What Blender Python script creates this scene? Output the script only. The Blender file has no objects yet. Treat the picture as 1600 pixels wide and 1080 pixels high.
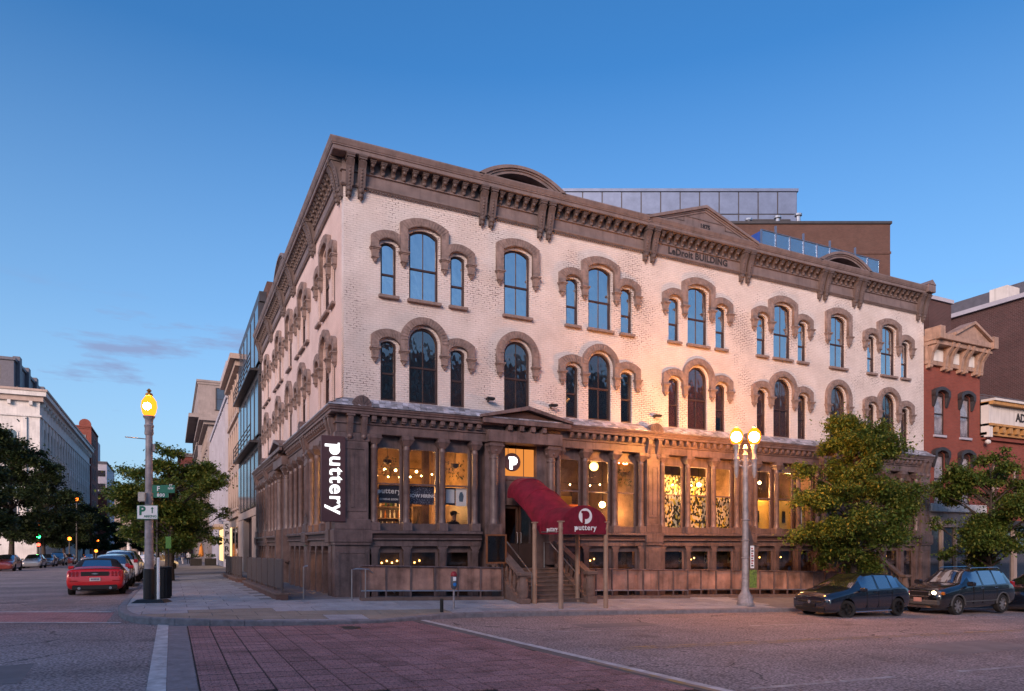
import bpy, bmesh, math, random
from mathutils import Vector, Matrix, noise
R = math.radians
SC = bpy.context.scene
COL = SC.collection
random.seed(7)

# ---------------------------------------------------------------- camera
CAMX, CAMY, CAMZ = -4.8636, -22.0979, 1.67
cd = bpy.data.cameras.new('camera'); cam = bpy.data.objects.new('camera', cd); COL.objects.link(cam)
cam.location = (CAMX, CAMY, CAMZ); cam.rotation_euler = (R(90), 0, R(-25.93))
cd.sensor_width = 36.0; cd.sensor_fit = 'HORIZONTAL'; cd.lens = 36.0 * 1094 / 1600
cd.shift_y = (853 - 540) / 1600; cd.clip_start = 0.1; cd.clip_end = 6000
SC.camera = cam
# ---------------------------------------------------------------- sky, sun, exposure
SUN_EL, SUN_AZ = 16.0, 225.0      # degrees; azimuth measured clockwise from +Y
W = bpy.data.worlds.new('World'); SC.world = W; W.use_nodes = True
nt = W.node_tree; nt.nodes.clear()
wo = nt.nodes.new('ShaderNodeOutputWorld'); bg = nt.nodes.new('ShaderNodeBackground')
sky = nt.nodes.new('ShaderNodeTexSky'); sky.sky_type = 'NISHITA'; sky.sun_disc = False
sky.sun_elevation = R(SUN_EL); sky.sun_rotation = R(SUN_AZ)
sky.altitude = 0; sky.air_density = 1.0; sky.dust_density = 2.0; sky.ozone_density = 5.0
# evening haze low all round the horizon, and a few thin cloud wisps in one low band
tcw = nt.nodes.new('ShaderNodeTexCoord'); sepw = nt.nodes.new('ShaderNodeSeparateXYZ'); nt.links.new(tcw.outputs['Generated'], sepw.inputs[0])
def wramp(src, pts):
    r = nt.nodes.new('ShaderNodeValToRGB'); r.color_ramp.elements[0].position = pts[0][0]; r.color_ramp.elements[0].color = (pts[0][1],)*3+(1,)
    r.color_ramp.elements[1].position = pts[-1][0]; r.color_ramp.elements[1].color = (pts[-1][1],)*3+(1,)
    for p, v in pts[1:-1]:
        e = r.color_ramp.elements.new(p); e.color = (v,)*3+(1,)
    nt.links.new(src, r.inputs['Fac']); return r.outputs['Color']
hsv = nt.nodes.new('ShaderNodeHueSaturation'); hsv.inputs['Saturation'].default_value = 1.15; hsv.inputs['Hue'].default_value = .499; hsv.inputs['Value'].default_value = 1.0; nt.links.new(sky.outputs[0], hsv.inputs['Color'])
hz = wramp(sepw.outputs['Z'], [(0.0,.8),(.12,.64),(.30,.30),(.56,0)])
mh_ = nt.nodes.new('ShaderNodeMix'); mh_.data_type = 'RGBA'; nt.links.new(hz, mh_.inputs['Factor']); nt.links.new(hsv.outputs[0], mh_.inputs['A']); mh_.inputs['B'].default_value = (2.0,3.0,4.0,1)
mpw = nt.nodes.new('ShaderNodeMapping'); mpw.inputs['Scale'].default_value = (3.2,3.2,17); mpw.inputs['Rotation'].default_value = (0,R(7),0); nt.links.new(tcw.outputs['Generated'], mpw.inputs[0])
cn = nt.nodes.new('ShaderNodeTexNoise'); cn.inputs['Scale'].default_value = 1.0; cn.inputs['Detail'].default_value = 6; cn.inputs['Roughness'].default_value = .62; nt.links.new(mpw.outputs[0], cn.inputs['Vector'])
cm = wramp(cn.outputs['Fac'], [(.555,0),(.64,1)])
cb_ = wramp(sepw.outputs['Z'], [(.12,0),(.19,1),(.27,.8),(.31,0)])
cmul = nt.nodes.new('ShaderNodeMath'); cmul.operation = 'MULTIPLY'; nt.links.new(cm, cmul.inputs[0]); nt.links.new(cb_, cmul.inputs[1])
mc_ = nt.nodes.new('ShaderNodeMix'); mc_.data_type = 'RGBA'; nt.links.new(cmul.outputs[0], mc_.inputs['Factor']); nt.links.new(mh_.outputs['Result'], mc_.inputs['A']); mc_.inputs['B'].default_value = (1.2,1.6,2.7,1)
nt.links.new(mc_.outputs['Result'], bg.inputs[0]); bg.inputs[1].default_value = 0.112
nt.links.new(bg.outputs[0], wo.inputs[0])
sl = bpy.data.lights.new('sun', 'SUN'); so = bpy.data.objects.new('sun', sl); COL.objects.link(so)
sl.energy = 2.35; sl.angle = R(26); sl.color = (1.0, 0.67, 0.53)
so.rotation_euler = (R(90 - max(SUN_EL, 6)), 0, R(180 - SUN_AZ))
SC.view_settings.view_transform = 'Standard'; SC.view_settings.look = 'None'
SC.view_settings.exposure = 1.04; SC.view_settings.gamma = 1.0
SC.view_settings.use_curve_mapping = False
SC.render.engine = 'CYCLES'
SC.cycles.use_denoising = True
SC.cycles.max_bounces = 8; SC.cycles.diffuse_bounces = 3; SC.cycles.glossy_bounces = 4
SC.cycles.transmission_bounces = 6; SC.cycles.transparent_max_bounces = 24
SC.cycles.sample_clamp_indirect = 6.0; SC.cycles.caustics_reflective = False; SC.cycles.caustics_refractive = False
# ---------------------------------------------------------------- helpers
def zroad(x, y):
    return -.22 - .027 * min(max(x, -5), 60) - .01 * max(y, 0)
def zside(x, y):
    return (.1 - .027 * min(max(x, 0), 60) - .01 * max(y, 0)
            - .06 * min(max((x + 5) / 5, 0), 1) * max(0, -1.2 - y) - .0075 * max(0, -1.3 - x))

class MB:
    def __init__(s): s.v = []; s.f = []
    def add(s, vs, fs):
        b = len(s.v); s.v += [tuple(q) for q in vs]; s.f += [tuple(i + b for i in q) for q in fs]; return s
    def box(s, x0, x1, y0, y1, z0, z1, c=0.0):
        if c <= 0:
            return s.add([(x0,y0,z0),(x1,y0,z0),(x1,y1,z0),(x0,y1,z0),(x0,y0,z1),(x1,y0,z1),(x1,y1,z1),(x0,y1,z1)],
                  [(0,3,2,1),(4,5,6,7),(0,1,5,4),(1,2,6,5),(2,3,7,6),(3,0,4,7)])
        a = [(x0+c,y0+c),(x1-c,y0+c),(x1-c,y1-c),(x0+c,y1-c)]; b = [(x0,y0),(x1,y0),(x1,y1),(x0,y1)]
        vs = [(*q,z0) for q in a] + [(*q,z0+c) for q in b] + [(*q,z1-c) for q in b] + [(*q,z1) for q in a]
        fs = [(3,2,1,0),(12,13,14,15)]
        for k in range(3):
            for i in range(4):
                j = (i+1) % 4; fs.append((k*4+i,k*4+j,k*4+4+j,k*4+4+i))
        return s.add(vs, fs)
    def frustum(s, b, z0, t, z1):          # b,t = (x0,x1,y0,y1)
        vs = [(b[0],b[2],z0),(b[1],b[2],z0),(b[1],b[3],z0),(b[0],b[3],z0),(t[0],t[2],z1),(t[1],t[2],z1),(t[1],t[3],z1),(t[0],t[3],z1)]
        return s.add(vs, [(0,3,2,1),(4,5,6,7),(0,1,5,4),(1,2,6,5),(2,3,7,6),(3,0,4,7)])
    def prism(s, pts, a, b, axis='y'):     # pts: 2-D outline; axis y: (x,z), x: (y,z), z: (x,y)
        m = {'y': lambda p,t:(p[0],t,p[1]), 'x': lambda p,t:(t,p[0],p[1]), 'z': lambda p,t:(p[0],p[1],t)}[axis]
        n = len(pts)
        vs = [m(p,a) for p in pts] + [m(p,b) for p in pts]
        return s.add(vs, [tuple(range(n)), tuple(range(2*n-1,n-1,-1))] + [(i,(i+1)%n,n+(i+1)%n,n+i) for i in range(n)])
    def tube(s, pts, r, n=8, cap=True):
        pts = [Vector(p) for p in pts]; k = len(pts)
        rs = r if isinstance(r, (list, tuple)) else [r]*k
        vs = []; fs = []; up = None
        for i, p in enumerate(pts):
            d = (pts[min(i+1,k-1)] - pts[max(i-1,0)]).normalized()
            if up is None:
                up = Vector((0,0,1)) if abs(d.z) < .9 else Vector((1,0,0))
            a = d.cross(up).normalized(); b = a.cross(d).normalized(); up = b
            for j in range(n):
                t = 2*math.pi*j/n; vs.append(p + (a*math.cos(t) + b*math.sin(t))*rs[i])
        for i in range(k-1):
            for j in range(n):
                q = (j+1) % n; fs.append((i*n+j,i*n+q,(i+1)*n+q,(i+1)*n+j))
        if cap: fs += [tuple(range(n-1,-1,-1)), tuple(range((k-1)*n,k*n))]
        return s.add(vs, fs)
    def lathe(s, prof, cx=0, cy=0, cz=0, n=12, axis='z', cap=True, ph=0):
        vs = []; fs = []; k = len(prof)
        for r, h in prof:
            for j in range(n):
                t = 2*math.pi*(j+ph)/n; a, b = r*math.cos(t), r*math.sin(t)
                vs.append((cx+a,cy+b,cz+h) if axis == 'z' else ((cx+a,cy+h,cz+b) if axis == 'y' else (cx+h,cy+a,cz+b)))
        for i in range(k-1):
            for j in range(n):
                q = (j+1) % n; fs.append((i*n+j,i*n+q,(i+1)*n+q,(i+1)*n+j))
        if cap: fs += [tuple(range(n-1,-1,-1)), tuple(range((k-1)*n,k*n))]
        return s.add(vs, fs)
    def sphere(s, c, r, n=12, m=8, sc=(1,1,1)):
        prof = [(max(1e-4, r*math.sin(math.pi*i/m)), -r*math.cos(math.pi*i/m)) for i in range(m+1)]
        b = len(s.v); s.lathe(prof, 0, 0, 0, n)
        for i in range(b, len(s.v)):
            v = s.v[i]; s.v[i] = (c[0]+v[0]*sc[0], c[1]+v[1]*sc[1], c[2]+v[2]*sc[2])
        return s
    def mesh(s, name, smooth=False, recalc=True):
        me = bpy.data.meshes.new(name); me.from_pydata(s.v, [], s.f); me.update()
        if recalc:
            bm = bmesh.new(); bm.from_mesh(me); bmesh.ops.recalc_face_normals(bm, faces=bm.faces); bm.to_mesh(me); bm.free()
        if smooth:
            me.polygons.foreach_set('use_smooth', [True]*len(me.polygons))
            try: me.set_sharp_from_angle(angle=R(40))
            except Exception: pass
        return me
    def build(s, name, mat, parent=None, loc=(0,0,0), rz=0, smooth=False):
        return put(name, s.mesh(name, smooth), mat, parent, loc, rz)

def put(name, me, mat=None, parent=None, loc=(0,0,0), rz=0):
    if mat is not None and not me.materials: me.materials.append(mat)
    o = bpy.data.objects.new(name, me); COL.objects.link(o)
    o.location = loc; o.rotation_euler = (0,0,rz); o.parent = parent
    return o
def empty(name, loc=(0,0,0), rz=0, parent=None):
    o = bpy.data.objects.new(name, None); COL.objects.link(o); o.location = loc; o.rotation_euler = (0,0,rz); o.parent = parent
    o.empty_display_size = .2
    return o
def tag(o, label, cat, group=None):
    o['label'] = label; o['category'] = cat
    if group: o['group'] = group
    return o
def thing(name, label, cat, loc=(0,0,0), rz=0, group=None):
    return tag(empty(name, loc, rz), label, cat, group)
def struct(o): o['kind'] = 'structure'; return o
def stuff(o): o['kind'] = 'stuff'; return o
def copy_tree(o, parent=None):
    c = o.copy(); COL.objects.link(c); c.parent = parent
    for ch in list(o.children): copy_tree(ch, c)
    return c
def curve_mesh(cu):
    ob = bpy.data.objects.new('tmp', cu); COL.objects.link(ob)
    dg = bpy.context.evaluated_depsgraph_get(); dg.update()
    me = bpy.data.meshes.new_from_object(ob.evaluated_get(dg))
    bpy.data.objects.remove(ob); bpy.data.curves.remove(cu)
    me.materials.clear()
    return me
def fill2d(outer, holes, y0, y1):
    """flat outline (x,z) with holes, extruded from y0 to y1"""
    cu = bpy.data.curves.new('tmp', 'CURVE'); cu.dimensions = '2D'; cu.fill_mode = 'BOTH'; cu.extrude = abs(y1-y0)/2
    for pts in [outer] + list(holes):
        sp = cu.splines.new('POLY'); sp.points.add(len(pts)-1); sp.use_cyclic_u = True
        for i, p in enumerate(pts): sp.points[i].co = (p[0], p[1], 0, 1)
    me = curve_mesh(cu); ym = (y0+y1)/2
    me.transform(Matrix(((1,0,0,0),(0,0,-1,ym),(0,1,0,0),(0,0,0,1))))
    return me
def text_mesh(body, size, ex=.01, off=0.0, align='CENTER', space=1.0, valign='CENTER'):
    """letters standing in the XZ plane, facing -Y"""
    cu = bpy.data.curves.new('tmp', 'FONT'); cu.body = body; cu.size = size; cu.extrude = ex; cu.offset = off
    cu.align_x = align; cu.align_y = valign; cu.space_character = space; cu.resolution_u = 3
    me = curve_mesh(cu)
    me.transform(Matrix(((1,0,0,0),(0,0,-1,0),(0,1,0,0),(0,0,0,1))))
    return me
def puttery_mesh(size, ex=.012):
    """the lettering of the house sign: a solid-bowled p followed by heavy round letters"""
    um = text_mesh('u', size, ex, size*.016, 'LEFT', 1.0, 'BOTTOM_BASELINE'); b0 = min(v.co.z for v in um.vertices); xh = max(v.co.z for v in um.vertices)-b0
    bpy.data.meshes.remove(um)
    me = text_mesh('uttery', size, ex, size*.016, 'LEFT', 1.10, 'BOTTOM_BASELINE')
    bm = bmesh.new(); bm.from_mesh(me)
    x0 = min(v.co.x for v in bm.verts); r = xh*.5; cx = x0-size*.09-r
    mb = MB(); mb.lathe([(r,-ex),(r,ex)], cx, 0, b0+r, 22, 'y')
    mb.box(cx-r*1.02, cx-r*.55, -ex*1.02, ex*1.02, b0-xh*.42, b0+xh*.97)
    mb.box(cx-r*1.32, cx-r*.5, -ex*1.04, ex*1.04, b0+xh*.80, b0+xh*.97)
    m2 = mb.mesh('tmp'); bm.from_mesh(m2); bpy.data.meshes.remove(m2)
    x0 = min(v.co.x for v in bm.verts); x1 = max(v.co.x for v in bm.verts)
    for v in bm.verts: v.co.x -= (x0+x1)/2; v.co.z -= b0+xh*.5
    bm.to_mesh(me); bm.free(); return me
def p_logo_mesh(r, ex):
    mb = MB(); mb.lathe([(r*.42,-ex),(r*.42,ex)], r*.12, 0, r*.12, 20, 'y'); mb.box(-r*.3, -r*.02, -ex*1.03, ex*1.03, -r*.75, r*.52)
    mb.box(-r*.42, -r*.1, -ex*1.05, ex*1.05, r*.28, r*.53)
    return mb.mesh('p')

# ---------------------------------------------------------------- materials
MATS = {}
def mat(name, col, rough=.7, metal=0.0, var=.15, scale=3.0, bump=.0, bscale=40.0, spec=.4, col2=None, coat=0.0, stain=0.0):
    """painted / stone / metal surface: base colour broken up by two scales of noise, fine relief and optional rain streaks"""
    if name in MATS: return MATS[name]
    m = bpy.data.materials.new(name); m.use_nodes = True; n = m.node_tree.nodes; l = m.node_tree.links
    b = n['Principled BSDF']; b.inputs['Roughness'].default_value = rough; b.inputs['Metallic'].default_value = metal
    b.inputs['Specular IOR Level'].default_value = spec
    if coat: b.inputs['Coat Weight'].default_value = coat; b.inputs['Coat Roughness'].default_value = .04
    tc = n.new('ShaderNodeTexCoord')
    nz = n.new('ShaderNodeTexNoise'); nz.inputs['Scale'].default_value = scale; nz.inputs['Detail'].default_value = 6; nz.inputs['Roughness'].default_value = .65
    l.new(tc.outputs['Object'], nz.inputs['Vector'])
    mx = n.new('ShaderNodeMix'); mx.data_type = 'RGBA'
    c2 = col2 or tuple(c*(1-var*2) for c in col)
    cr = n.new('ShaderNodeValToRGB'); cr.color_ramp.elements[0].position = .3; cr.color_ramp.elements[1].position = .7
    l.new(nz.outputs['Fac'], cr.inputs['Fac']); l.new(cr.outputs['Color'], mx.inputs['Factor'])
    mx.inputs['A'].default_value = (*c2, 1); mx.inputs['B'].default_value = (*[min(1, c*(1+var*.3)) for c in col], 1)
    out = mx.outputs['Result']
    if stain:
        mp = n.new('ShaderNodeMapping'); mp.inputs['Scale'].default_value = (5, 5, .35); l.new(tc.outputs['Object'], mp.inputs['Vector'])
        n2 = n.new('ShaderNodeTexNoise'); n2.inputs['Scale'].default_value = 1.5; n2.inputs['Detail'].default_value = 5; l.new(mp.outputs[0], n2.inputs['Vector'])
        c3 = n.new('ShaderNodeValToRGB'); c3.color_ramp.elements[0].position = .5; c3.color_ramp.elements[1].position = .75
        c3.color_ramp.elements[0].color = (1,1,1,1); c3.color_ramp.elements[1].color = (1-stain,1-stain,1-stain,1)
        l.new(n2.outputs['Fac'], c3.inputs['Fac'])
        m2 = n.new('ShaderNodeMix'); m2.data_type = 'RGBA'; m2.blend_type = 'MULTIPLY'; m2.inputs['Factor'].default_value = 1
        l.new(out, m2.inputs['A']); l.new(c3.outputs['Color'], m2.inputs['B']); out = m2.outputs['Result']
    l.new(out, b.inputs['Base Color'])
    if bump:
        nb = n.new('ShaderNodeTexNoise'); nb.inputs['Scale'].default_value = bscale; nb.inputs['Detail'].default_value = 4; l.new(tc.outputs['Object'], nb.inputs['Vector'])
        bp = n.new('ShaderNodeBump'); bp.inputs['Strength'].default_value = bump; bp.inputs['Distance'].default_value = .02
        l.new(nb.outputs['Fac'], bp.inputs['Height']); l.new(bp.outputs[0], b.inputs['Normal'])
    MATS[name] = m; return m
def brick_mat(name, c1, c2, mortar, bw=.21, bh=.072, ms=.012, rough=.85, bump=.6, speck=0.0, fade=0.0, fcol=(.5,.5,.5)):
    """brickwork on a facade-frame part: object X along the wall, Z up"""
    m = bpy.data.materials.new(name); m.use_nodes = True; n = m.node_tree.nodes; l = m.node_tree.links
    b = n['Principled BSDF']; b.inputs['Roughness'].default_value = rough; b.inputs['Specular IOR Level'].default_value = .25
    tc = n.new('ShaderNodeTexCoord'); sp = n.new('ShaderNodeSeparateXYZ'); cb = n.new('ShaderNodeCombineXYZ')
    l.new(tc.outputs['Object'], sp.inputs[0])
    ad = n.new('ShaderNodeMath'); l.new(sp.outputs['X'], ad.inputs[0]); l.new(sp.outputs['Y'], ad.inputs[1])
    l.new(ad.outputs[0], cb.inputs['X']); l.new(sp.outputs['Z'], cb.inputs['Y'])
    # wobble the courses slightly
    wn = n.new('ShaderNodeTexNoise'); wn.inputs['Scale'].default_value = 6; l.new(tc.outputs['Object'], wn.inputs['Vector'])
    wm = n.new('ShaderNodeVectorMath'); wm.operation = 'SCALE'; wm.inputs['Scale'].default_value = .012; l.new(wn.outputs['Color'], wm.inputs[0])
    wa = n.new('ShaderNodeVectorMath'); l.new(cb.outputs[0], wa.inputs[0]); l.new(wm.outputs[0], wa.inputs[1])
    br = n.new('ShaderNodeTexBrick'); br.inputs['Scale'].default_value = 1.0
    br.inputs['Brick Width'].default_value = bw; br.inputs['Row Height'].default_value = bh; br.inputs['Mortar Size'].default_value = ms
    br.inputs['Mortar Smooth'].default_value = .3; br.inputs['Bias'].default_value = 0
    br.inputs['Color1'].default_value = (*c1,1); br.inputs['Color2'].default_value = (*c2,1); br.inputs['Mortar'].default_value = (*mortar,1)
    l.new(wa.outputs[0], br.inputs['Vector'])
    nz = n.new('ShaderNodeTexNoise'); nz.inputs['Scale'].default_value = .8; nz.inputs['Detail'].default_value = 7; nz.inputs['Roughness'].default_value = .7; l.new(tc.outputs['Object'], nz.inputs['Vector'])
    cr = n.new('ShaderNodeValToRGB'); cr.color_ramp.elements[0].position = .3; cr.color_ramp.elements[1].position = .7
    cr.color_ramp.elements[0].color = (.78,.76,.75,1); cr.color_ramp.elements[1].color = (1.05,1.05,1.05,1); l.new(nz.outputs['Fac'], cr.inputs['Fac'])
    mx = n.new('ShaderNodeMix'); mx.data_type = 'RGBA'; mx.blend_type = 'MULTIPLY'; mx.inputs['Factor'].default_value = 1
    l.new(br.outputs['Color'], mx.inputs['A']); l.new(cr.outputs['Color'], mx.inputs['B']); out = mx.outputs['Result']
    if speck:      # paint lost from pits and joints
        n3 = n.new('ShaderNodeTexNoise'); n3.inputs['Scale'].default_value = 15; n3.inputs['Detail'].default_value = 3; l.new(tc.outputs['Object'], n3.inputs['Vector'])
        n4 = n.new('ShaderNodeTexNoise'); n4.inputs['Scale'].default_value = .5; n4.inputs['Detail'].default_value = 2; l.new(tc.outputs['Object'], n4.inputs['Vector'])
        mu = n.new('ShaderNodeMath'); mu.operation = 'MULTIPLY'; l.new(n3.outputs['Fac'], mu.inputs[0]); l.new(n4.outputs['Fac'], mu.inputs[1])
        c4 = n.new('ShaderNodeValToRGB'); c4.color_ramp.elements[0].position = .27; c4.color_ramp.elements[1].position = .36
        l.new(mu.outputs[0], c4.inputs['Fac'])
        m5 = n.new('ShaderNodeMath'); m5.operation = 'MULTIPLY'; l.new(c4.outputs['Color'], m5.inputs[0]); l.new(br.outputs['Fac'], m5.inputs[1])
        m6 = n.new('ShaderNodeMath'); m6.operation = 'MULTIPLY'; m6.inputs[1].default_value = speck; l.new(m5.outputs[0], m6.inputs[0])
        mx2 = n.new('ShaderNodeMix'); mx2.data_type = 'RGBA'; l.new(m6.outputs[0], mx2.inputs['Factor']); l.new(out, mx2.inputs['A'])
        mx2.inputs['B'].default_value = (.10,.075,.07,1); out = mx2.outputs['Result']
    l.new(out, b.inputs['Base Color'])
    bp = n.new('ShaderNodeBump'); bp.inputs['Strength'].default_value = bump; bp.inputs['Distance'].default_value = .012; bp.invert = True
    n5 = n.new('ShaderNodeTexNoise'); n5.inputs['Scale'].default_value = 30; n5.inputs['Detail'].default_value = 3; l.new(tc.outputs['Object'], n5.inputs['Vector'])
    ma = n.new('ShaderNodeMath'); ma.operation = 'MULTIPLY_ADD'; ma.inputs[1].default_value = .8; l.new(n5.outputs['Fac'], ma.inputs[0]); l.new(br.outputs['Fac'], ma.inputs[2])
    l.new(ma.outputs[0], bp.inputs['Height']); l.new(bp.outputs[0], b.inputs['Normal'])
    MATS[name] = m; return m
def glass_mat(name, refl=.3, tint=(.9,.92,.95), rough=.02, wave=.3):
    m = bpy.data.materials.new(name); m.use_nodes = True; n = m.node_tree.nodes; l = m.node_tree.links; n.remove(n['Principled BSDF'])
    gl = n.new('ShaderNodeBsdfGlossy'); gl.inputs['Roughness'].default_value = rough; gl.inputs['Color'].default_value = (.95,.96,1,1)
    tr = n.new('ShaderNodeBsdfTransparent'); tr.inputs['Color'].default_value = (*tint,1)
    fr = n.new('ShaderNodeLayerWeight'); fr.inputs['Blend'].default_value = .5; pw = n.new('ShaderNodeMath'); pw.operation = 'POWER'; pw.inputs[1].default_value = 4.5; l.new(fr.outputs['Facing'], pw.inputs[0])
    ad = n.new('ShaderNodeMath'); ad.operation = 'MULTIPLY_ADD'; ad.use_clamp = True; ad.inputs[1].default_value = .8; ad.inputs[2].default_value = refl+.03; l.new(pw.outputs[0], ad.inputs[0])
    mx = n.new('ShaderNodeMixShader'); l.new(ad.outputs[0], mx.inputs[0]); l.new(tr.outputs[0], mx.inputs[1]); l.new(gl.outputs[0], mx.inputs[2])
    if wave:
        tc = n.new('ShaderNodeTexCoord'); oi = n.new('ShaderNodeObjectInfo'); vm = n.new('ShaderNodeVectorMath'); vm.operation = 'MULTIPLY_ADD'; vm.inputs[1].default_value = (37,19,53); l.new(oi.outputs['Random'], vm.inputs[0]); l.new(tc.outputs['Generated'], vm.inputs[2])
        nz = n.new('ShaderNodeTexNoise'); nz.inputs['Scale'].default_value = 1.6; l.new(vm.outputs[0], nz.inputs['Vector'])
        bp = n.new('ShaderNodeBump'); bp.inputs['Strength'].default_value = wave; bp.inputs['Distance'].default_value = .05
        l.new(nz.outputs['Fac'], bp.inputs['Height']); l.new(bp.outputs[0], gl.inputs['Normal'])
    l.new(mx.outputs[0], n['Material Output'].inputs[0]); MATS[name] = m; return m
def emit(name, col, st):
    if name in MATS: return MATS[name]
    m = bpy.data.materials.new(name); m.use_nodes = True; n = m.node_tree.nodes; l = m.node_tree.links; n.remove(n['Principled BSDF'])
    e = n.new('ShaderNodeEmission'); e.inputs[0].default_value = (*col,1); e.inputs[1].default_value = st
    l.new(e.outputs[0], n['Material Output'].inputs[0]); MATS[name] = m; return m
def point(name, loc, col, watt, rad=.08, parent=None):
    d = bpy.data.lights.new(name, 'POINT'); d.energy = watt; d.color = col; d.shadow_soft_size = rad
    o = bpy.data.objects.new(name, d); COL.objects.link(o); o.location = loc; o.parent = parent; return o

WHITE = brick_mat('painted_brick', (.70,.648,.632), (.665,.612,.60), (.585,.54,.525), speck=1.0, bump=.9)
PINK = brick_mat('pink_painted_brick', (.66,.535,.51), (.63,.51,.485), (.57,.455,.43), bump=.25)  # pinker base colour and flatter relief than the front wall
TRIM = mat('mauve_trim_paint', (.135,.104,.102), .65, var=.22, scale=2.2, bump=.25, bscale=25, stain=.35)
TRIM2 = mat('mauve_trim_light', (.195,.154,.152), .6, var=.18, scale=2.0, bump=.15, stain=.25)
HOOD = mat('brownstone_hood', (.275,.21,.195), .8, var=.25, scale=5, bump=.9, bscale=18, stain=.2)
HOODCOVE = mat('hood_soffit_tan', (.36,.22,.16), .8, var=.15, scale=4)
SHOP = mat('shopfront_brown_paint', (.178,.128,.126), .40, var=.28, scale=2.2, bump=.3, bscale=22, stain=.5)
SHOP2 = mat('shopfront_dark_paint', (.075,.045,.042), .5, var=.2, scale=2.5, stain=.2)
SASH = mat('sash_brown_paint', (.055,.032,.030), .5, var=.2)
GLASS_UP = glass_mat('upper_window_glass', .55, (.45,.42,.42))
GLASS_MID = glass_mat('middle_window_glass', .13, (.62,.55,.50))
GLASS_SHOP = glass_mat('shop_window_glass', .02, (.95,.95,.95), wave=.06)
GLASS_DARK = glass_mat('basement_glass', .05, (.80,.78,.76))
TILE = mat('zinc_tile', (.60,.60,.68), .32, .45, var=.25, scale=3, bump=.1)
def island_var(m, lo, hi):
    n = m.node_tree.nodes; l = m.node_tree.links; b = n['Principled BSDF']; src = b.inputs['Base Color'].links[0].from_socket
    g = n.new('ShaderNodeNewGeometry'); mr = n.new('ShaderNodeMapRange'); mr.inputs['To Min'].default_value = lo; mr.inputs['To Max'].default_value = hi; l.new(g.outputs['Random Per Island'], mr.inputs['Value'])
    mx = n.new('ShaderNodeMix'); mx.data_type = 'RGBA'; mx.blend_type = 'MULTIPLY'; mx.inputs['Factor'].default_value = 1; l.new(src, mx.inputs['A']); l.new(mr.outputs[0], mx.inputs['B']); l.new(mx.outputs['Result'], b.inputs['Base Color'])
island_var(TILE, .45, 1.35)
BLACK = mat('black_paint', (.018,.017,.018), .45, var=.2)
STEEL = mat('brushed_steel', (.55,.54,.55), .32, .9, var=.15)
WHITEP = mat('white_print', (.82,.82,.82), .6, var=.05)
# ---------------------------------------------------------------- ground, road, pavement
ASPH = mat('worn_asphalt', (.40,.32,.315), .85, var=.16, scale=.35, bump=.55, bscale=60, spec=.3)
CONC = mat('pavement_concrete', (.44,.43,.455), .85, var=.15, scale=1.2, bump=.3, bscale=50)
CONC2 = mat('tan_concrete', (.36,.30,.24), .85, var=.15, scale=1.2, bump=.3, bscale=50)
GRAN = mat('granite_kerb', (.27,.245,.26), .8, var=.2, scale=6, bump=.4, bscale=50)
PAINT = mat('road_paint_white', (.62,.60,.60), .75, var=.25, scale=5, bump=.2)
PAINTY = mat('road_paint_yellow', (.50,.30,.06), .75, var=.35, scale=4, col2=(.25,.18,.10))
def speckle(m, amt, sc, lo=.4, hi=.62):
    n = m.node_tree.nodes; l = m.node_tree.links; b = n['Principled BSDF']; src = b.inputs['Base Color'].links[0].from_socket
    tc = n.new('ShaderNodeTexCoord'); nz = n.new('ShaderNodeTexNoise'); nz.inputs['Scale'].default_value = sc; nz.inputs['Detail'].default_value = 2
    l.new(tc.outputs['Object'], nz.inputs['Vector'])
    cr = n.new('ShaderNodeValToRGB'); cr.color_ramp.elements[0].position = lo; cr.color_ramp.elements[1].position = hi
    cr.color_ramp.elements[0].color = (1-amt,)*3+(1,); cr.color_ramp.elements[1].color = (1+amt*.6,)*3+(1,)
    l.new(nz.outputs['Fac'], cr.inputs['Fac'])
    mx = n.new('ShaderNodeMix'); mx.data_type = 'RGBA'; mx.blend_type = 'MULTIPLY'; mx.inputs['Factor'].default_value = 1
    l.new(src, mx.inputs['A']); l.new(cr.outputs['Color'], mx.inputs['B']); l.new(mx.outputs['Result'], b.inputs['Base Color'])
speckle(ASPH, .55, 26); speckle(CONC, .25, 60); speckle(CONC2, .25, 60)
def dir_stain(m, sx, sy, amt):
    """tyre-polished lanes and oil: streaks drawn out along the street"""
    n = m.node_tree.nodes; l = m.node_tree.links; b = n['Principled BSDF']; src = b.inputs['Base Color'].links[0].from_socket
    tc = n.new('ShaderNodeTexCoord'); mp = n.new('ShaderNodeMapping'); mp.inputs['Scale'].default_value = (sx, sy, 1); l.new(tc.outputs['Object'], mp.inputs[0])
    nz = n.new('ShaderNodeTexNoise'); nz.inputs['Scale'].default_value = 1; nz.inputs['Detail'].default_value = 5; l.new(mp.outputs[0], nz.inputs['Vector'])
    cr = n.new('ShaderNodeValToRGB'); cr.color_ramp.elements[0].position = .38; cr.color_ramp.elements[1].position = .62
    cr.color_ramp.elements[0].color = (1-amt,1-amt,1-amt,1); cr.color_ramp.elements[1].color = (1.06,1.05,1.04,1); l.new(nz.outputs['Fac'], cr.inputs['Fac'])
    mx = n.new('ShaderNodeMix'); mx.data_type = 'RGBA'; mx.blend_type = 'MULTIPLY'; mx.inputs['Factor'].default_value = 1
    l.new(src, mx.inputs['A']); l.new(cr.outputs['Color'], mx.inputs['B']); l.new(mx.outputs['Result'], b.inputs['Base Color'])
dir_stain(ASPH, .06, .7, .22)
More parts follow.
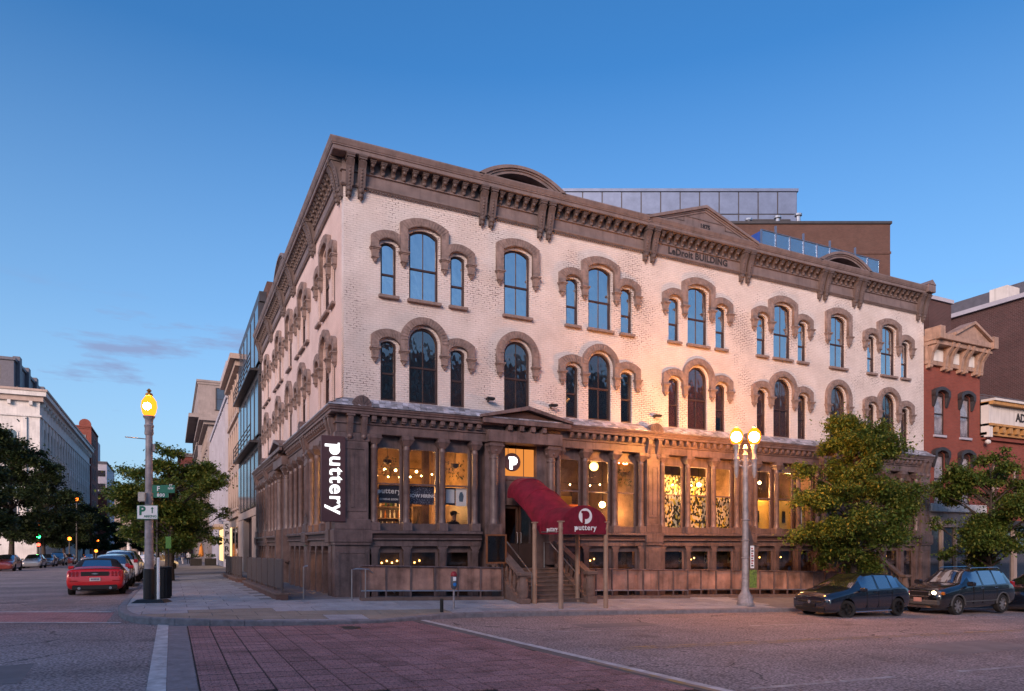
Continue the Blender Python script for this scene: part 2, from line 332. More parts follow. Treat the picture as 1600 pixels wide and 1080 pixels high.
def cracks(m, sc, amt, wd=.012):
    n = m.node_tree.nodes; l = m.node_tree.links; b = n['Principled BSDF']; src = b.inputs['Base Color'].links[0].from_socket
    tc = n.new('ShaderNodeTexCoord'); dn = n.new('ShaderNodeTexNoise'); dn.inputs['Scale'].default_value = 1.4; dn.inputs['Detail'].default_value = 5; l.new(tc.outputs['Object'], dn.inputs['Vector'])
    va = n.new('ShaderNodeVectorMath'); va.operation = 'MULTIPLY_ADD'; va.inputs[1].default_value = (1.1,1.1,0); l.new(dn.outputs['Color'], va.inputs[0]); l.new(tc.outputs['Object'], va.inputs[2])
    vo = n.new('ShaderNodeTexVoronoi'); vo.feature = 'DISTANCE_TO_EDGE'; vo.inputs['Scale'].default_value = sc; l.new(va.outputs[0], vo.inputs['Vector'])
    lt = n.new('ShaderNodeMath'); lt.operation = 'LESS_THAN'; lt.inputs[1].default_value = wd; l.new(vo.outputs['Distance'], lt.inputs[0])
    mk = n.new('ShaderNodeTexNoise'); mk.inputs['Scale'].default_value = .35; mk.inputs['Detail'].default_value = 3; l.new(tc.outputs['Object'], mk.inputs['Vector'])
    gt = n.new('ShaderNodeMath'); gt.operation = 'GREATER_THAN'; gt.inputs[1].default_value = .52; l.new(mk.outputs['Fac'], gt.inputs[0])
    mu = n.new('ShaderNodeMath'); mu.operation = 'MULTIPLY'; l.new(lt.outputs[0], mu.inputs[0]); l.new(gt.outputs[0], mu.inputs[1])
    mm = n.new('ShaderNodeMath'); mm.operation = 'MULTIPLY'; mm.inputs[1].default_value = amt; l.new(mu.outputs[0], mm.inputs[0])
    mx = n.new('ShaderNodeMix'); mx.data_type = 'RGBA'; l.new(mm.outputs[0], mx.inputs['Factor']); l.new(src, mx.inputs['A']); mx.inputs['B'].default_value = (.05,.045,.045,1); l.new(mx.outputs['Result'], b.inputs['Base Color'])
cracks(ASPH, .22, .75, .006)
def blotch(m, sc, lo, hi, dark):
    """oil spots and darker repairs with a shape of their own"""
    n = m.node_tree.nodes; l = m.node_tree.links; b = n['Principled BSDF']; src = b.inputs['Base Color'].links[0].from_socket
    tc = n.new('ShaderNodeTexCoord'); nz = n.new('ShaderNodeTexNoise'); nz.inputs['Scale'].default_value = sc; nz.inputs['Detail'].default_value = 4; l.new(tc.outputs['Object'], nz.inputs['Vector'])
    cr = n.new('ShaderNodeValToRGB'); cr.color_ramp.elements[0].position = lo; cr.color_ramp.elements[0].color = (1,1,1,1); cr.color_ramp.elements[1].position = hi; cr.color_ramp.elements[1].color = (dark,dark,dark,1); l.new(nz.outputs['Fac'], cr.inputs['Fac'])
    mx = n.new('ShaderNodeMix'); mx.data_type = 'RGBA'; mx.blend_type = 'MULTIPLY'; mx.inputs['Factor'].default_value = 1; l.new(src, mx.inputs['A']); l.new(cr.outputs['Color'], mx.inputs['B']); l.new(mx.outputs['Result'], b.inputs['Base Color'])
blotch(ASPH, .9, .60, .74, .62); blotch(CONC, 1.6, .58, .72, .72)
def worn(m, under, lo=.42, hi=.56, sc=3.0):
    n = m.node_tree.nodes; l = m.node_tree.links; b = n['Principled BSDF']; src = b.inputs['Base Color'].links[0].from_socket
    tc = n.new('ShaderNodeTexCoord'); nz = n.new('ShaderNodeTexNoise'); nz.inputs['Scale'].default_value = sc; nz.inputs['Detail'].default_value = 8; nz.inputs['Roughness'].default_value = .75; l.new(tc.outputs['Object'], nz.inputs['Vector'])
    cr = n.new('ShaderNodeValToRGB'); cr.color_ramp.elements[0].position = lo; cr.color_ramp.elements[1].position = hi; l.new(nz.outputs['Fac'], cr.inputs['Fac'])
    mx = n.new('ShaderNodeMix'); mx.data_type = 'RGBA'; l.new(cr.outputs['Color'], mx.inputs['Factor']); mx.inputs['A'].default_value = (*under,1); l.new(src, mx.inputs['B']); l.new(mx.outputs['Result'], b.inputs['Base Color'])
worn(PAINTY, (.26,.21,.20), .46, .62); PAINT2 = mat('lane_paint_white', (.55,.53,.53), .75, var=.2, scale=5); worn(PAINT2, (.27,.22,.22), .44, .60); worn(PAINT, (.30,.27,.27), .33, .42)

xs = [-3000,-600,-200,-100,-60,-40,-20,-10,-5] + [i*5.0 for i in range(0,13)] + [90,140,250,600,3000]
ys = [-3000,-600,-200,-100,-60,-40,-20,-10,-4,0,10,20,40,60,80,100,130,160,200,260,330,400,700,3000]
mb = MB(); mb.v = [(x, y, zroad(x, min(y,400))) for y in ys for x in xs]; nx = len(xs)
mb.f = [(j*nx+i, j*nx+i+1, (j+1)*nx+i+1, (j+1)*nx+i) for j in range(len(ys)-1) for i in range(nx-1)]
struct(mb.build('road', ASPH))

KERB = [(90,-4.5),(60,-4.5),(30,-4.5),(14,-4.5),(8,-4.45),(3.8,-4.4),(2.3,-4.45),(1.5,-4.65),(.8,-4.95),(-.2,-5.38),(-1,-5.55),(-1.8,-5.62),(-2.6,-5.58),(-3.4,-5.45),(-4.1,-5.25),
        (-4.8,-4.95),(-5.3,-4.55),(-5.65,-4.0),(-5.9,-3.0),(-6.05,-2.0),(-6.13,-.9),(-6.16,2),(-6.16,30),(-6.2,60),(-6.2,120),(-6.2,300)]
POLY = KERB + [(-.05,300),(-.05,-.05),(90,-.05)]
def inside_clip(poly, x0, x1, y0, y1):
    for ax, lim, sg in ((0,x0,1),(0,x1,-1),(1,y0,1),(1,y1,-1)):
        out = []
        for i in range(len(poly)):
            a, b = poly[i-1], poly[i]; da, db = (a[ax]-lim)*sg, (b[ax]-lim)*sg
            if (da >= 0) != (db >= 0):
                t = da/(da-db); out.append((a[0]+(b[0]-a[0])*t, a[1]+(b[1]-a[1])*t))
            if db >= 0: out.append(b)
        poly = out
        if len(poly) < 3: return []
    return poly
def area(p): return abs(sum(p[i-1][0]*p[i][1]-p[i][0]*p[i-1][1] for i in range(len(p))))/2
def sheet(name, poly, zf, dz, m, step=2.0, parent=None, thick=0.0):
    """polygon draped over the ground in cells"""
    mb = MB(); xa, xb = min(p[0] for p in poly), max(p[0] for p in poly); ya, yb = min(p[1] for p in poly), max(p[1] for p in poly)
    gx = [xa]; 
    while gx[-1] < xb: gx.append(min(xb, gx[-1]+step if gx[-1] < 40 else gx[-1]+10))
    gy = [ya]
    while gy[-1] < yb: gy.append(min(yb, gy[-1]+step if gy[-1] < 60 else gy[-1]+20))
    for i in range(len(gx)-1):
        for j in range(len(gy)-1):
            c = inside_clip(poly, gx[i], gx[i+1], gy[j], gy[j+1])
            if len(c) > 2 and area(c) > 1e-5:
                mb.add([(x,y,zf(x,y)+dz) for x,y in c], [tuple(range(len(c)))])
    me = mb.mesh(name)
    bm = bmesh.new(); bm.from_mesh(me); bmesh.ops.remove_doubles(bm, verts=bm.verts, dist=1e-4); bmesh.ops.recalc_face_normals(bm, faces=bm.faces)
    if sum(fc.normal.z for fc in bm.faces) < 0: bmesh.ops.reverse_faces(bm, faces=bm.faces)
    bm.to_mesh(me); bm.free()
    return put(name, me, m, parent)
pav = struct(sheet('pavement', POLY, zside, -.014, mat('pavement_joint_concrete',(.20,.19,.20),.9,bump=.3), 1.5))
# scored concrete slabs of the pavement, nearest part
nsl = 0
def in_slab(p): 
    return True
inner = [(x + (.2 if i > 15 else 0), y + (.22 if i < 22 else 0)) for i, (x, y) in enumerate(KERB)]
cxm = (-2.0, -2.0)
inner = []
for i in range(len(KERB)):
    a = Vector(KERB[max(0,i-1)]); b = Vector(KERB[min(len(KERB)-1,i+1)]); d = (b-a).normalized(); nrm = Vector((d.y,-d.x))
    inner.append((KERB[i][0]+nrm.x*.19, KERB[i][1]+nrm.y*.19))
SPOLY = inner + [(-.1,300),(-.1,-.1),(90,-.1)]
def slab(x0, x1, y0, y1):
    global nsl
    c = inside_clip(SPOLY, x0+.011, x1-.011, y0+.016, y1-.016)
    if len(c) < 3 or area(c) < .06: return
    mb = MB(); n = len(c); j = random.uniform(-.0015,.0015)
    mb.add([(x,y,zside(x,y)+j) for x,y in c]+[(x,y,zside(x,y)-.03) for x,y in c], [tuple(range(n))]+[(i,(i+1)%n,n+(i+1)%n,n+i) for i in range(n)])
    cx = sum(p[0] for p in c)/n; cy = sum(p[1] for p in c)/n
    tan = ((cx+3.4)**2/5 + (cy+4.1)**2/1.1 < 1) or ((cx-.4)**2/3 + (cy+4.2)**2/.5 < 1)
    mb.build('slab', CONC2 if tan else CONC, pav); nsl += 1
yy = -6.0; k = 0
while yy < 26 and nsl < 290:
    h = .8 if yy < 2 else 1.0
    xx = -7.0 + (.5 if k % 2 else 0)
    lim = 14 if yy < -1.4 else -1.7
    while xx < lim:
        if not (xx > -2.9 and yy > -1.6): slab(xx, min(xx+1.0, lim+.4), yy, yy+h)
        xx += 1.0
    yy += h; k += 1
kerb = struct(empty('kerb'))
def kerb_run(pts, zf, n0):
    for i in range(len(pts)-1):
        a, b = Vector(pts[i]), Vector(pts[i+1]); L = (b-a).length
        if L > 35: m = 1
        else: m = max(1, round(L/1.6))
        for q in range(m):
            p0 = a.lerp(b, q/m); p1 = a.lerp(b, (q+1)/m); d = (p1-p0).normalized(); nr = Vector((d.y,-d.x))
            p0 = p0 + d*.006; p1 = p1 - d*.006
            if (p1-p0).length < .05: continue
            w0, w1 = p0+nr*.18, p1+nr*.18
            mb = MB(); top = [(p.x,p.y,zf(p.x,p.y)+.004) for p in (p0,p1,w1,w0)]; bot = [(p.x,p.y,zroad(p.x,p.y)-.1) for p in (p0,p1,w1,w0)]
            # small arris on the street edge
            t2 = [(top[0][0]+nr.x*.025, top[0][1]+nr.y*.025, top[0][2]), (top[1][0]+nr.x*.025, top[1][1]+nr.y*.025, top[1][2])]
            lo = [(top[0][0],top[0][1],top[0][2]-.025),(top[1][0],top[1][1],top[1][2]-.025)]
            mb.add(t2+[top[2],top[3]]+lo+bot, [(0,1,2,3),(4,5,1,0),(6,7,5,4),(7,8,2,1,5),(8,9,3,2),(9,6,4,0,3)])
            mb.build('kerb_stone', GRAN, kerb)
kerb_run(KERB, zside, 0)
# opposite pavement on the left of the side street
LK = [(-19.6,300),(-19.6,24),(-20.5,21),(-23,19.5),(-60,19.5),(-200,19.5)]
zl = lambda x, y: zroad(x, y) + .15
struct(sheet('far_pavement', LK + [(-200,300)], zl, 0, CONC, 8))
kerb2 = struct(MB().build('far_kerb', GRAN)) if False else None
mb = MB()
for i in range(len(LK)-1):
    a, b = LK[i], LK[i+1]; mb.add([(*a,zroad(*a)-.05),(*b,zroad(*b)-.05),(*b,zl(*b)+.004),(*a,zl(*a)+.004)], [(0,1,2,3)])
struct(mb.build('far_kerb', GRAN))

# crosswalk of red precast panels across the front street
PAVER = bpy.data.materials.new('red_paver'); 
def flat_brick(name, c1, c2, mo, bw, bh, ms):
    m = brick_mat(name, c1, c2, mo, bw, bh, ms, bump=.7)
    n = m.node_tree.nodes; l = m.node_tree.links
    cb = [q for q in n if q.type == 'COMBXYZ'][0]; sp = [q for q in n if q.type == 'SEPXYZ'][0]
    for lk in list(cb.inputs['X'].links)+list(cb.inputs['Y'].links): l.remove(lk)
    l.new(sp.outputs['X'], cb.inputs['X']); l.new(sp.outputs['Y'], cb.inputs['Y'])
    return m
PAVER = flat_brick('red_paver_face', (.52,.265,.255), (.44,.225,.22), (.24,.15,.15), .2, .1, .010)
speckle(PAVER, .4, 45)
def per_object(m, lo, hi):
    n = m.node_tree.nodes; l = m.node_tree.links; b = n['Principled BSDF']; src = b.inputs['Base Color'].links[0].from_socket
    oi = n.new('ShaderNodeObjectInfo'); mr = n.new('ShaderNodeMapRange'); mr.inputs['To Min'].default_value = lo; mr.inputs['To Max'].default_value = hi; l.new(oi.outputs['Random'], mr.inputs['Value'])
    mx = n.new('ShaderNodeMix'); mx.data_type = 'RGBA'; mx.blend_type = 'MULTIPLY'; mx.inputs['Factor'].default_value = 1; l.new(src, mx.inputs['A']); l.new(mr.outputs[0], mx.inputs['B']); l.new(mx.outputs['Result'], b.inputs['Base Color'])
per_object(PAVER, .80, 1.10); per_object(CONC, .82, 1.08); blotch(PAVER, 1.3, .56, .72, .66)
PBASE = mat('paver_joint', (.03,.02,.02), .9)
def xr(y): return 1.02 - .085*(y+5)
def xpoly(fr0, fr1, y0, y1): return [(fr0(y0),y0),(fr1(y0),y0),(fr1(y1),y1),(fr0(y1),y1)]
cw = struct(sheet('crosswalk', [(-4.56,-22),(xr(-22)-.02,-22),(xr(-4.6)-.02,-4.95),(-1.8,-5.7),(-4.56,-5.15)], zroad, .002, PBASE, 1.5))
CWP = [(-4.55,-20),(xr(-20)-.42,-20),(xr(-5.1)-.42,-5.1),(-.2,-5.45),(-1.8,-5.66),(-3.4,-5.5),(-4.55,-5.12)]
np_ = 0; CS = .43; rest = MB(); yy = -15.6
while yy < -4.9:
    xx = -4.55
    while xx < 2.6:
        c = inside_clip(CWP, xx+.011, xx+CS-.011, yy+.017, yy+CS-.017)
        if len(c) > 2 and area(c) > .012 and yy > -13.1-(xx+5)*.34:
            n = len(c); j = random.uniform(0,.004); mb = MB() if np_ < 300 else rest
            mb.add([(x,y,zroad(x,y)+.012+j) for x,y in c]+[(x,y,zroad(x,y)-.01) for x,y in c], [tuple(range(n))]+[(i,(i+1)%n,n+(i+1)%n,n+i) for i in range(n)])
            if np_ < 300: mb.build('paver', PAVER, cw)
            np_ += 1
        xx += CS
    yy += CS
if rest.v: stuff(rest.build('far_pavers', PAVER, cw))
struct(sheet('crosswalk_left_band', xpoly(lambda y:-4.92, lambda y:-4.57, -30, -5.0), zroad, .008, GRAN, 2))
struct(sheet('crosswalk_right_band', xpoly(lambda y:xr(y)-.41, lambda y:xr(y)-.16, -30, -4.75), zroad, .008, mat('dark_concrete_band',(.15,.135,.13),.85,bump=.3), 2))
ln = struct(sheet('crosswalk_line', xpoly(lambda y:-5.14, lambda y:-4.925, -30, -4.6), zroad, .008, PAINT, 2))
struct(sheet('crosswalk_line', xpoly(lambda y:xr(y)-.155, lambda y:xr(y)+.02, -30, -4.6), zroad, .008, PAINT, 2))
struct(sheet('crosswalk_line', xpoly(lambda y:xr(y)-.30, lambda y:xr(y)-.17, -20, -12.2), zroad, .014, PAINTY, 2))
# side-street crosswalk
SD = (-.894,.448)
def sq(o0, o1, t0, t1):
    bx, by = -5.9, -1.0
    f_ = lambda o, t: (bx+SD[0]*t - .0*o, by+SD[1]*t - o)
    return [f_(o0,t0), f_(o1,t0), f_(o1,t1), f_(o0,t1)]
cw2 = struct(sheet('side_crosswalk', sq(.12,2.75,.35,15), zroad, .003, PAVER, 2))
struct(sheet('crosswalk_line', sq(-.1,.1,.45,15), zroad, .009, PAINT, 3))
struct(sheet('crosswalk_line', sq(2.78,2.95,.0,15), zroad, .009, PAINT, 3))
# lane markings
def lane(name, x0, x1, y0, y1, m, dz=.005): return struct(sheet(name, [(x0,y0),(x1,y0),(x1,y1),(x0,y1)], zroad, dz, m, 5))
lane('centre_line', 2.8, 70, -11.12, -11.02, PAINTY); lane('centre_line', 2.8, 70, -10.88, -10.78, PAINTY)
for x in (2.2, 6.8, 15, 24): lane('lane_dash', x, x+3.0, -15.0, -14.88, PAINT2)
for x in (2.6, 9, 18): lane('lane_dash', x, x+3.0, -8.15, -8.06, PAINT2)
for nm_, pl in (('asphalt_patch',[(9.0,-13.6),(12.4,-13.4),(12.3,-12.1),(9.1,-12.3)]),('asphalt_patch',[(4.2,-7.6),(6.6,-7.5),(6.6,-6.6),(4.3,-6.7)]),('asphalt_patch',[(-9.4,-11.5),(-6.6,-11.3),(-6.7,-9.6),(-9.3,-9.9)]),('asphalt_patch',[(-8.9,3.2),(-7.6,3.2),(-7.6,6.0),(-8.8,6.0)])):
    struct(sheet(nm_, pl, zroad, .004, mat('patch_asphalt',(.24,.205,.205),.9,var=.15,scale=1.5,bump=.5,bscale=60), 2))
mh = tag(MB().lathe([(.0,.0),(.33,.0),(.33,.012),(.0,.012)], 0,0,0,20).build('manhole_cover', BLACK, None, (-1.35,-6.35,zroad(-1.35,-6.35)+.006)), 'dark iron manhole cover in the brick crosswalk', 'manhole cover')
# ---------------------------------------------------------------- the corner building
L, DW = 28.38, 22.2
B = thing('corner_building', 'white painted brick three-storey corner building with brown bracketed cornice and arched window hoods', 'building')
FR = {0: 0.0, 1: R(-90)}
def fpos(fr, u, o, z): return (u, -o, z) if fr == 0 else (-o, u, z)
def fput(name, me, m, fr, u, o, z, parent=None): return put(name, me, m, parent if parent else B, fpos(fr,u,o,z), FR[fr])
def arc(w, zs, rise, n=14):            # points left->right over the top
    h = w/2
    if rise >= h-1e-6: return [(-h*math.cos(math.pi*i/n), zs + h*math.sin(math.pi*i/n)) for i in range(n+1)]
    r = (h*h+rise*rise)/(2*rise); a = math.asin(h/r)
    return [(r*math.sin(-a+2*a*i/n), zs + rise - r + r*math.cos(-a+2*a*i/n)) for i in range(n+1)]
def outline(w, z0, zs, rise, n=14): return [(w/2,z0)] + [(x,z) for x,z in reversed(arc(w,zs,rise,n))] + [(-w/2,z0)]
def ztop(x, w, zs, rise):
    h = w/2
    if rise >= h-1e-6: return zs + math.sqrt(max(0,h*h-x*x))
    r = (h*h+rise*rise)/(2*rise); return zs+rise-r+math.sqrt(max(0,r*r-x*x))
# kind: width, sill, spring, rise, meeting rail, mullion, hood top values
KIND = {'C3': (1.01, 9.75, 11.90, .17, 10.80, True), 'S3': (.52, 9.75, 11.36, .10, 10.45, False),
        'C2': (1.01, 6.36, 8.36, .505, 7.55, True),  'S2': (.52, 6.36, 8.18, .11, 7.25, False)}
def corbel(mb, x, zt):
    mb.box(x-.17,x+.17,-.21,0,zt-.05,zt); mb.box(x-.145,x+.145,-.18,0,zt-.09,zt-.05)
    mb.frustum((x-.09,x+.09,-.13,0),zt-.30,(x-.12,x+.12,-.16,0),zt-.09)
    mb.box(x-.11,x+.11,-.15,0,zt-.34,zt-.30); mb.frustum((x-.05,x+.05,-.09,0),zt-.42,(x-.085,x+.085,-.13,0),zt-.34)
    mb.sphere((x,-.06,zt-.44),.05,8,6)
def hood_mesh(kind, side=0):
    w, z0, zs, rise, zr, mu = KIND[kind]
    mb = MB()
    if kind[0] == 'C':
        zc = {'3':11.22,'2':8.02}[kind[1]]
        if kind == 'C3': oa = arc(1.66, 12.18, .25); ia = arc(1.16, 11.96, .20)
        else: oa = arc(1.66, 8.36, .83, 20); ia = arc(1.16, 8.36, .58, 20)
        pts = [(-.83,zc)] + oa + [(.83,zc),(.58,zc)] + list(reversed(ia)) + [(-.58,zc)]
        corbel(mb,-.70,zc); corbel(mb,.70,zc); ref = (oa, ia); lim = (-.83,.83)
    else:
        zc = {'3':11.22,'2':8.02}[kind[1]]
        top = {'3':11.60,'2':8.43}[kind[1]]; ins = {'3':11.40,'2':8.22}[kind[1]]
        oa = [(x,z) for x,z in arc(1.17, top, .22)]; ia = arc(.68, ins, .16)
        # side=-1: window left of the centre one: leg on the left, merges on the right at +.37
        oa = [(x,z) for x,z in oa if x <= .372] ; oa.append((.372, oa[-1][1]-.02))
        pts = [(-.585,zc)] + oa + [(.372, ins-.02),(.345,ins-.02)] + list(reversed(ia)) + [(-.34,zc)]
        corbel(mb,-.462,zc)
    me0 = mb.mesh('t')
    me = fill2d(pts, [], -.13, 0)
    lip = fill2d([(x*1.0,z) for x,z in pts], [], -.02, -.0) if False else None
    bm = bmesh.new(); bm.from_mesh(me); bm.from_mesh(me0)
    # proud brick arrises: individual voussoirs standing over the arch
    mb2 = MB(); n = len(oa)
    def ring(oa, ia, k):
        for i in range(k):
            def at(a, t):
                q = t*(len(a)-1); j = min(int(q), len(a)-2); s_ = q-j
                return (a[j][0]+(a[j+1][0]-a[j][0])*s_, a[j][1]+(a[j+1][1]-a[j][1])*s_)
            t0, t1 = (i+.06)/k, (i+.94)/k
            p = [at(oa,t0), at(oa,t1), at(ia,t1), at(ia,t0)]
            c = (sum(q[0] for q in p)/4, sum(q[1] for q in p)/4)
            p = [(c[0]+(q[0]-c[0])*.9, c[1]+(q[1]-c[1])*.86) for q in p]
            d = -.142 - random.uniform(0,.012)
            mb2.prism(p, d, -.1)
    if kind[0] == 'C': ring(oa, ia, 15 if kind == 'C3' else 21)
    else: ring(oa[:-1], [q for q in ia if q[0] <= .36], 9)
    m2 = mb2.mesh('t2'); bm.from_mesh(m2)
    if side > 0:
        for v in bm.verts: v.co.x = -v.co.x
        bmesh.ops.reverse_faces(bm, faces=bm.faces)
    bm.to_mesh(me); bm.free(); me.name = 'hood'
    me.transform(Matrix.Translation((0,0,-z0)))
    return me
WC = {}
def window_meshes(kind):
    if kind in WC: return WC[kind]
    w, z0, zs, rise, zr, mu = KIND[kind]; t = .065; tz = lambda p: [(x,z-z0) for x,z in p]
    o = outline(w, z0, zs, rise); wi = w-2*t; ri = rise if rise < w/2-.01 else wi/2
    zsi = zs-t*.6 if rise < w/2-.01 else zs
    i1 = outline(wi, z0+t, zsi, ri)
    fr = fill2d(tz(o), [tz(i1)], -.03, .06)
    bm = bmesh.new(); bm.from_mesh(fr); mb = MB()
    mb.box(-wi/2,wi/2,-.02,.05,zr-.03-z0,zr+.03-z0)
    if mu: mb.box(-.014,.014,.0,.04,t,zr-.03-z0); mb.box(-.014,.014,.0,.04,zr+.03-z0,ztop(0,wi,zsi,ri)-z0+.01)
    m2 = mb.mesh('t'); bm.from_mesh(m2); bm.to_mesh(fr); bm.free()
    panes = []
    xsr = [(-wi/2,-.014),(.014,wi/2)] if mu else [(-wi/2,wi/2)]
    for xa, xb in xsr:
        panes.append(MB().prism([(xa,t),(xb,t),(xb,zr-.03-z0),(xa,zr-.03-z0)], .018, .024).mesh('pane'))
        up = [(xa,zr+.03-z0),(xb,zr+.03-z0)] + [(xb+(xa-xb)*i/8, ztop(xb+(xa-xb)*i/8,wi,zsi,ri)-z0) for i in range(9)]
        panes.append(MB().prism(up, .012, .018).mesh('pane'))
    sill = MB().box(-w/2-.075,w/2+.075,-.13,.1,-.105,0,.012).mesh('sill')
    WC[kind] = (fr, panes, sill, {s: hood_mesh(kind, s) for s in ((0,) if kind[0] == 'C' else (-1,1))})
    return WC[kind]
def window(fr, u, kind, side=0):
    me, panes, sill, hoods = window_meshes(kind); z0 = KIND[kind][1]
    if fr == 1: side = -side
    wn = empty('window', fpos(fr,u,0,z0), FR[fr], B)
    put('frame', me, SASH, wn, (0,.11,0))
    for p in panes: put('pane', p, GLASS_UP if kind[1] == '3' else GLASS_MID, wn, (0,.11,0))
    if kind[1] == '3': put('sill', sill, HOOD, wn)
    put('hood', hoods[side], HOOD, wn)
GR_F = {'T': [2.64, 9.53, 14.19, 18.85, 25.74], 'S': [6.08, 22.30]}
GR_S = {'T': [2.75, 7.55, 14.65, 19.45], 'S': [11.1]}
def holes_for(gr, sgn=1):
    hs = []
    for fl in '32':
        for u in gr['T']:
            for du, k in ((0,'C'),(-1.2,'S'),(1.2,'S')): hs.append((u+du, k+fl, (du > 0)-(du < 0)))
        for u in gr['S']: hs.append((u, 'C'+fl, 0))
    return hs
def wall_panel(name, m, fr, u0, u1, z0, z1, hs):
    o = [(u0,z0),(u1,z0),(u1,z1),(u0,z1)]
    if fr == 1: o = [(-u,z) for u,z in o]; hs2 = [(-u,k) for u,k,_ in hs]
    else: hs2 = [(u,k) for u,k,_ in hs]
    hl = []
    for u, k in hs2:
        w, a, zs, rise, zr, mu = KIND[k]; hl.append([(x+u,z) for x,z in outline(w,a,zs,rise)])
    return put(name, fill2d(o, hl, 0, .30), m, B, (0,0,0), FR[fr])
HF, HS = holes_for(GR_F), holes_for(GR_S)
wall_panel('front_wall', WHITE, 0, 0, L, 5.6, 13.9, HF)
wall_panel('side_wall', PINK, 1, .302, DW, 5.6, 13.9, HS)['label'] = 'smoother pink side wall'
for u, k, s in HF: window(0, u, k, s)
for u, k, s in HS: window(1, u, k, s)
# roof and rear walls
ROOFM = mat('roof_membrane', (.12,.115,.12), .8, var=.2)
MB().box(.3,L,.3,DW,13.7,13.82).build('roof', ROOFM, B)
MB().box(.3,L,DW-.3,DW,0,13.7).build('rear_wall', PINK, B)
MB().box(L-.3,L-.002,.3,DW-.3,0,13.7).build('party_wall', WHITE, B)
# floors behind the upper windows
DKW = mat('interior_dim_plaster', (.17,.12,.095), .9, var=.2)
MB().box(.31,L-.31,.31,DW-.31,9.15,9.35).build('upper_floor', DKW, B)
MB().box(.31,L-.31,.31,DW-.31,5.85,6.05).build('middle_floor', DKW, B)
MB().box(4.6,L-.4,4.6,4.7,6.05,13.7).build('inner_wall', DKW, B)
MB().box(4.6,4.7,4.71,DW-.4,6.05,13.7).build('inner_wall', DKW, B)

def sweep2(name, prof, m, parent=None, u1=L, d1=DW):
    """moulding running along the side street, round the corner and along the front"""
    mb = MB(); n = len(prof)
    for o, z in prof: mb.v += [(-o, d1, z), (-o, -o, z), (u1, -o, z)]
    for i in range(n-1):
        for k in (0,1): mb.f.append((i*3+k, i*3+k+1, (i+1)*3+k+1, (i+1)*3+k))
    mb.f += [tuple(i*3+2 for i in range(n)), tuple(i*3 for i in range(n))]
    return mb.build(name, m, parent or B)
sweep2('frieze', [(-.05,13.0),(.05,13.0),(.10,13.05),(.10,13.10),(.055,13.12),(.055,13.44),(.11,13.46),(.11,13.50),(.05,13.52),(.05,13.86),(-.05,13.86)], TRIM2)
sweep2('cornice', [(-.05,13.862),(.40,13.862),(.42,13.88),(.42,13.99),(.45,14.0),(.45,14.03),(.47,14.05),(.49,14.10),(.52,14.17),(.52,14.21),(.46,14.215),(-.02,14.23),(-.3,13.9)], TRIM2)
# dentils under the frieze (too small to pick apart)
mb = MB()
u = .6
while u < L-.5: mb.box(u,u+.045,-.085,-.04,12.955,13.0); u += .09
w = .7
while w < DW-.3: mb.box(-.085,-.04,w,w+.045,12.955,13.0); w += .09
stuff(mb.build('dentils', TRIM, B))
def bracket_mesh(prof, hw, extra=None):
    mb = MB(); mb.prism([(-o,z) for o,z in prof], -hw, hw, 'x')
    if extra: extra(mb)
    return mb.mesh('bracket')
def big_extra(mb):
    mb.box(-.135,.135,-.45,0,13.80,13.86,.01); mb.box(-.12,.12,-.43,0,13.74,13.80)
    for s in (-1,1): mb.prism([(-.40,13.70),(-.30,13.52),(-.215,13.2),(-.18,12.97),(-.15,12.97),(-.18,13.2),(-.26,13.52),(-.36,13.72)], s*.1-.022, s*.1+.022, 'x')
    for i in range(7):
        t = i/6; z = 13.58-t*.58; o = .30-t*.13; mb.sphere((0,-o-.005,z),.034,6,5,(1,.8,1.1))
    mb.sphere((0,-.13,12.86),.105,8,6,(1,.85,.8)); mb.sphere((0,-.10,12.74),.085,8,6,(.9,.8,1)); mb.sphere((0,-.07,12.64),.05,8,6,(.8,.8,1.3))
BIG = bracket_mesh([(0,13.84),(.40,13.84),(.40,13.70),(.30,13.52),(.21,13.2),(.17,12.95),(.14,12.83),(.08,12.68),(0,12.66)], .085, big_extra)
def sm_extra(mb):
    mb.box(-.10,.10,-.34,0,13.80,13.858,.008); mb.box(-.085,.085,-.32,0,13.76,13.80); mb.sphere((0,-.25,13.70),.065,7,5,(1,.8,.9)); mb.sphere((0,-.14,13.54),.05,6,5)
SML = bracket_mesh([(0,13.84),(.30,13.84),(.30,13.74),(.20,13.66),(.15,13.6),(.12,13.50),(0,13.48)], .065, sm_extra)
PF = [.14,.52,4.70,5.05,6.95,7.31,11.56,11.92,16.46,16.82,21.07,21.43,23.33,23.68,27.86,28.24]
PS = [.14,.55,4.75,5.12,9.45,9.82,12.4,12.78,17.1,17.48,21.65,22.05]
for u in PF: fput('scroll_bracket', BIG, TRIM, 0, u, 0, 0)
for u in PS: fput('scroll_bracket', BIG, TRIM, 1, u, 0, 0)
def between(P, step, fr, me, name, m):
    for i in range(1, len(P)-1, 2):
        a, b = P[i], P[i+1]; n = max(1, round((b-a)/step)-1); 
        for q in range(n): fput(name, me, m, fr, a+(b-a)*(q+1)/(n+1), 0, 0)
between(PF, .345, 0, SML, 'small_bracket', TRIM); between(PS, .36, 1, SML, 'small_bracket', TRIM)
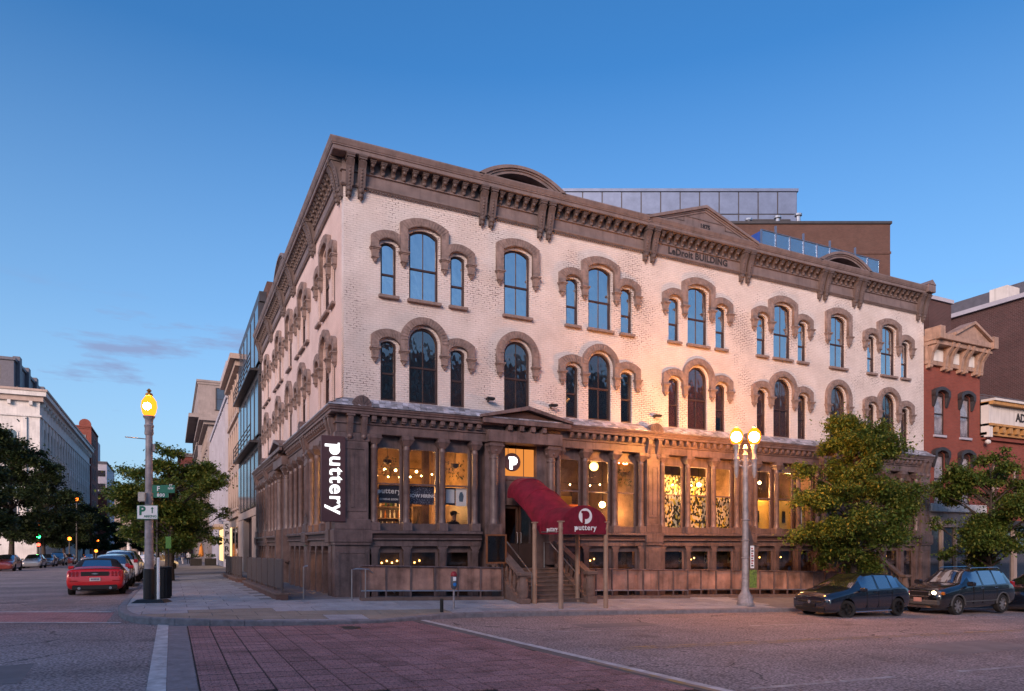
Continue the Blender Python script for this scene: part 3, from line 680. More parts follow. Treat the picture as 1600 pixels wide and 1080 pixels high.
# segmental parapet arches over the single bays, a gable in the middle
def arch_parapet(fr, u, hw=1.7, rise=.58):
    p = empty('parapet_arch', fpos(fr,u,0,0), FR[fr], B)
    oa = [(x,z) for x,z in arc(2*hw,14.20,rise,22)]
    def off(d): return [(x*(1-d/hw*.9), z-d) for x,z in oa]
    for (d0,d1,y0,y1) in ((0,.10,-.52,.2),(.10,.16,-.47,.2),(.16,.25,-.43,.2)):
        a, b = off(d0), off(d1)
        put('arch_moulding', fill2d(a+list(reversed(b)), [], y0, y1), TRIM2, p)
    put('tympanum', fill2d([(x,z) for x,z in off(.2)], [], -.05, .1), SHOP2, p)
arch_parapet(0, 6.10); arch_parapet(0, 22.28); arch_parapet(1, 11.1)
g = empty('gable', (0,0,0), 0, B)
ga, gb, gt, gx = 11.42, 16.96, 15.16, 14.19
put('tympanum', MB().prism([(ga+.02,13.9),(gb-.02,13.9),(gb-.02,14.05),(gx,gt-.10),(ga+.02,14.05)], -.435, .1).mesh('t'), TRIM2, g)
for (d0,d1,yo) in ((0,.11,.56),(.11,.17,.50),(.17,.25,.465)):
    s = (gt-14.22)/(gx-ga)
    for q in (-1,1):
        e = ga if q < 0 else gb
        MB().prism([(e-q*d0*.0,14.22-d0),(gx,gt-d0),(gx,gt-d1),(e,14.22-d1)], -yo, .1).build('raking_moulding', TRIM2, g)
for (x0,x1,z0,z1) in ((13.25,15.13,14.56,14.59),(12.7,13.15,14.36,14.39),(15.23,15.75,14.36,14.39)): MB().box(x0,x1,-.452,-.43,z0,z1).build('panel_strip', TRIM, g)
for x in (13.12,15.23): MB().box(x,x+.03,-.452,-.43,14.36,14.59).build('panel_strip', TRIM, g)
INK = mat('black_letter_paint', (.03,.026,.028), .6)
put('year_lettering', text_mesh('1875', .26, .006, .008), INK, g, (gx,-.445,14.32))
put('name_lettering', text_mesh('LeDroit BUILDING', .36, .006, .010, space=1.06), INK, B, (14.19,-.064,13.27))
# corner block at the right end
cb = empty('end_block', (0,0,0), 0, B)
MB().box(27.9,28.42,-.58,.1,13.92,14.28,.02).prism([(27.88,14.28),(28.44,14.28),(28.16,14.52)], -.6, .1).build('block', TRIM2, cb)

# ---- ground-floor shopfront
sweep2('shop_entablature', [(-.02,5.20),(.26,5.20),(.28,5.22),(.28,5.47),(.33,5.49),(.33,5.53),(.28,5.55),(.28,5.76),(-.02,5.76)], SHOP)
sweep2('shop_cornice', [(-.02,5.762),(.48,5.762),(.50,5.78),(.50,5.86),(.54,5.87),(.54,5.90),(.58,5.95),(.58,5.975),(.50,5.985),(-.02,5.985)], SHOP)
sweep2('roof_slope', [(-.01,6.0),(.555,6.0),(.02,6.335),(-.01,6.335)], TILE)
mb = MB()
for row in range(4):
    t0, t1 = row/4, (row+1)/4
    o0, o1 = .57-.54*t0, .57-.54*t1; za, zb = 6.0+.335*t0, 6.0+.335*t1
    u = -o0 + (.09 if row % 2 else 0)
    while u < L-.02:
        j = random.uniform(0,.006); e = min(u+.185, L)
        mb.add([(u,-o0-.01,za+.034+j),(e,-o0-.01,za+.034+j),(e,-o1,zb+.010),(u,-o1,zb+.010),(u,-o0-.01,za),(e,-o0-.01,za)], [(0,1,2,3),(4,5,1,0)]); u += .195
    u = -o0 + (.09 if row % 2 else 0)
    while u < DW-.02:
        j = random.uniform(0,.006); e = min(u+.185, DW)
        mb.add([(-o0-.01,u,za+.034+j),(-o0-.01,e,za+.034+j),(-o1,e,zb+.010),(-o1,u,zb+.010),(-o0-.01,u,za),(-o0-.01,e,za)], [(0,1,2,3),(4,5,1,0)]); u += .195
stuff(mb.build('roof_tiles', TILE, B))
MODM = MB().box(-.075,.075,-.46,-.27,5.62,5.758,.008).box(-.06,.06,-.42,-.27,5.57,5.62).mesh('modillion')
def shop_big(mb):
    mb.box(-.13,.13,-.5,-.2,5.70,5.76,.01)
    for i in range(6): mb.sphere((0,-.45+i*.02,5.62-i*.085),.035,6,5,(1,.8,1.1))
    mb.sphere((0,-.34,5.08),.09,8,6)
SBIG = bracket_mesh([(.2,5.72),(.48,5.72),(.46,5.55),(.40,5.35),(.36,5.15),(.32,5.02),(.2,5.0)], .085, shop_big)
COLUMN = MB().lathe([(.125,2.42),(.125,2.46),(.112,2.5),(.108,2.6),(.100,4.74),(.112,4.76),(.112,4.79),(.100,4.81),(.102,4.90)], 0,-.2,0, 14) \
    .box(-.15,.15,-.35,-.05,2.15,2.42,.012).frustum((-.11,.11,-.31,-.09),4.90,(-.20,.20,-.40,0),5.06).box(-.21,.21,-.41,.0,5.06,5.11,.008).box(-.19,.19,-.39,0,5.11,5.198).mesh('column', True)
JAMB = MB().box(-.10,.10,-.06,.14,2.15,5.198).mesh('jamb')
BPIER = MB().box(-.10,.10,-.26,.0,-1.0,1.42).box(-.13,.13,-.27,.0,1.42,1.50).frustum((-.10,.10,-.26,0),1.5,(-.2,.2,-.26,0),1.66).mesh('basement_post')
def shopwin(fr, u0, u1, interior=True):
    """one glazed bay between two columns"""
    w = u1-u0; wn = empty('shop_window', fpos(fr,(u0+u1)/2,0,0), FR[fr], B); h = w/2
    z0, z1, zr = 2.40, 4.86, 3.68
    r = .18; top = [(h,z1-r),(h-.05,z1-.07),(h-.18,z1),(-h+.18,z1),(-h+.05,z1-.07),(-h,z1-r)]
    o = [(-h-.03,2.15),(h+.03,2.15),(h+.03,5.198),(-h-.03,5.198)]
    key = ('shop', round(w,2))
    if key not in WC:
        f = fill2d(o, [[(-h+.05,z0),(h-.05,z0),(h-.05,z1-.12),(h-.08,z1-.06),(h-.14,z1-.04),(-h+.14,z1-.04),(-h+.08,z1-.06),(-h+.05,z1-.12)]], -.0, .07)
        bm = bmesh.new(); bm.from_mesh(f); m2 = MB().box(-h+.05,h-.05,-.015,.06,zr-.025,zr+.025).mesh('t'); bm.from_mesh(m2); bm.to_mesh(f); bm.free()
        WC[key] = (f, MB().box(-h+.03,h-.03,.03,.036,z0-.02,zr-.02).mesh('pane'), MB().box(-h+.03,h-.03,.02,.026,zr+.02,z1-.03).mesh('pane'))
    f, a, b = WC[key]
    put('frame', f, SHOP, wn); put('pane', a, GLASS_SHOP, wn); put('pane', b, GLASS_SHOP, wn)
BASEB = [mat('basement_board_a',(.17,.12,.105),.8,var=.4,scale=1.5), mat('basement_board_b',(.24,.18,.16),.8,var=.5,scale=1.2), mat('basement_board_c',(.12,.085,.08),.8,var=.4,scale=1.5)]
def basewin(fr, u0, u1):
    w = u1-u0; h = w/2; wn = empty('basement_window', fpos(fr,(u0+u1)/2,0,0), FR[fr], B)
    if fr:
        MB().box(-h-.1,h+.1,.50,.53,-1,1.66).build('backing', BLACK, wn); MB().box(-h,h,-.1,-.06,1.48,1.66).build('frame', SHOP2, wn); return  # side: black sheet stands in for the deep shade between posts
    MB().box(-h,h,.22,.25,-1,1.66).build('backing', BASEB[int(u0*7)%3], wn); MB().box(-h+.1,h-.1,-.085,-.08,-.9,1.45).build('pane', GLASS_DARK, wn)
    if int(u0*10) % 4 in (0,2):
        for q in range(4 if u0 < 1.5 else 2): MB().sphere((-h*.5+q*.17,.08,1.12+.06*(q%2)),.03,8,6).build('basement_bulb', emit('basement_bulb_glow',(1.0,.50,.12),9), wn)
    MB().box(-h,-h+.1,-.1,-.07,-1,1.66).box(h-.1,h,-.1,-.07,-1,1.66).box(-h+.1,h-.1,-.1,-.07,1.45,1.66).build('frame', SHOP, wn)
def pier(fr, u0, u1):
    p = empty('pier', fpos(fr,0,0,0), FR[fr], B); s = -1 if fr else 1
    a, b = min(u0*s,u1*s), max(u0*s,u1*s); c = (a+b)/2; h = (b-a)/2
    MB().box(a+.04,b-.04,-.32,.1,2.5,5.198).build('shaft', SHOP, p)
    fr_ = .07
    MB().box(a+.10,a+.16,-.345,-.32,2.75,4.75).box(b-.16,b-.10,-.345,-.32,2.75,4.75).box(a+.16,b-.16,-.345,-.32,4.69,4.75).box(a+.16,b-.16,-.345,-.32,2.75,2.81).box(c-.05,c+.05,-.34,-.32,2.86,4.64,.008).build('panel', SHOP, p)
    MB().box(a-.02,b+.02,-.38,.1,2.18,2.5,.015).box(a-.06,b+.06,-.43,.1,1.78,2.178,.015).box(a-.03,b+.03,-.40,.1,1.70,1.78).build('pedestal', SHOP, p)
    MB().box(a,b,-.33,.1,-1.0,1.70).build('basement_shaft', SHOP, p)
    MB().box(a+.08,a+.14,-.35,-.33,.0,1.5).box(b-.14,b-.08,-.35,-.33,.0,1.5).box(a+.14,b-.14,-.35,-.33,1.44,1.5).build('panel', SHOP, p)
    MB().box(a,b,-.34,.1,4.95,5.198).build('capital', SHOP, p)
def bay(fr, cols, ends=(True,True)):
    for i, c in enumerate(cols):
        fput('column', COLUMN, SHOP, fr, c, 0, 0); fput('jamb', JAMB, SHOP2, fr, c, 0, 0); fput('basement_post', BPIER, SHOP, fr, c, 0, 0)
    for i in range(len(cols)-1): shopwin(fr, cols[i]+.115, cols[i+1]-.115); basewin(fr, cols[i]+.11, cols[i+1]-.11)
    for c, s_ in ((cols[0],-1),(cols[-1],1)):
        ca, cb2 = (c+s_*.101, c+s_*.46); ca, cb2 = min(ca,cb2), max(ca,cb2)
        if fr: ca, cb2 = -cb2, -ca
        MB().box(ca,cb2,.02,.13,-.9,5.198).build('infill', SHOP2, B, fpos(fr,0,0,0), FR[fr])
    a, b = cols[0]-.2, cols[-1]+.2
    if fr: a, b = -b, -a
    s = empty('sill_course', fpos(fr,0,0,0), FR[fr], B)
    MB().box(a,b,-.42,.05,2.06,2.148,.012).build('ledge', SHOP, s); MB().box(a,b,-.33,.05,1.92,2.058).build('apron', SHOP2, s); MB().box(a,b,-.36,.05,1.86,1.918,.01).build('ledge', SHOP, s); MB().box(a,b,-.28,.05,1.662,1.858).build('apron', SHOP, s)
FA, FB, FC, FD, FE = [.92,1.98,3.21,4.38],[7.62,8.78,10.07,11.26],[12.26,13.53,14.84,16.08],[17.10,18.31,19.60,20.76],[24.0,25.17,26.41,27.5]
for c in (FA,FB,FC,FD,FE): bay(0, c)
SA, SB_, SCC, SD_ = [.95,2.1,3.3,4.45],[5.55,6.8,8.05,9.3],[12.9,14.15,15.4,16.65],[17.75,18.9,20.1,21.25]
for c in (SA,SB_,SCC,SD_): bay(1, c)
for a, b in ((-.34,.74),(11.42,12.10),(16.26,16.92),(27.66,28.4)): pier(0, a, b)
for a, b in ((.335,.76),(4.62,5.38),(16.82,17.58),(21.42,22.2)): pier(1, a, b)
shop_pf = [.12,.56,11.52,11.98,16.38,16.84,27.8,28.2]
for u in shop_pf: fput('shop_scroll_bracket', SBIG, SHOP, 0, u, 0, 0)
for u in (.12,.58,4.75,5.25,16.95,17.45,21.6,22.0): fput('shop_scroll_bracket', SBIG, SHOP, 1, u, 0, 0)
for a, b in ((.70,4.6),(7.9,11.38),(12.12,16.24),(16.98,20.5),(23.8,27.66)):
    n = round((b-a)/.33)
    for q in range(n): fput('modillion', MODM, SHOP, 0, a+(b-a)*(q+.5)/n, 0, 0)
for a, b in ((.72,4.6),(5.4,9.4),(12.8,16.8),(17.6,21.5)):
    n = round((b-a)/.36)
    for q in range(n): fput('modillion', MODM, SHOP, 1, a+(b-a)*(q+.5)/n, 0, 0)
# entrances: pair of large columns, pediment, recessed door with transom
BCOL = MB().lathe([(.19,2.42),(.19,2.47),(.165,2.52),(.16,2.62),(.145,4.62),(.165,4.64),(.165,4.68),(.145,4.70),(.15,4.80)],0,-.28,0,16).box(-.22,.22,-.5,-.05,1.0,2.42,.015).frustum((-.15,.15,-.43,-.1),4.80,(-.25,.25,-.53,0),5.05).box(-.27,.27,-.55,0,5.05,5.12,.01).box(-.24,.24,-.5,0,5.12,5.198)
for a in range(8):
    t = a*math.pi/4; BCOL.sphere((.17*math.cos(t),-.28+.17*math.sin(t),4.92),.06,6,5)
BCOL = BCOL.mesh('column', True)
LIT_TR = emit('transom_glow', (1.0,.34,.07), .42)
DOORM = mat('dark_door_paint', (.055,.035,.03), .45)
def entrance(fr, c, hw=1.12, lit=True):
    for s in (-1,1):
        fput('large_column', BCOL, SHOP, fr, c+s*hw, 0, 0)
    e = empty('doorway', fpos(fr,c,0,0), FR[fr], B)
    for s in (-1,1):
        MB().box(min(s*1.0,s*.62),max(s*1.0,s*.62),-.12,.5,.9,5.198).build('jamb_panel', SHOP, e)
        MB().box(min(s*1.42,s*.98),max(s*1.42,s*.98),-.2,.3,-.9,5.198).build('pilaster', SHOP, e)
    MB().box(-.62,.62,.0,.12,3.98,4.12).box(-.62,.62,.0,.12,3.10,3.2).box(-.62,.62,.04,.08,3.2,3.98).build('transom_bar', SHOP, e)
    MB().box(-.62,.62,.12,.13,4.12,5.1).build('transom_pane', LIT_TR if lit else GLASS_DARK, e)
    MB().box(.20,.22,.10,.12,4.12,5.1).build('transom_mullion', SHOP2, e)
    for s in (-1,1):
        d = empty('door', (0,0,0), 0, e); a, b = (.01*s, .61*s); a, b = min(a,b), max(a,b)
        d.location = (0,.12,0)
        MB().box(a,a+.09,-.03,.03,.92,3.09).box(b-.09,b,-.03,.03,.92,3.09).box(a+.09,b-.09,-.03,.03,.92,1.75).box(a+.09,b-.09,-.03,.03,2.98,3.09).build('door_leaf', DOORM if lit else SHOP2, d)
    # pediment over the shop cornice
    pd = empty('pediment', (0,0,0), 0, e)
    MB().prism([(-1.55,5.99),(1.55,5.99),(0,6.30)], -.50, .0).build('tympanum', SHOP2, pd)
    for s in (-1,1):
        MB().prism([(s*1.78,5.97),(0,6.34),(0,6.47),(s*1.78,6.06)], -.72, .0).build('raking_cornice', SHOP, pd)
    MB().box(-1.7,1.7,-.70,-.585,5.80,5.965,.01).build('cornice_break', SHOP, pd)
    for q in range(4): MB().box(-.66+q*.44-.08,-.66+q*.44+.08,-.64,-.3,5.60,5.79,.01).build('modillion', SHOP, pd)
    MB().box(-1.42,1.42,-.56,-.285,5.2,5.60,.01).build('entablature_break', SHOP, pd)
    return e
e1_ = entrance(0, 6.18); e2_ = entrance(0, 22.20, lit=False); e3_ = entrance(1, 11.1, lit=False)
for s in (-1,1):      # pulls and lit glass on the main doors
    MB().tube([(s*.07,.09,1.75),(s*.07,.03,1.78),(s*.07,.03,2.12),(s*.07,.09,2.15)],.018,8).build('door_handle', STEEL, e1_)
    MB().box(min(s*.1,s*.52),max(s*.1,s*.52),.115,.121,1.75,2.98).build('door_pane', GLASS_SHOP, e1_)
# small fan-shaped crests sitting on the tiled roof
def crest(fr, u):
    mb = MB(); pts = [(-.32,0)] + [( -.32*math.cos(math.pi*i/12), .36*math.sin(math.pi*i/12)) for i in range(13)] + [(.32,0)]
    mb.prism(pts[1:-1], -.06, .25)
    for i in range(7):
        t = math.pi*(i+.5)/7; mb.prism([(0,0),(.28*math.cos(t-.14),.30*math.sin(t-.14)),(.30*math.cos(t),.33*math.sin(t)),(.28*math.cos(t+.14),.30*math.sin(t+.14))], -.085,-.05)
    fput('roof_crest', mb.mesh('roof_crest'), SHOP, fr, u, .5, 5.98)
crest(0,.45); crest(0,11.75); crest(0,16.6); crest(1,5.0); crest(1,17.2)
# ---------------------------------------------------------------- rooms behind the shopfront
WARM = (1.0,.48,.145)
OCH = mat('room_ochre_plaster', (.36,.22,.10), .9, var=.35, scale=1.5)
BRN = mat('room_brown_plaster', (.30,.19,.135), .9, var=.35, scale=1.2)
YEL = mat('room_yellow_wall', (.62,.42,.10), .9, var=.1)
FLO = mat('room_wood_floor', (.16,.09,.05), .5, var=.3, scale=6)
CEI = mat('room_dark_ceiling', (.09,.06,.045), .9, var=.2)
WALLP = bpy.data.materials.new('leaf_wallpaper'); WALLP.use_nodes = True
n = WALLP.node_tree.nodes; l = WALLP.node_tree.links
tc = n.new('ShaderNodeTexCoord'); vo = n.new('ShaderNodeTexVoronoi'); vo.inputs['Scale'].default_value = 14; vo.inputs['Randomness'].default_value = 1
mp = n.new('ShaderNodeMapping'); mp.inputs['Scale'].default_value = (1,1,.7); mp.inputs['Rotation'].default_value = (0,.6,0); l.new(tc.outputs['Object'], mp.inputs[0]); l.new(mp.outputs[0], vo.inputs['Vector'])
cr = n.new('ShaderNodeValToRGB'); cr.color_ramp.interpolation = 'CONSTANT'; sp = n.new('ShaderNodeSeparateColor'); l.new(vo.outputs['Color'], sp.inputs[0])
cr.color_ramp.elements[0].color = (.02,.02,.015,1); e = cr.color_ramp.elements.new(.3); e.color = (.7,.66,.5,1); e = cr.color_ramp.elements.new(.55); e.color = (.62,.5,.08,1); e = cr.color_ramp.elements.new(.72); e.color = (.03,.03,.02,1)
cr.color_ramp.elements[-1].position = .85; cr.color_ramp.elements[-1].color = (.75,.72,.6,1)
l.new(sp.outputs[0], cr.inputs['Fac']); l.new(cr.outputs['Color'], n['Principled BSDF'].inputs['Base Color'])
rm = empty('shop_interior', (0,0,0), 0, B)
MB().box(.15,L-.31,.15,DW-.31,.80,.95).build('floor', FLO, rm)
MB().box(.32,L-.31,.32,DW-.31,5.80,5.848).build('ceiling', CEI, rm)
MB().box(4.55,L-.31,4.6,4.75,.95,5.8).build('back_wall', BRN, rm)
MB().box(4.55,4.7,4.76,DW-.31,.95,5.8).build('back_wall', OCH, rm)
MB().box(.4,4.5,5.6,5.7,.95,5.8).build('partition', OCH, rm)
for x in (4.75,7.45,11.7,16.55,20.95,23.55): MB().box(x,x+.1,.32,4.59,.95,5.8).build('partition', OCH if x < 10 else BRN, rm)
MB().box(12.3,16.5,.55,.60,.95,3.72).build('leaf_patterned_screen', WALLP, rm)['label'] = 'screen papered with black, white and yellow leaves'
MB().box(12.6,16.5,1.9,1.95,3.0,4.7).build('leaf_patterned_screen', WALLP, rm)
MB().box(17.3,20.85,.62,.66,.95,3.66).build('yellow_screen', YEL, rm)
for x in (17.95,18.75,19.5): MB().box(x,x+.16,.57,.619,2.7,3.2).build('wall_picture', BLACK, rm)
for k in range(5): MB().tube([(20.1+k*.09,.42,2.4),(20.1+k*.09,.42,3.7)],.045,6).build('curtain_fold', mat('white_curtain',(.75,.75,.8),.9), rm)
MB().box(17.15,17.42,.40,.42,2.4,3.66).build('curtain_panel', MATS['white_curtain'], rm)
AMB = emit('amber_bulb', (1.0,.62,.22), 14)
AMB2 = emit('amber_globe', (1.0,.55,.13), 4.5)
def bulb_lamp(x, y, z, lab, watt, drop=.6, r=.08, shade=None, m=None, glow=None):
    t = thing('pendant_lamp', lab, 'lamp', (x,y,z), 0, 'lamps inside the shop rooms')
    MB().tube([(0,0,r*.8),(0,0,5.8-z)],.012,6).build('cord', BLACK, t)
    MB().sphere((0,0,0),r,12,8).build('bulb', glow or AMB, t)
    if shade: MB().lathe(shade,0,0,0,14,cap=False).build('shade', m or mat('brass',(.45,.26,.08),.35,.8), t, smooth=True)
    if watt: point('lamp_light', (x,y-.0,z-r-.25), WARM, watt*1.45, .12)
    return t
bulb_lamp(1.15,2.2,4.05,'ornate brass chandelier hanging in the room left of the main entrance',70,.6,.09,[(.10,.30),(.05,.22),(.22,.08),(.26,-.04),(.20,-.06)])
bulb_lamp(3.9,3.4,3.4,'small amber wall-side bulb behind the third window left of the entrance',60,.5,.10)
bulb_lamp(9.75,.75,4.72,'glowing amber glass globe just behind the middle window right of the red awning',30,.6,.17,[(.05,.26),(.19,.17)],glow=AMB2)
bulb_lamp(8.35,2.2,3.28,'small amber lantern low behind the first window right of the red awning',25,.5,.09)
bulb_lamp(10.95,2.0,3.35,'bright amber lantern low behind the window beside the middle pier',45,.5,.13)
bulb_lamp(12.9,1.0,4.35,'small bulb left of the leaf patterned screen',45,.4,.06)
bulb_lamp(15.2,1.1,4.25,'bulb above the right end of the leaf patterned screen',60,.4,.09)
bulb_lamp(13.9,.30,4.95,'ceiling spot over the middle of the leaf patterned screen',60,.3,.05)
bulb_lamp(18.0,.45,4.40,'star-bright bulb high behind the window right of the twin street lamp',70,.4,.07)
bulb_lamp(19.6,.35,5.0,'ceiling bulb above the yellow screen near the leafy street tree',40,.4,.06)
bulb_lamp(25.6,2.4,4.4,'bulb in the far right shop room behind the street tree',40,.4,.08)
bulb_lamp(2.2,9.0,4.2,'bulb in the side room behind the near columns of the side street',70,.4,.1)
bulb_lamp(2.2,16.0,4.2,'bulb in the side room behind the far columns of the side street',70,.4,.1)
bulb_lamp(.95,3.2,8.45,'dim amber bulb behind the left second-floor window group',9,.4,.07)
bulb_lamp(9.3,2.2,7.9,'dim amber bulb behind the second-floor windows above the pediment',12,.4,.07)
bulb_lamp(6.5,2.6,8.1,'dim amber bulb behind the single arched second-floor window',6,.4,.05)
tr = thing('track_light', 'ceiling track with four bare bulbs behind the second shop window', 'lamp', (2.0,2.6,4.45), R(8))
MB().box(-.1,1.5,-.02,.02,.05,.08).build('rail', BLACK, tr)
MB().tube([(.7,0,.08),(.7,0,1.35)],.012,6).build('hanger', BLACK, tr)
for i in range(4): MB().sphere((.05+i*.42,0,-.03),.05,10,6).build('bulb', AMB, tr)
point('lamp_light', (2.6,2.2,4.1), WARM, 110, .2)
def string_lights(x0, x1, y, z, n_, lab):
    t = thing('string_lights', lab, 'lamp', (x0,y,z), 0, 'strings of small bulbs inside the shop')
    pts = [((x1-x0)*k/n_, .0, -.25*math.sin(math.pi*k/n_)) for k in range(n_+1)]
    MB().tube(pts,.008,5).build('wire', BLACK, t)
    for p in pts[1:-1]: MB().sphere((p[0],p[1],p[2]-.05),.032,8,6).build('bulb', AMB, t)
string_lights(.6,4.4,3.0,4.5,9,'string of small bulbs under the ceiling left of the entrance'); string_lights(7.8,11.5,1.6,4.35,8,'string of small bulbs under the ceiling right of the awning'); string_lights(12.4,16.4,1.2,4.5,8,'string of small bulbs over the leaf patterned screen')
WAIN = mat('dark_wainscot', (.07,.04,.03), .6, var=.4, scale=3)
MB().box(.42,4.48,5.55,5.599,.95,3.3).build('wainscot', WAIN, rm); MB().box(7.56,11.69,4.55,4.599,.95,3.0).build('wainscot', WAIN, rm); MB().box(4.70,4.749,.5,5.5,.95,3.2).build('wainscot', WAIN, rm)
# plants and tables seen through the first windows
LEAFI = mat('indoor_leaf', (.05,.075,.03), .6, var=.3)
def potted(x, y, s, lab):
    t = thing('potted_plant', lab, 'plant', (x,y,.95), random.random()*6, 'potted plants in the window')
    MB().lathe([(.10*s,0),(.15*s,.3*s),(.13*s,.3*s)],0,0,0,10).build('pot', mat('terracotta',(.3,.12,.06),.8), t)
    mb = MB()
    for i in range(34):
        a = random.random()*6.28; tl = random.uniform(.15,1.0); l_ = random.uniform(.5,1.25)*s; w_ = .045*s
        d = Vector((math.cos(a)*math.sin(tl),math.sin(a)*math.sin(tl),math.cos(tl))); sd = Vector((-math.sin(a),math.cos(a),0))*w_
        p0 = Vector((0,0,.28*s)); p1 = p0+d*l_*.55; p2 = p0+d*l_+Vector((0,0,-.25*l_*tl))
        mb.add([p0,p1-sd,p2,p1+sd], [(0,1,2,3)])
    mb.build('foliage', LEAFI, t)
potted(1.2,.75,1.3,'spiky dark plant in the first shop window under the lettered banner')
potted(2.45,.8,1.35,'tall spiky plant under the NOW HIRING sign')
potted(3.35,1.0,1.1,'low spiky plant at the left of the third shop window')
potted(10.4,1.6,1.25,'leafy plant in the room right of the awning')
def shelf_unit(x, y, w, lab, rz=0):
    t = thing('back_bar_shelf', lab, 'shelf', (x,y,.95), rz, 'bottle shelves inside the shop')
    for s in (-1,1): MB().box(s*w/2-.03,s*w/2+.03,-.16,.16,0,3.0).build('upright', FLO, t)
    for z in (.9,1.35,1.8,2.25,2.7): MB().box(-w/2+.031,w/2-.031,-.15,.15,z,z+.04).build('shelf_board', FLO, t)
    bt = [mat('bottle_green',(.05,.12,.04),.1), mat('bottle_amber',(.35,.14,.03),.1), mat('bottle_clear',(.5,.48,.42),.1)]
    for z in (.94,1.39,1.84,2.29):
        xx = -w/2+.12
        while xx < w/2-.1:
            MB().lathe([(.04,0),(.04,.18),(.016,.24),(.016,.31)],xx,random.uniform(-.05,.05),z,7).build('bottle', random.choice(bt), t); xx += random.uniform(.14,.26)
shelf_unit(2.6,5.3,2.6,'bottle shelf at the back of the room left of the entrance')
shelf_unit(9.0,4.35,2.2,'bottle shelf at the back of the room right of the awning')
for x, z, w_, h_ in ((3.4,3.6,.7,.9),(10.6,3.3,.8,1.1),(11.2,3.9,.4,.5),(8.0,3.9,.5,.6)): MB().box(x-w_/2,x+w_/2,4.50 if x > 5 else 5.5,4.599 if x > 5 else 5.599,z-h_/2,z+h_/2).build('wall_picture', random.choice((BLACK,YEL,FLO)), rm)
for y in (1.0,2.2,3.4): MB().box(.4,4.5,y,y+.22,5.45,5.79).build('ceiling_beam', CEI, rm); MB().box(7.6,11.6,y,y+.22,5.45,5.79).build('ceiling_beam', CEI, rm)
SOFA = mat('orange_velvet', (.50,.14,.035), .85, var=.2)
def booth(x, y, w, lab):
    t = thing('booth_sofa', lab, 'sofa', (x,y,.95), 0, 'orange booths behind the windows right of the awning')
    MB().box(-w/2,w/2,-.3,.35,.12,.5,.05).build('seat', SOFA, t); MB().box(-w/2,w/2,.36,.55,.12,2.35,.06).build('backrest', SOFA, t); MB().box(-w/2+.05,w/2-.05,-.25,.5,0,.118).build('plinth', BLACK, t)
booth(8.35,1.3,1.1,'tall orange booth half hidden by the red awning'); booth(9.65,1.2,1.0,'tall orange booth left of the amber globe lamp')
booth(10.75,2.6,.9,'orange booth lit by the bright lantern beside the middle pier')
def stool(x, y, lab):
    t = thing('bar_stool', lab, 'stool', (x,y,.95), 0, 'bar stools inside the shop')
    MB().lathe([(.17,.74),(.19,.76),(.19,.80),(.15,.82)],0,0,0,14).build('seat', BLACK, t)
    for k in range(4):
        a = k*math.pi/2+.78; MB().tube([(.10*math.cos(a),.10*math.sin(a),.74),(.2*math.cos(a),.2*math.sin(a),0)],.014,6).build('leg', BLACK, t)
bc = thing('bar_counter', 'dark bar counter in the room left of the entrance', 'counter', (2.6,4.3,.95))
MB().box(-1.6,1.6,-.25,.25,0,1.05).build('front', WAIN, bc); MB().box(-1.7,1.7,-.32,.3,1.05,1.12,.01).build('top', FLO, bc)
for x, lab in ((1.4,'bar stool at the left end of the bar counter'),(2.2,'second bar stool along the bar counter'),(3.0,'third bar stool along the bar counter'),(3.8,'bar stool at the right end of the bar counter')): stool(x, 3.75, lab)
for x, y, lab in ((9.2,2.4,'bar stool between the orange booths'),(11.1,1.4,'bar stool under the bright lantern')): stool(x, y, lab)
for x, y in ((2.55,1.9),(3.75,3.1),(9.15,3.0),(10.3,2.2)): MB().box(x-.11,x+.11,y-.11,y+.11,.95,5.45).build('interior_post', WAIN, rm)
for x, y, lab in ((1.75,1.2,'hanging plant behind the first window left of the entrance'),(4.25,1.3,'hanging plant behind the third window left of the entrance'),(8.1,1.0,'hanging plant right of the awning'),(11.35,1.1,'hanging plant beside the middle pier')):
    t = thing('hanging_plant', lab, 'plant', (x,y,4.6), 0, 'hanging plants inside the shop'); MB().tube([(0,0,0),(0,0,1.15)],.01,5).build('cord', BLACK, t); MB().lathe([(.05,-.16),(.14,-.1),(.15,0),(.12,.0)],0,0,0,10).build('basket', WAIN, t)
    mb = MB()
    for i in range(70):
        a = random.random()*6.28; r_ = random.uniform(.02,.3); z = random.uniform(-.55,.12); c = Vector((r_*math.cos(a),r_*math.sin(a),z)); mb.add([c,c+Vector((.05*math.cos(a),.05*math.sin(a),.02)),c+Vector((.07*math.cos(a+.6),.07*math.sin(a+.6),-.06))],[(0,1,2)])
    mb.build('foliage', LEAFI, t)
for x, y, lab in ((2.9,2.2,'round bar table with glasses behind the NOW HIRING sign'),(4.0,2.0,'round bar table behind the white poster')):
    t = thing('bar_table', lab, 'table', (x,y,.95)); MB().lathe([(.42,1.02),(.45,1.04),(.45,1.07),(.42,1.08)],0,0,0,18).build('table_top', FLO, t); MB().lathe([(.25,0),(.25,.02),(.04,.05),(.04,1.02)],0,0,0,10).build('pedestal', BLACK, t)
    for k in range(3): MB().lathe([(.035,0),(.01,.03),(.01,.1),(.045,.14),(.04,.22)],.2*math.cos(k*2.1),.2*math.sin(k*2.1),1.085,8).build('glass_on_table', GLASS_SHOP, t)

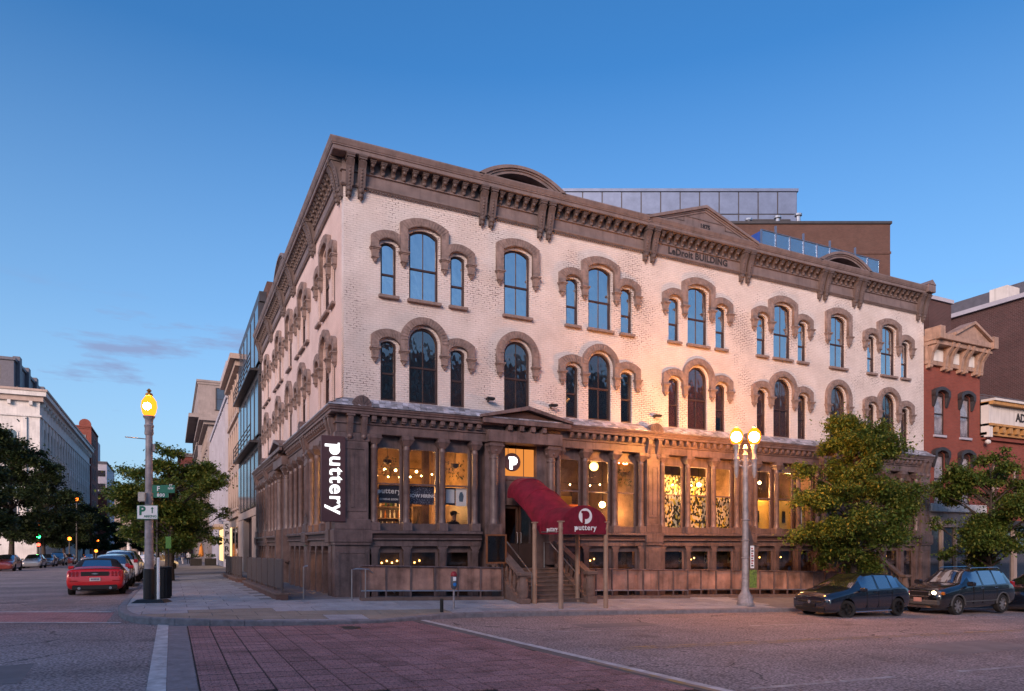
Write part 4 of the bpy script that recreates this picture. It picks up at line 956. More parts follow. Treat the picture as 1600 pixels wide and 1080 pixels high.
# ---------------------------------------------------------------- signs fixed on the building
SIGNM = mat('maroon_sign_metal', (.085,.042,.048), .45, var=.12, scale=1.5)
GLOWW = emit('sign_letter_glow', (.95,.97,1.0), 1.15)
sg = thing('blade_sign', 'tall dark maroon blade sign with glowing white vertical lettering on the corner', 'sign', (-.405,-.34,2.41))
MB().box(-.36,.36,-.09,.09,0,2.63,.012).build('sign_box', SIGNM, sg)
pm = puttery_mesh(.80, .014)
pm.transform(Matrix.Rotation(R(90), 4, 'Y'))
xs_ = [v.co.x for v in pm.vertices]; zs_ = [v.co.z for v in pm.vertices]; sc_ = 2.2/(max(zs_)-min(zs_))
pm.transform(Matrix.Scale(sc_,4)); 
xs_ = [v.co.x for v in pm.vertices]; zs_ = [v.co.z for v in pm.vertices]
pm.transform(Matrix.Translation((-(max(xs_)+min(xs_))/2, -.10, 1.32-(max(zs_)+min(zs_))/2)))
put('lettering', pm, GLOWW, sg)
for z in (.35,2.25): MB().tube([(.3,.05,z),(.3,.16,z)],.03,8).build('mount', BLACK, sg)
lg = thing('round_logo_sign', 'round sign with a glowing letter p hanging in the doorway transom', 'sign', (5.86,-.04,4.60))
MB().lathe([(.30,-.04),(.32,-.03),(.32,.03),(.30,.04)],0,0,0,28,'y').build('disc', SIGNM, lg)
put('letter', p_logo_mesh(.34,.02), emit('p_glow',(1,1,1),2.2), lg, (0,-.045,0))
for x in (-.15,.15): MB().tube([(x,0,.28),(x,0,.62)],.01,6).build('hanger', BLACK, lg)
def banner(name, lab, x0, x1, z0, z1, m, y=.10): 
    t = thing(name, lab, 'sign', ((x0+x1)/2, y, (z0+z1)/2)); w, h = (x1-x0)/2, (z1-z0)/2
    MB().box(-w,w,-.004,.004,-h,h).build('panel', m, t); return t
DARKB = mat('dark_banner', (.02,.018,.03), .6)
t = banner('window_banner', 'dark window banner reading puttery coming soon', 1.14, 1.83, 3.06, 3.64, DARKB)
pm = puttery_mesh(.24,.002); put('lettering', pm, WHITEP, t, (0,-.008,.08)); put('small_lettering', text_mesh('COMING SOON', .085, .002, .002), WHITEP, t, (0,-.008,-.17))
DOTS = mat('dotted_banner', (.03,.03,.055), .6)
def dots(m):
    n = m.node_tree.nodes; l = m.node_tree.links; vo = n.new('ShaderNodeTexVoronoi'); vo.inputs['Scale'].default_value = 26; tc = n.new('ShaderNodeTexCoord'); l.new(tc.outputs['Object'], vo.inputs['Vector'])
    cr = n.new('ShaderNodeValToRGB'); cr.color_ramp.elements[0].position = .2; cr.color_ramp.elements[0].color = (.5,.5,.58,1); cr.color_ramp.elements[1].position = .3; cr.color_ramp.elements[1].color = (.03,.03,.055,1)
    l.new(vo.outputs['Distance'], cr.inputs['Fac']); l.new(cr.outputs['Color'], n['Principled BSDF'].inputs['Base Color'])
dots(DOTS)
t = banner('window_banner', 'dotted dark window banner reading NOW HIRING', 2.19, 3.02, 3.04, 3.64, DOTS)
put('lettering', text_mesh('NOW HIRING', .155, .002, .005), WHITEP, t, (0,-.008,-.02))
t = banner('window_poster', 'dark square poster with plain white inset in the third shop window', 3.41, 3.80, 3.04, 3.63, DARKB); MB().box(-.15,.15,-.008,-.005,-.22,.24).build('inset', WHITEP, t)
t = banner('window_poster', 'white poster with a small blue figure in the third shop window', 3.81, 4.20, 3.02, 3.63, WHITEP); MB().prism([(-.07,-.15),(.06,-.16),(.09,.05),(.03,.18),(-.05,.16),(-.09,.0)],-.009,-.005).build('figure', mat('blue_print',(.10,.16,.22),.7), t)
mn = thing('menu_board', 'copper framed menu case on the railing left of the stairs', 'sign', (4.52,-1.62,1.12))
COPF = mat('copper_frame', (.42,.17,.08), .4, .6)
MB().box(-.33,.33,-.02,.03,0,.9).build('backing', BLACK, mn); MB().box(-.36,-.31,-.05,.0,-.02,.92).box(.31,.36,-.05,.0,-.02,.92).box(-.31,.31,-.05,.0,.87,.92).box(-.31,.31,-.05,.0,-.02,.03).build('frame', COPF, mn)
MB().box(-.3,.3,-.035,-.03,.04,.86).build('glass', GLASS_DARK, mn)
MB().tube([(0,.05,-.1),(0,.05,-.9)],.025,6).build('post', BLACK, mn)
# ---------------------------------------------------------------- entrance stairs
STONE = mat('brownstone_step', (.20,.135,.115), .85, var=.2, scale=4, bump=.4, bscale=30)
def stairs(cx, label, y0=-2.55, y1=-.55, ztop_=.90, hw=1.08, nst=8):
    g0 = zside(cx, y0)-.02; t = thing('entrance_stairs', label, 'stairs', (cx,0,0), 0, 'stone entrance stairs')
    for i in range(nst):
        a = y0+(y1-y0)*i/nst; z = g0+(ztop_-g0)*(i+1)/nst
        MB().box(-hw,hw,a-.03,a+(y1-y0)/nst,z-.05,z,.008).build('tread', STONE, t)
        MB().box(-hw+.01,hw-.01,a,a+(y1-y0)/nst,g0+(ztop_-g0)*i/nst-.12,z-.052).build('riser', STONE, t)
    MB().box(-hw,hw,y1+.002,.36,ztop_-.4,ztop_-.004).build('landing', STONE, t)
    MB().box(-hw,hw,y1+.1,.3,-.6,ztop_-.402).build('landing_base', STONE, t)
    for s in (-1,1):
        b = empty('balustrade', (s*(hw+.14),0,0), 0, t)
        zr0, zr1 = g0+.98, ztop_+.92
        MB().prism([(y0-.02,g0+.02),(y1,ztop_+.0),(y1,ztop_+.14),(y0-.02,g0+.16)],-.11,.11,'x').build('string', STONE, b)
        MB().prism([(y0-.02,g0-.4),(y1,g0-.4),(y1,ztop_-.005),(y0-.02,g0+.015)],-.10,.10,'x').build('cheek_wall', STONE, b)
        MB().prism([(y0-.05,zr0-.10),(y1+.05,zr1-.10),(y1+.05,zr1+.03),(y0-.05,zr0+.03)],-.12,.12,'x').build('handrail', STONE, b)
        for q in range(7):
            yy = y0+.18+(y1-y0-.25)*q/6; k = (yy-y0)/(y1-y0); zb = g0+.14+(ztop_-g0)*k; zt = zr0-.1+(zr1-zr0)*k; h = zt-zb
            MB().lathe([(.06,0),(.06,.05),(.035,.08),(.075,h*.32),(.04,h*.6),(.03,h*.75),(.055,h*.88),(.055,h)],0,yy,zb,8).build('baluster', STONE, b)
        MB().box(-.17,.17,y0-.30,y0-.02,g0-.05,g0+.2,.015).lathe([(.13,0),(.15,.06),(.16,.35),(.12,.62),(.13,.7)],0,y0-.16,g0+.2,10).box(-.18,.18,y0-.32,y0,g0+.9,g0+1.02,.02).build('newel', STONE, b)
    return t
s1 = stairs(6.18, 'brownstone steps with heavy balustrades under the red awning')
s2 = stairs(22.2, 'second flight of brownstone steps behind the parked hatchback', -2.3, -.5)
for s in (-1,1):
    MB().tube([(s*.82,-2.5,.78),(s*.82,-.7,1.80),(s*.82,-.3,1.80),(s*.82,-.3,.90)],.02,8).build('steel_handrail', STEEL, s1)
    MB().tube([(s*.82,-2.5,.78),(s*.82,-2.5,-.1)],.02,8).build('steel_handrail_post', STEEL, s1)
# ---------------------------------------------------------------- red awning on four posts
RED = mat('awning_red_canvas', (.215,.006,.026), .8, var=.25, scale=2.5, bump=.7, bscale=5, stain=.25)
aw = thing('entrance_awning', 'dark red barrel awning stepping down from the door to the kerb on wooden posts', 'awning', (6.40,0,0))
def vault(y, zb, hw, h, cx=0.0, n=16, skirt=.0):
    return [(cx-hw,y,zb-skirt)] + [(cx-hw*math.cos(math.pi*i/n), y, zb+h*math.sin(math.pi*i/n)) for i in range(n+1)] + [(cx+hw,y,zb-skirt)]
secs = [vault(-3.95,2.28,.80,.60,0,16,.26), vault(-3.3,2.28,.80,.60,0,16,.26), vault(-2.62,2.30,.80,.60,0,16,.26), vault(-2.5,2.36,.79,.60,0,16,.24), vault(-1.6,2.98,.72,.58,-.10,16,.16), vault(-.85,3.40,.66,.56,-.2,16,.14), vault(-.72,3.44,.64,.55,-.22,16,.14), vault(-.33,3.46,.62,.55,-.22,16,.14)]
mb = MB(); k = len(secs[0])
for s in secs: mb.v += s
for i in range(len(secs)-1):
    for j in range(k-1): mb.f.append((i*k+j,i*k+j+1,(i+1)*k+j+1,(i+1)*k+j))
mb.build('canopy', RED, aw, smooth=True)
MB().add(secs[0], [tuple(range(k))]).build('front_panel', RED, aw).location = (0,-.012,0)
put('lettering', puttery_mesh(.235,.004), WHITEP, aw, (.02,-3.985,2.20))
for i in (0,2,4,5,7):     # piping over the frame hoops
    MB().tube([(q[0]*1.004,q[1],q[2]+.006) for q in secs[i]],.016,6).build('hoop_piping', RED, aw)
ring = MB().lathe([(.0,-.004),(.235,-.004),(.235,.004),(.0,.004)],0,0,0,28,'y').build('logo_disc', WHITEP, aw, (.02,-3.982,2.57))
lm = p_logo_mesh(.30,.006); put('logo_letter', lm, RED, aw, (.0,-3.992,2.57))
sidet = puttery_mesh(.20,.003); sidet.transform(Matrix.Rotation(R(-90),4,'Z')); put('side_lettering', sidet, WHITEP, aw, (-.815,-3.4,2.16))
POSTW = mat('bronze_post', (.36,.235,.17), .5, var=.15, scale=3)
for x, y in ((-1.04,-2.69),(-.79,-3.9),(.64,-2.5),(.81,-3.9)):
    zb = zside(6.4+x,y); p = empty('awning_post', (x,y,0), 0, aw)
    MB().lathe([(.075,zb-.02),(.075,zb+.55),(.082,zb+.57),(.075,zb+.60),(.068,2.15),(.075,2.17),(.075,2.22),(.068,2.24),(.068,2.38)],0,0,0,12).build('shaft', POSTW, p, smooth=True)
    MB().box(-.085,.085,-.085,.085,2.38,2.42,.01).build('cap', POSTW, p)
MB().tube([(-.8,-2.69,2.1),(-.8,-3.93,2.1)],.018,6).tube([(.8,-2.55,2.1),(.8,-3.93,2.1)],.018,6).tube([(-.8,-3.93,2.1),(.8,-3.93,2.1)],.018,6).build('frame_tube', STEEL, aw)
# ---------------------------------------------------------------- railings with fabric banners
BANN = mat('brown_mesh_banner', (.46,.27,.215), .32, var=.38, scale=1.1, bump=.4, bscale=3, stain=.35)
def banner_fence(x0, x1, y, label, zt=1.09, seg=(.0,)):
    t = thing('banner_railing', label, 'railing', (x0,y,0), 0, 'railings hung with brown fabric'); w = x1-x0
    zf = lambda x: zside(x0+x, y)
    n = max(2, round(w/.72)); h = 1.02
    sl = (zf(w)-zf(0))/w
    base = empty('base_kerb', (0,0,0), 0, t)
    for q in range(max(1,round(w/1.8))):
        m_ = max(1,round(w/1.8)); a, b = w*q/m_, w*(q+1)/m_-.008
        mb = MB(); mb.add([(a,-.14,zf(a)-.15),(b,-.14,zf(b)-.15),(b,.14,zf(b)-.15),(a,.14,zf(a)-.15),(a,-.14,zf(a)+.09),(b,-.14,zf(b)+.09),(b,.14,zf(b)+.09),(a,.14,zf(a)+.09)], [(0,3,2,1),(4,5,6,7),(0,1,5,4),(1,2,6,5),(2,3,7,6),(3,0,4,7)])
        mb.build('kerb_block', STONE, base)
    for i in range(n+1):
        x = w*i/n; MB().box(x-.02,x+.02,-.02,.02,zf(x)+.06,zf(x)+h).build('post', SHOP, t)
    for z in (h, .28): MB().tube([(0,0,zf(0)+z),(w,0,zf(w)+z)],.022,8).build('rail', STEEL if z < .5 else SHOP, t)
    i = 0
    while i < n:
        k = min(random.choice((2,3)), n-i); a, b = w*i/n+.02, w*(i+k)/n-.02; mb = MB(); N = 10*k; ph = random.random()*6
        for j in range(N+1):
            x = a+(b-a)*j/N
            for z, am in ((h-.0,.0),(h*.8,.012),(h*.55,.018),(.30,.012)): mb.v.append((x,.045-am*math.sin(x*7+ph)-am*.6*math.sin(x*17), zf(x)+z+(.0 if z < h-.01 else .01*math.sin(x*5+ph))))
        for j in range(N):
            for q in range(3): mb.f.append((j*4+q,(j+1)*4+q,(j+1)*4+q+1,j*4+q+1))
        mb.build('banner', BANN, t, smooth=True); i += k
    return t
banner_fence(.12,4.72,-1.68,'brown fabric railing between the corner and the main stairs')
banner_fence(7.66,12.35,-1.60,'brown fabric railing right of the main stairs')
banner_fence(12.45,20.7,-1.35,'long brown fabric railing behind the twin street lamp')
hr = thing('steel_handrail', 'thin steel handrail going down to the basement at the corner', 'railing', (.1,-1.75,0))
MB().tube([(-.25,.0,zside(0,-1.7)),(-.25,0,.98),(-.1,0,1.0),(.25,.0,.98),(1.3,.9,.2)],.02,8).build('rail', STEEL, hr); MB().tube([(.15,0,zside(0,-1.7)),(.15,0,.98)],.02,8).build('post', STEEL, hr)
# planter wall with dark railing along the side street
DRAIL = mat('grey_railing_paint', (.11,.085,.08), .5)
def side_rail(y0, y1, label):
    t = thing('slatted_railing', label, 'railing', (-1.95,y0,0), 0, 'grey slatted railings along the side street'); w = y1-y0
    zf = lambda y: zside(-1.95,y0+y)
    b = empty('brick_base', (0,0,0), 0, t); m_ = max(1,round(w/1.3))
    for q in range(m_):
        a, c = w*q/m_, w*(q+1)/m_-.01
        mb = MB(); mb.box(-.17,.17,a+.02,c-.02,zf(c)-.1,zf(a)+.14); mb.build('base_wall', mat('dark_brick_base',(.16,.09,.075),.85,bump=.6,bscale=25), b)
        MB().box(-.22,.22,a,c,zf(c)+.142,zf(a)+.20,.012).build('coping', STONE, b)
    n = round(w/.16)
    for i in range(n+1):
        y = w*i/n; MB().box(-.012,.012,y-.055,y+.055,zf(y)+.3,zf(y)+1.16).build('slat', DRAIL, t)
    for z in (1.17,.34): MB().tube([(0.03,0,zf(0)+z),(0.03,w,zf(w)+z)],.022,6).build('rail', DRAIL, t)
    for i in range(round(w/1.6)+1):
        y = w*i/round(w/1.6); MB().box(-.03,.03,y-.03,y+.03,zf(y)+.2,zf(y)+1.2).build('post', DRAIL, t)
side_rail(-.75, 9.6, 'grey slatted railing on a brick base by the near side-street columns')
side_rail(12.6, 22.5, 'farther grey slatted railing along the side street')
hr = thing('steel_handrail', 'short steel handrail post at the end of the slatted railing', 'railing', (-1.35,-.75,0))
MB().tube([(0,0,zside(-1.3,-.75)),(0,0,1.05),(.12,0,1.08)],.022,8).build('rail', STEEL, hr)
for x, z in ((4.95,6.66),(7.42,6.65),(12.03,6.65)):
    nm = {4.95:'left of the entrance pediment',7.42:'right of the entrance pediment',12.03:'above the middle pier'}[x]
    c = thing('flood_light', 'small black flood light on the white wall '+nm, 'light', (x,0,z), 0, 'small lights on the wall')
    MB().tube([(0,0,0),(0,-.18,.05)],.03,6).build('arm', BLACK, c); MB().box(-.14,.14,-.32,-.12,.0,.09,.02).build('head', BLACK, c)
# ---------------------------------------------------------------- street lamps and kerbside things
LAMPM = mat('grey_lamp_paint', (.40,.36,.37), .55, .2, var=.25, scale=4, bump=.25, bscale=20, stain=.3)
GLOBE = emit('sodium_globe', (1.0,.68,.40), 560)
AMBG = bpy.data.materials.new('amber_globe_glass'); AMBG.use_nodes = True
n = AMBG.node_tree.nodes; l = AMBG.node_tree.links; n.remove(n['Principled BSDF'])
_e = n.new('ShaderNodeEmission'); _e.inputs[0].default_value = (1.0,.23,.012,1); _e.inputs[1].default_value = .95
_t = n.new('ShaderNodeBsdfTransparent'); _t.inputs[0].default_value = (.75,.38,.12,1); _m = n.new('ShaderNodeAddShader'); l.new(_e.outputs[0], _m.inputs[0]); l.new(_t.outputs[0], _m.inputs[1]); l.new(_m.outputs[0], n['Material Output'].inputs[0])
def lamp_base(mb, h):
    mb.lathe([(.30,0),(.30,.10),(.27,.13),(.25,.32),(.17,.42),(.135,.50),(.125,.9)],0,0,0,12).lathe([(.125,.9),(.115,1.5),(.085,h)],0,0,0,16)
    for z in (.9,1.6,2.2,2.9): mb.lathe([(.125,z),(.14,z+.015),(.14,z+.03),(.12,z+.045)],0,0,0,16)
    return mb
tl = thing('twin_street_lamp', 'grey twin-globe street lamp glowing orange at the kerb beside the leafy tree', 'street lamp', (13.13,-3.7,zside(13.13,-3.7)), R(-26)); tl.scale = (1,1,1.02)
z0 = 0
lamp_base(MB(), 5.15).build('post', LAMPM, tl, smooth=True)
arms = MB()
for s in (-1,1):
    arms.tube([(0,0,4.55),(s*.12,0,4.75),(s*.24,0,4.80),(s*.31,0,4.95),(s*.31,0,5.50)],[.03,.035,.035,.04,.06],8)
    arms.lathe([(.03,4.35),(.07,4.5),(.085,4.72),(.09,4.95),(.11,5.0),(.085,5.06),(.075,5.3),(.10,5.36),(.12,5.44),(.13,5.50)],s*.31,0,0,10)
    for q in range(4): arms.sphere((s*(.08+q*.05),0,4.92+.05*math.sin(q*1.5)),.035,6,5)
arms.lathe([(.085,5.1),(.10,5.14),(.06,5.2),(.05,5.3),(.08,5.36),(.02,5.5)],0,0,0,10)
arms.build('arms', LAMPM, tl, smooth=True)
for s in (-1,1):
    MB().lathe([(.10,5.50),(.17,5.56),(.215,5.68),(.225,5.80),(.20,5.92),(.13,6.02),(.05,6.07)],s*.31,0,0,18).build('globe', AMBG, tl, smooth=True); MB().sphere((s*.31,0,5.76),.17,16,12).build('bulb', GLOBE, tl)
    MB().lathe([(.05,6.07),(.06,6.09),(.02,6.14)],s*.31,0,0,8).build('finial', LAMPM, tl)
MB().box(-.02,.02,-.16,.16,0,.62,0).build('meter_box', LAMPM, tl, (.0,.13,1.0))
ps = tag(MB().box(-.14,.14,-.012,.012,0,.62).build('lamp_poster', mat('green_leaf_poster',(.22,.32,.05),.6,var=.45,scale=14,col2=(.04,.05,.03)), None, (13.26,-3.93,zside(13.2,-3.7)+.62), R(-10)), 'small green printed poster taped to the twin lamp post', 'poster')
ps2 = thing('strip_sign', 'narrow white vertical strip sign on the twin lamp post', 'sign', (13.27,-3.88,zside(13.2,-3.7)+1.30), R(-10))
MB().box(-.07,.07,-.01,.01,0,.78).build('plate', WHITEP, ps2)
[MB().box(-.045,.045-.03*(k%2),-.0125,-.0102,.06+k*.085,.11+k*.085).build('print_mark', mat('red_print',(.4,.03,.03),.6) if k % 3 else INK, ps2) for k in range(8)]
td = thing('triangle_sign', 'grey back of a diamond road sign behind the twin lamp post', 'sign', (13.42,-3.62,zside(13.2,-3.7)+2.2), R(15))
MB().prism([(-.02,-.48),(.24,.0),(-.02,.48),(-.06,.48),(-.06,-.48)],-.008,.008).build('plate', SHOP, td)

sl_ = thing('street_lamp', 'single street lamp with glowing amber globe and street name signs at the corner', 'street lamp', (-5.44,.36,zside(-5.44,.36)))
MB().lathe([(.13,0),(.125,.9),(.115,1.5),(.09,4.75)],0,0,0,16).lathe([(.10,4.75),(.12,4.8),(.11,4.95),(.13,5.02),(.10,5.08),(.11,5.2),(.15,5.26),(.16,5.3)],0,0,0,14).build('post', LAMPM, sl_, smooth=True)
MB().lathe([(.135,.0),(.15,.02),(.15,.93),(.13,.95)],0,0,0,16).build('black_wrap', BLACK, sl_)
MB().sphere((-.05,0,5.58),.10,14,10).build('lamp', emit('sodium_bulb',(1.0,.75,.45),600), sl_)
MB().lathe([(.12,5.30),(.17,5.38),(.205,5.55),(.19,5.72),(.11,5.84),(.08,5.86)],0,0,0,18).build('globe', AMBG, sl_, smooth=True)
MB().lathe([(.08,5.86),(.10,5.88),(.09,5.94),(.03,5.98),(.07,6.02),(.02,6.08)],0,0,0,10).build('finial', mat('amber_finial',(.5,.25,.05),.4,.5), sl_)
MB().tube([(0,0,4.64),(-.60,-.05,4.66)],.015,6).build('bracket_arm', LAMPM, sl_)
MB().box(.09,.15,-.10,.02,4.3,4.5).build('control_box', LAMPM, sl_)
GREEN = mat('sign_green', (.0,.16,.10), .5, var=.08)
ANG = R(-22)
def plate(name, lab, x, z, w, h, m, cat='sign'):
    t = thing(name, lab, cat, (-5.44+x*math.cos(ANG)+math.sin(ANG)*.17, .36+x*math.sin(ANG)-.17*math.cos(ANG), z), ANG)
    MB().box(-w/2,w/2,-.006,.006,-h/2,h/2,.0).build('plate', m, t); return t
t = plate('street_name_sign', 'green street name sign reading F ST NW on the corner lamp', .47, 3.28, .62, .22, GREEN)
put('lettering', text_mesh('F', .19, .002, .003), WHITEP, t, (-.14,-.010,0)); put('small_lettering', text_mesh('ST\nNW', .085, .002, .001), WHITEP, t, (.20,-.010,.055))
t = plate('block_number_sign', 'green block number sign reading 800 under the street name', .40, 3.10, .42, .13, GREEN)
put('lettering', text_mesh('800', .13, .002, .003, space=1.15), WHITEP, t, (0,-.010,0))
t = plate('parking_sign', 'white parking sign with a green P and arrow on the corner lamp', .03, 2.62, .58, .40, GREEN)
MB().box(-.275,.275,-.009,-.0062,-.185,.185).build('face', WHITEP, t)
put('letter', text_mesh('P', .34, .002, .014), GREEN, t, (-.14,-.013,.03)); put('lettering', text_mesh('ARKING', .095, .002, .002), GREEN, t, (.08,-.013,-.12))
MB().prism([(.12,-.03),(.15,-.03),(.15,.09),(.18,.09),(.135,.15),(.09,.09),(.12,.09)],-.0135,-.0092).build('arrow', GREEN, t)
t = plate('control_cabinet', 'small cream control box on the corner lamp', -.10, 3.05, .20, .28, mat('cream_box',(.5,.46,.4),.6), 'box')
MB().box(-.09,.09,-.09,-.007,-.13,.13,.01).build('housing', mat('cream_box',(.5,.46,.4),.6), t)
ft = thing('sign_foot', 'black rubber sign foot at the bottom of the corner lamp', 'base', (-5.36,.20,zside(-5.4,.2)), ANG); MB().frustum((-.46,.46,-.28,.28),0,(-.34,.34,-.18,.18),.09).build('base', BLACK, ft)
dl = thing('delineator_post', 'thin white plastic post strapped beside the corner lamp', 'post', (-5.20,.10,zside(-5.2,.1)+.09)); MB().lathe([(.04,0),(.04,1.15),(.03,1.18)],0,0,0,10).build('tube', WHITEP, dl)
lb = thing('litter_bin', 'black slatted litter bin just behind the corner lamp', 'bin', (-5.12,2.1,zside(-5.1,2.1)))
for k in range(16):
    a = k*math.pi/8; MB().box(-.045,.045,-.01,.01,.06,.92).build('slat', BLACK, lb, (.26*math.cos(a),.26*math.sin(a),0), a+math.pi/2)
MB().lathe([(.24,.0),(.24,.06),(.02,.06)],0,0,0,16).build('bottom', BLACK, lb); MB().lathe([(.24,.06),(.235,.88),(.22,.88)],0,0,0,16).build('liner', BLACK, lb); MB().lathe([(.29,.92),(.30,.95),(.29,.98),(.20,.98),(.19,.93)],0,0,0,18).build('rim', BLACK, lb)
gp = thing('green_notice', 'small green notice on a thin post behind the litter bin', 'sign', (-4.95,4.2,zside(-5,4.2)), ANG)
MB().tube([(0,0,0),(0,0,2.05)],.02,6).build('post', BLACK, gp); MB().box(-.09,.09,-.03,-.022,1.55,1.95).build('plate', mat('bright_green',(.05,.20,.04),.5), gp)
# parking meter and stub
pm_ = thing('parking_meter', 'parking meter with red cap and blue sticker near the kerb', 'parking meter', (2.27,-3.69,zside(2.27,-3.69)), R(-8))
MB().lathe([(.10,0),(.10,.012),(.035,.02),(.03,.06),(.028,.58)],0,0,0,12).build('pole', LAMPM, pm_)
MB().lathe([(.05,.56),(.085,.62),(.095,.70),(.095,.90),(.08,.93)],0,0,0,14).build('housing', mat('meter_grey',(.12,.12,.14),.5,.3), pm_, smooth=True)
MB().lathe([(.09,.925),(.095,.95),(.085,1.01),(.05,1.055),(.01,1.065)],0,0,0,14).build('cap', mat('meter_red',(.30,.02,.03),.45), pm_, smooth=True)
MB().box(-.04,.04,-.104,-.09,.80,.91).build('display', WHITEP, pm_); MB().lathe([(.05,-.006),(.05,.006)],0,-.10,.70,14,'y').build('blue_sticker', mat('meter_blue',(.02,.20,.60),.5), pm_)
bs = thing('bollard_stub', 'short black post at the kerb left of the parking meter', 'post', (1.72,-4.2,zside(1.72,-4.2))); MB().lathe([(.05,0),(.05,.35),(.045,.37),(.0,.38)],0,0,0,10).build('stub', BLACK, bs)
hy = None
# far lamps, signals
def far_lamp(x, y, h, lab, st=30, r=.3):
    z = zroad(x,y)+.15; t = thing('far_street_lamp', lab, 'street lamp', (x,y,z), 0, 'far street lamps')
    MB().lathe([(.22,0),(.15,.5),(.10,h-.3),(.14,h-.25)],0,0,0,8).build('post', BLACK, t); MB().sphere((0,0,h),r,12,8).build('globe', emit('far_globe',(1.0,.16,.015),4.5), t)
far_lamp(-20.3,85.4,4.9,'far orange lamp above the green traffic light'); far_lamp(-20.6,119,4.0,'far orange lamp left of the red convertible roof'); far_lamp(-19.5,118.6,10.8,'far orange lamp high against the pale facade'); far_lamp(-16.5,117,1.9,'far orange lamp low behind the parked white cars',20,.25)
far_lamp(-19.0,150,4.2,'faint far orange lamp deep in the side street',20,.25)
ts = thing('traffic_signal', 'far traffic signal showing green under the left tree', 'traffic light', (-20.1,84.6,zroad(-20,84.6)+.15))
MB().lathe([(.12,0),(.08,3.2)],0,0,0,8).build('pole', BLACK, ts); MB().box(-.2,.2,-.15,.15,2.3,4.1,.03).build('housing', BLACK, ts); MB().sphere((0,-.14,3.62),.21,12,8).build('green_lens', emit('green_signal',(.03,1.0,.22),9), ts); MB().sphere((0,-.14,2.6),.2,12,8).build('red_lens', emit('red_signal',(1.0,.06,.03),5), ts)
for x, y, h, lab in ((-4.85,45,2.55,'red pedestrian signal down the side-street pavement'),(-5.5,17.5,4.55,'red pedestrian signal seen through the tree behind the corner lamp')):
    t = thing('pedestrian_signal', lab, 'traffic light', (x,y,zside(x,y)), 0, 'red pedestrian signals')
    MB().lathe([(.09,0),(.06,h+.2)],0,.1,0,8).build('pole', BLACK, t); MB().box(-.2,.2,-.12,.08,h-.25,h+.2,.02).build('housing', BLACK, t); MB().box(-.13,.13,-.13,-.122,h-.16,h+.12).build('red_hand', emit('red_hand_glow',(1.0,.10,.03),6), t)
# ---------------------------------------------------------------- vehicles
CARGL = bpy.data.materials.new('car_glass'); CARGL.use_nodes = True
n = CARGL.node_tree.nodes; l = CARGL.node_tree.links; b = n['Principled BSDF']; b.inputs['Base Color'].default_value = (.014,.015,.018,1); b.inputs['Roughness'].default_value = .1
_g = n.new('ShaderNodeBsdfGlossy'); _g.inputs['Roughness'].default_value = .03; _g.inputs['Color'].default_value = (.9,.93,1,1); _w = n.new('ShaderNodeLayerWeight'); _w.inputs['Blend'].default_value = .45
_a = n.new('ShaderNodeMath'); _a.operation = 'MULTIPLY_ADD'; _a.use_clamp = True; _a.inputs[1].default_value = .55; _a.inputs[2].default_value = .20; l.new(_w.outputs['Facing'], _a.inputs[0])
_m = n.new('ShaderNodeMixShader'); l.new(_a.outputs[0], _m.inputs[0]); l.new(b.outputs[0], _m.inputs[1]); l.new(_g.outputs[0], _m.inputs[2]); l.new(_m.outputs[0], n['Material Output'].inputs[0])
TYRE = mat('tyre_rubber', (.018,.017,.017), .85, bump=.2); RIM = mat('alloy_rim', (.55,.53,.52), .3, .85); RIMD = mat('dark_rim', (.03,.03,.032), .35, .6); CHROME = mat('chrome', (.7,.7,.72), .15, 1.0)
PLATE = mat('plate_white', (.6,.6,.62), .5)
def paint(name, c, metal=.3):
    m = mat(name, c, .22, metal, var=.03, coat=1.0); m.node_tree.nodes['Principled BSDF'].inputs['Coat IOR'].default_value = 1.9; return m
HEADON = emit('headlight_on', (1.0,.72,.36), 14); LENS = mat('headlight_lens', (.45,.47,.5), .08, .6); TAIL = mat('tail_red', (.32,.008,.012), .2, coat=1.0); TAILON = emit('tail_on', (1.0,.025,.012), .7); AMBL = mat('amber_lens', (.5,.16,.02), .2)
def wheel_mesh(r, w, spokes, double=False):
    ty = MB().lathe([(r*.68,-w/2),(r*.93,-w/2),(r,-w*.36),(r,w*.36),(r*.93,w/2),(r*.68,w/2)],0,0,0,26,'y',cap=False).mesh('tyre', True)
    rm_ = MB().lathe([(r*.70,-w*.42),(r*.70,w*.4),(r*.62,w*.4),(r*.62,-w*.42),(r*.70,-w*.42)],0,0,0,26,'y',cap=False).lathe([(.02,-w*.36),(r*.16,-w*.38),(r*.16,-w*.2),(.02,-w*.2)],0,0,0,14,'y')
    for k in range(spokes):
        a = 2*math.pi*k/spokes
        for da in ((-.10,.10) if double else (0,)):
            c, s = math.cos(a+da), math.sin(a+da); c2, s2 = -s, c; h = .022 if double else .035
            p0 = (r*.12*c, r*.12*s); p1 = (r*.66*c, r*.66*s)
            q = [(p0[0]-c2*h,p0[1]-s2*h),(p0[0]+c2*h,p0[1]+s2*h),(p1[0]+c2*h,p1[1]+s2*h),(p1[0]-c2*h,p1[1]-s2*h)]
            rm_.prism(q, -w*.38, -w*.26)
    return ty, rm_.mesh('rim', True), MB().lathe([(.01,0),(r*.64,0),(r*.64,.02),(.01,.02)],0,0,0,20,'y').mesh('brake')
WCACHE = {}
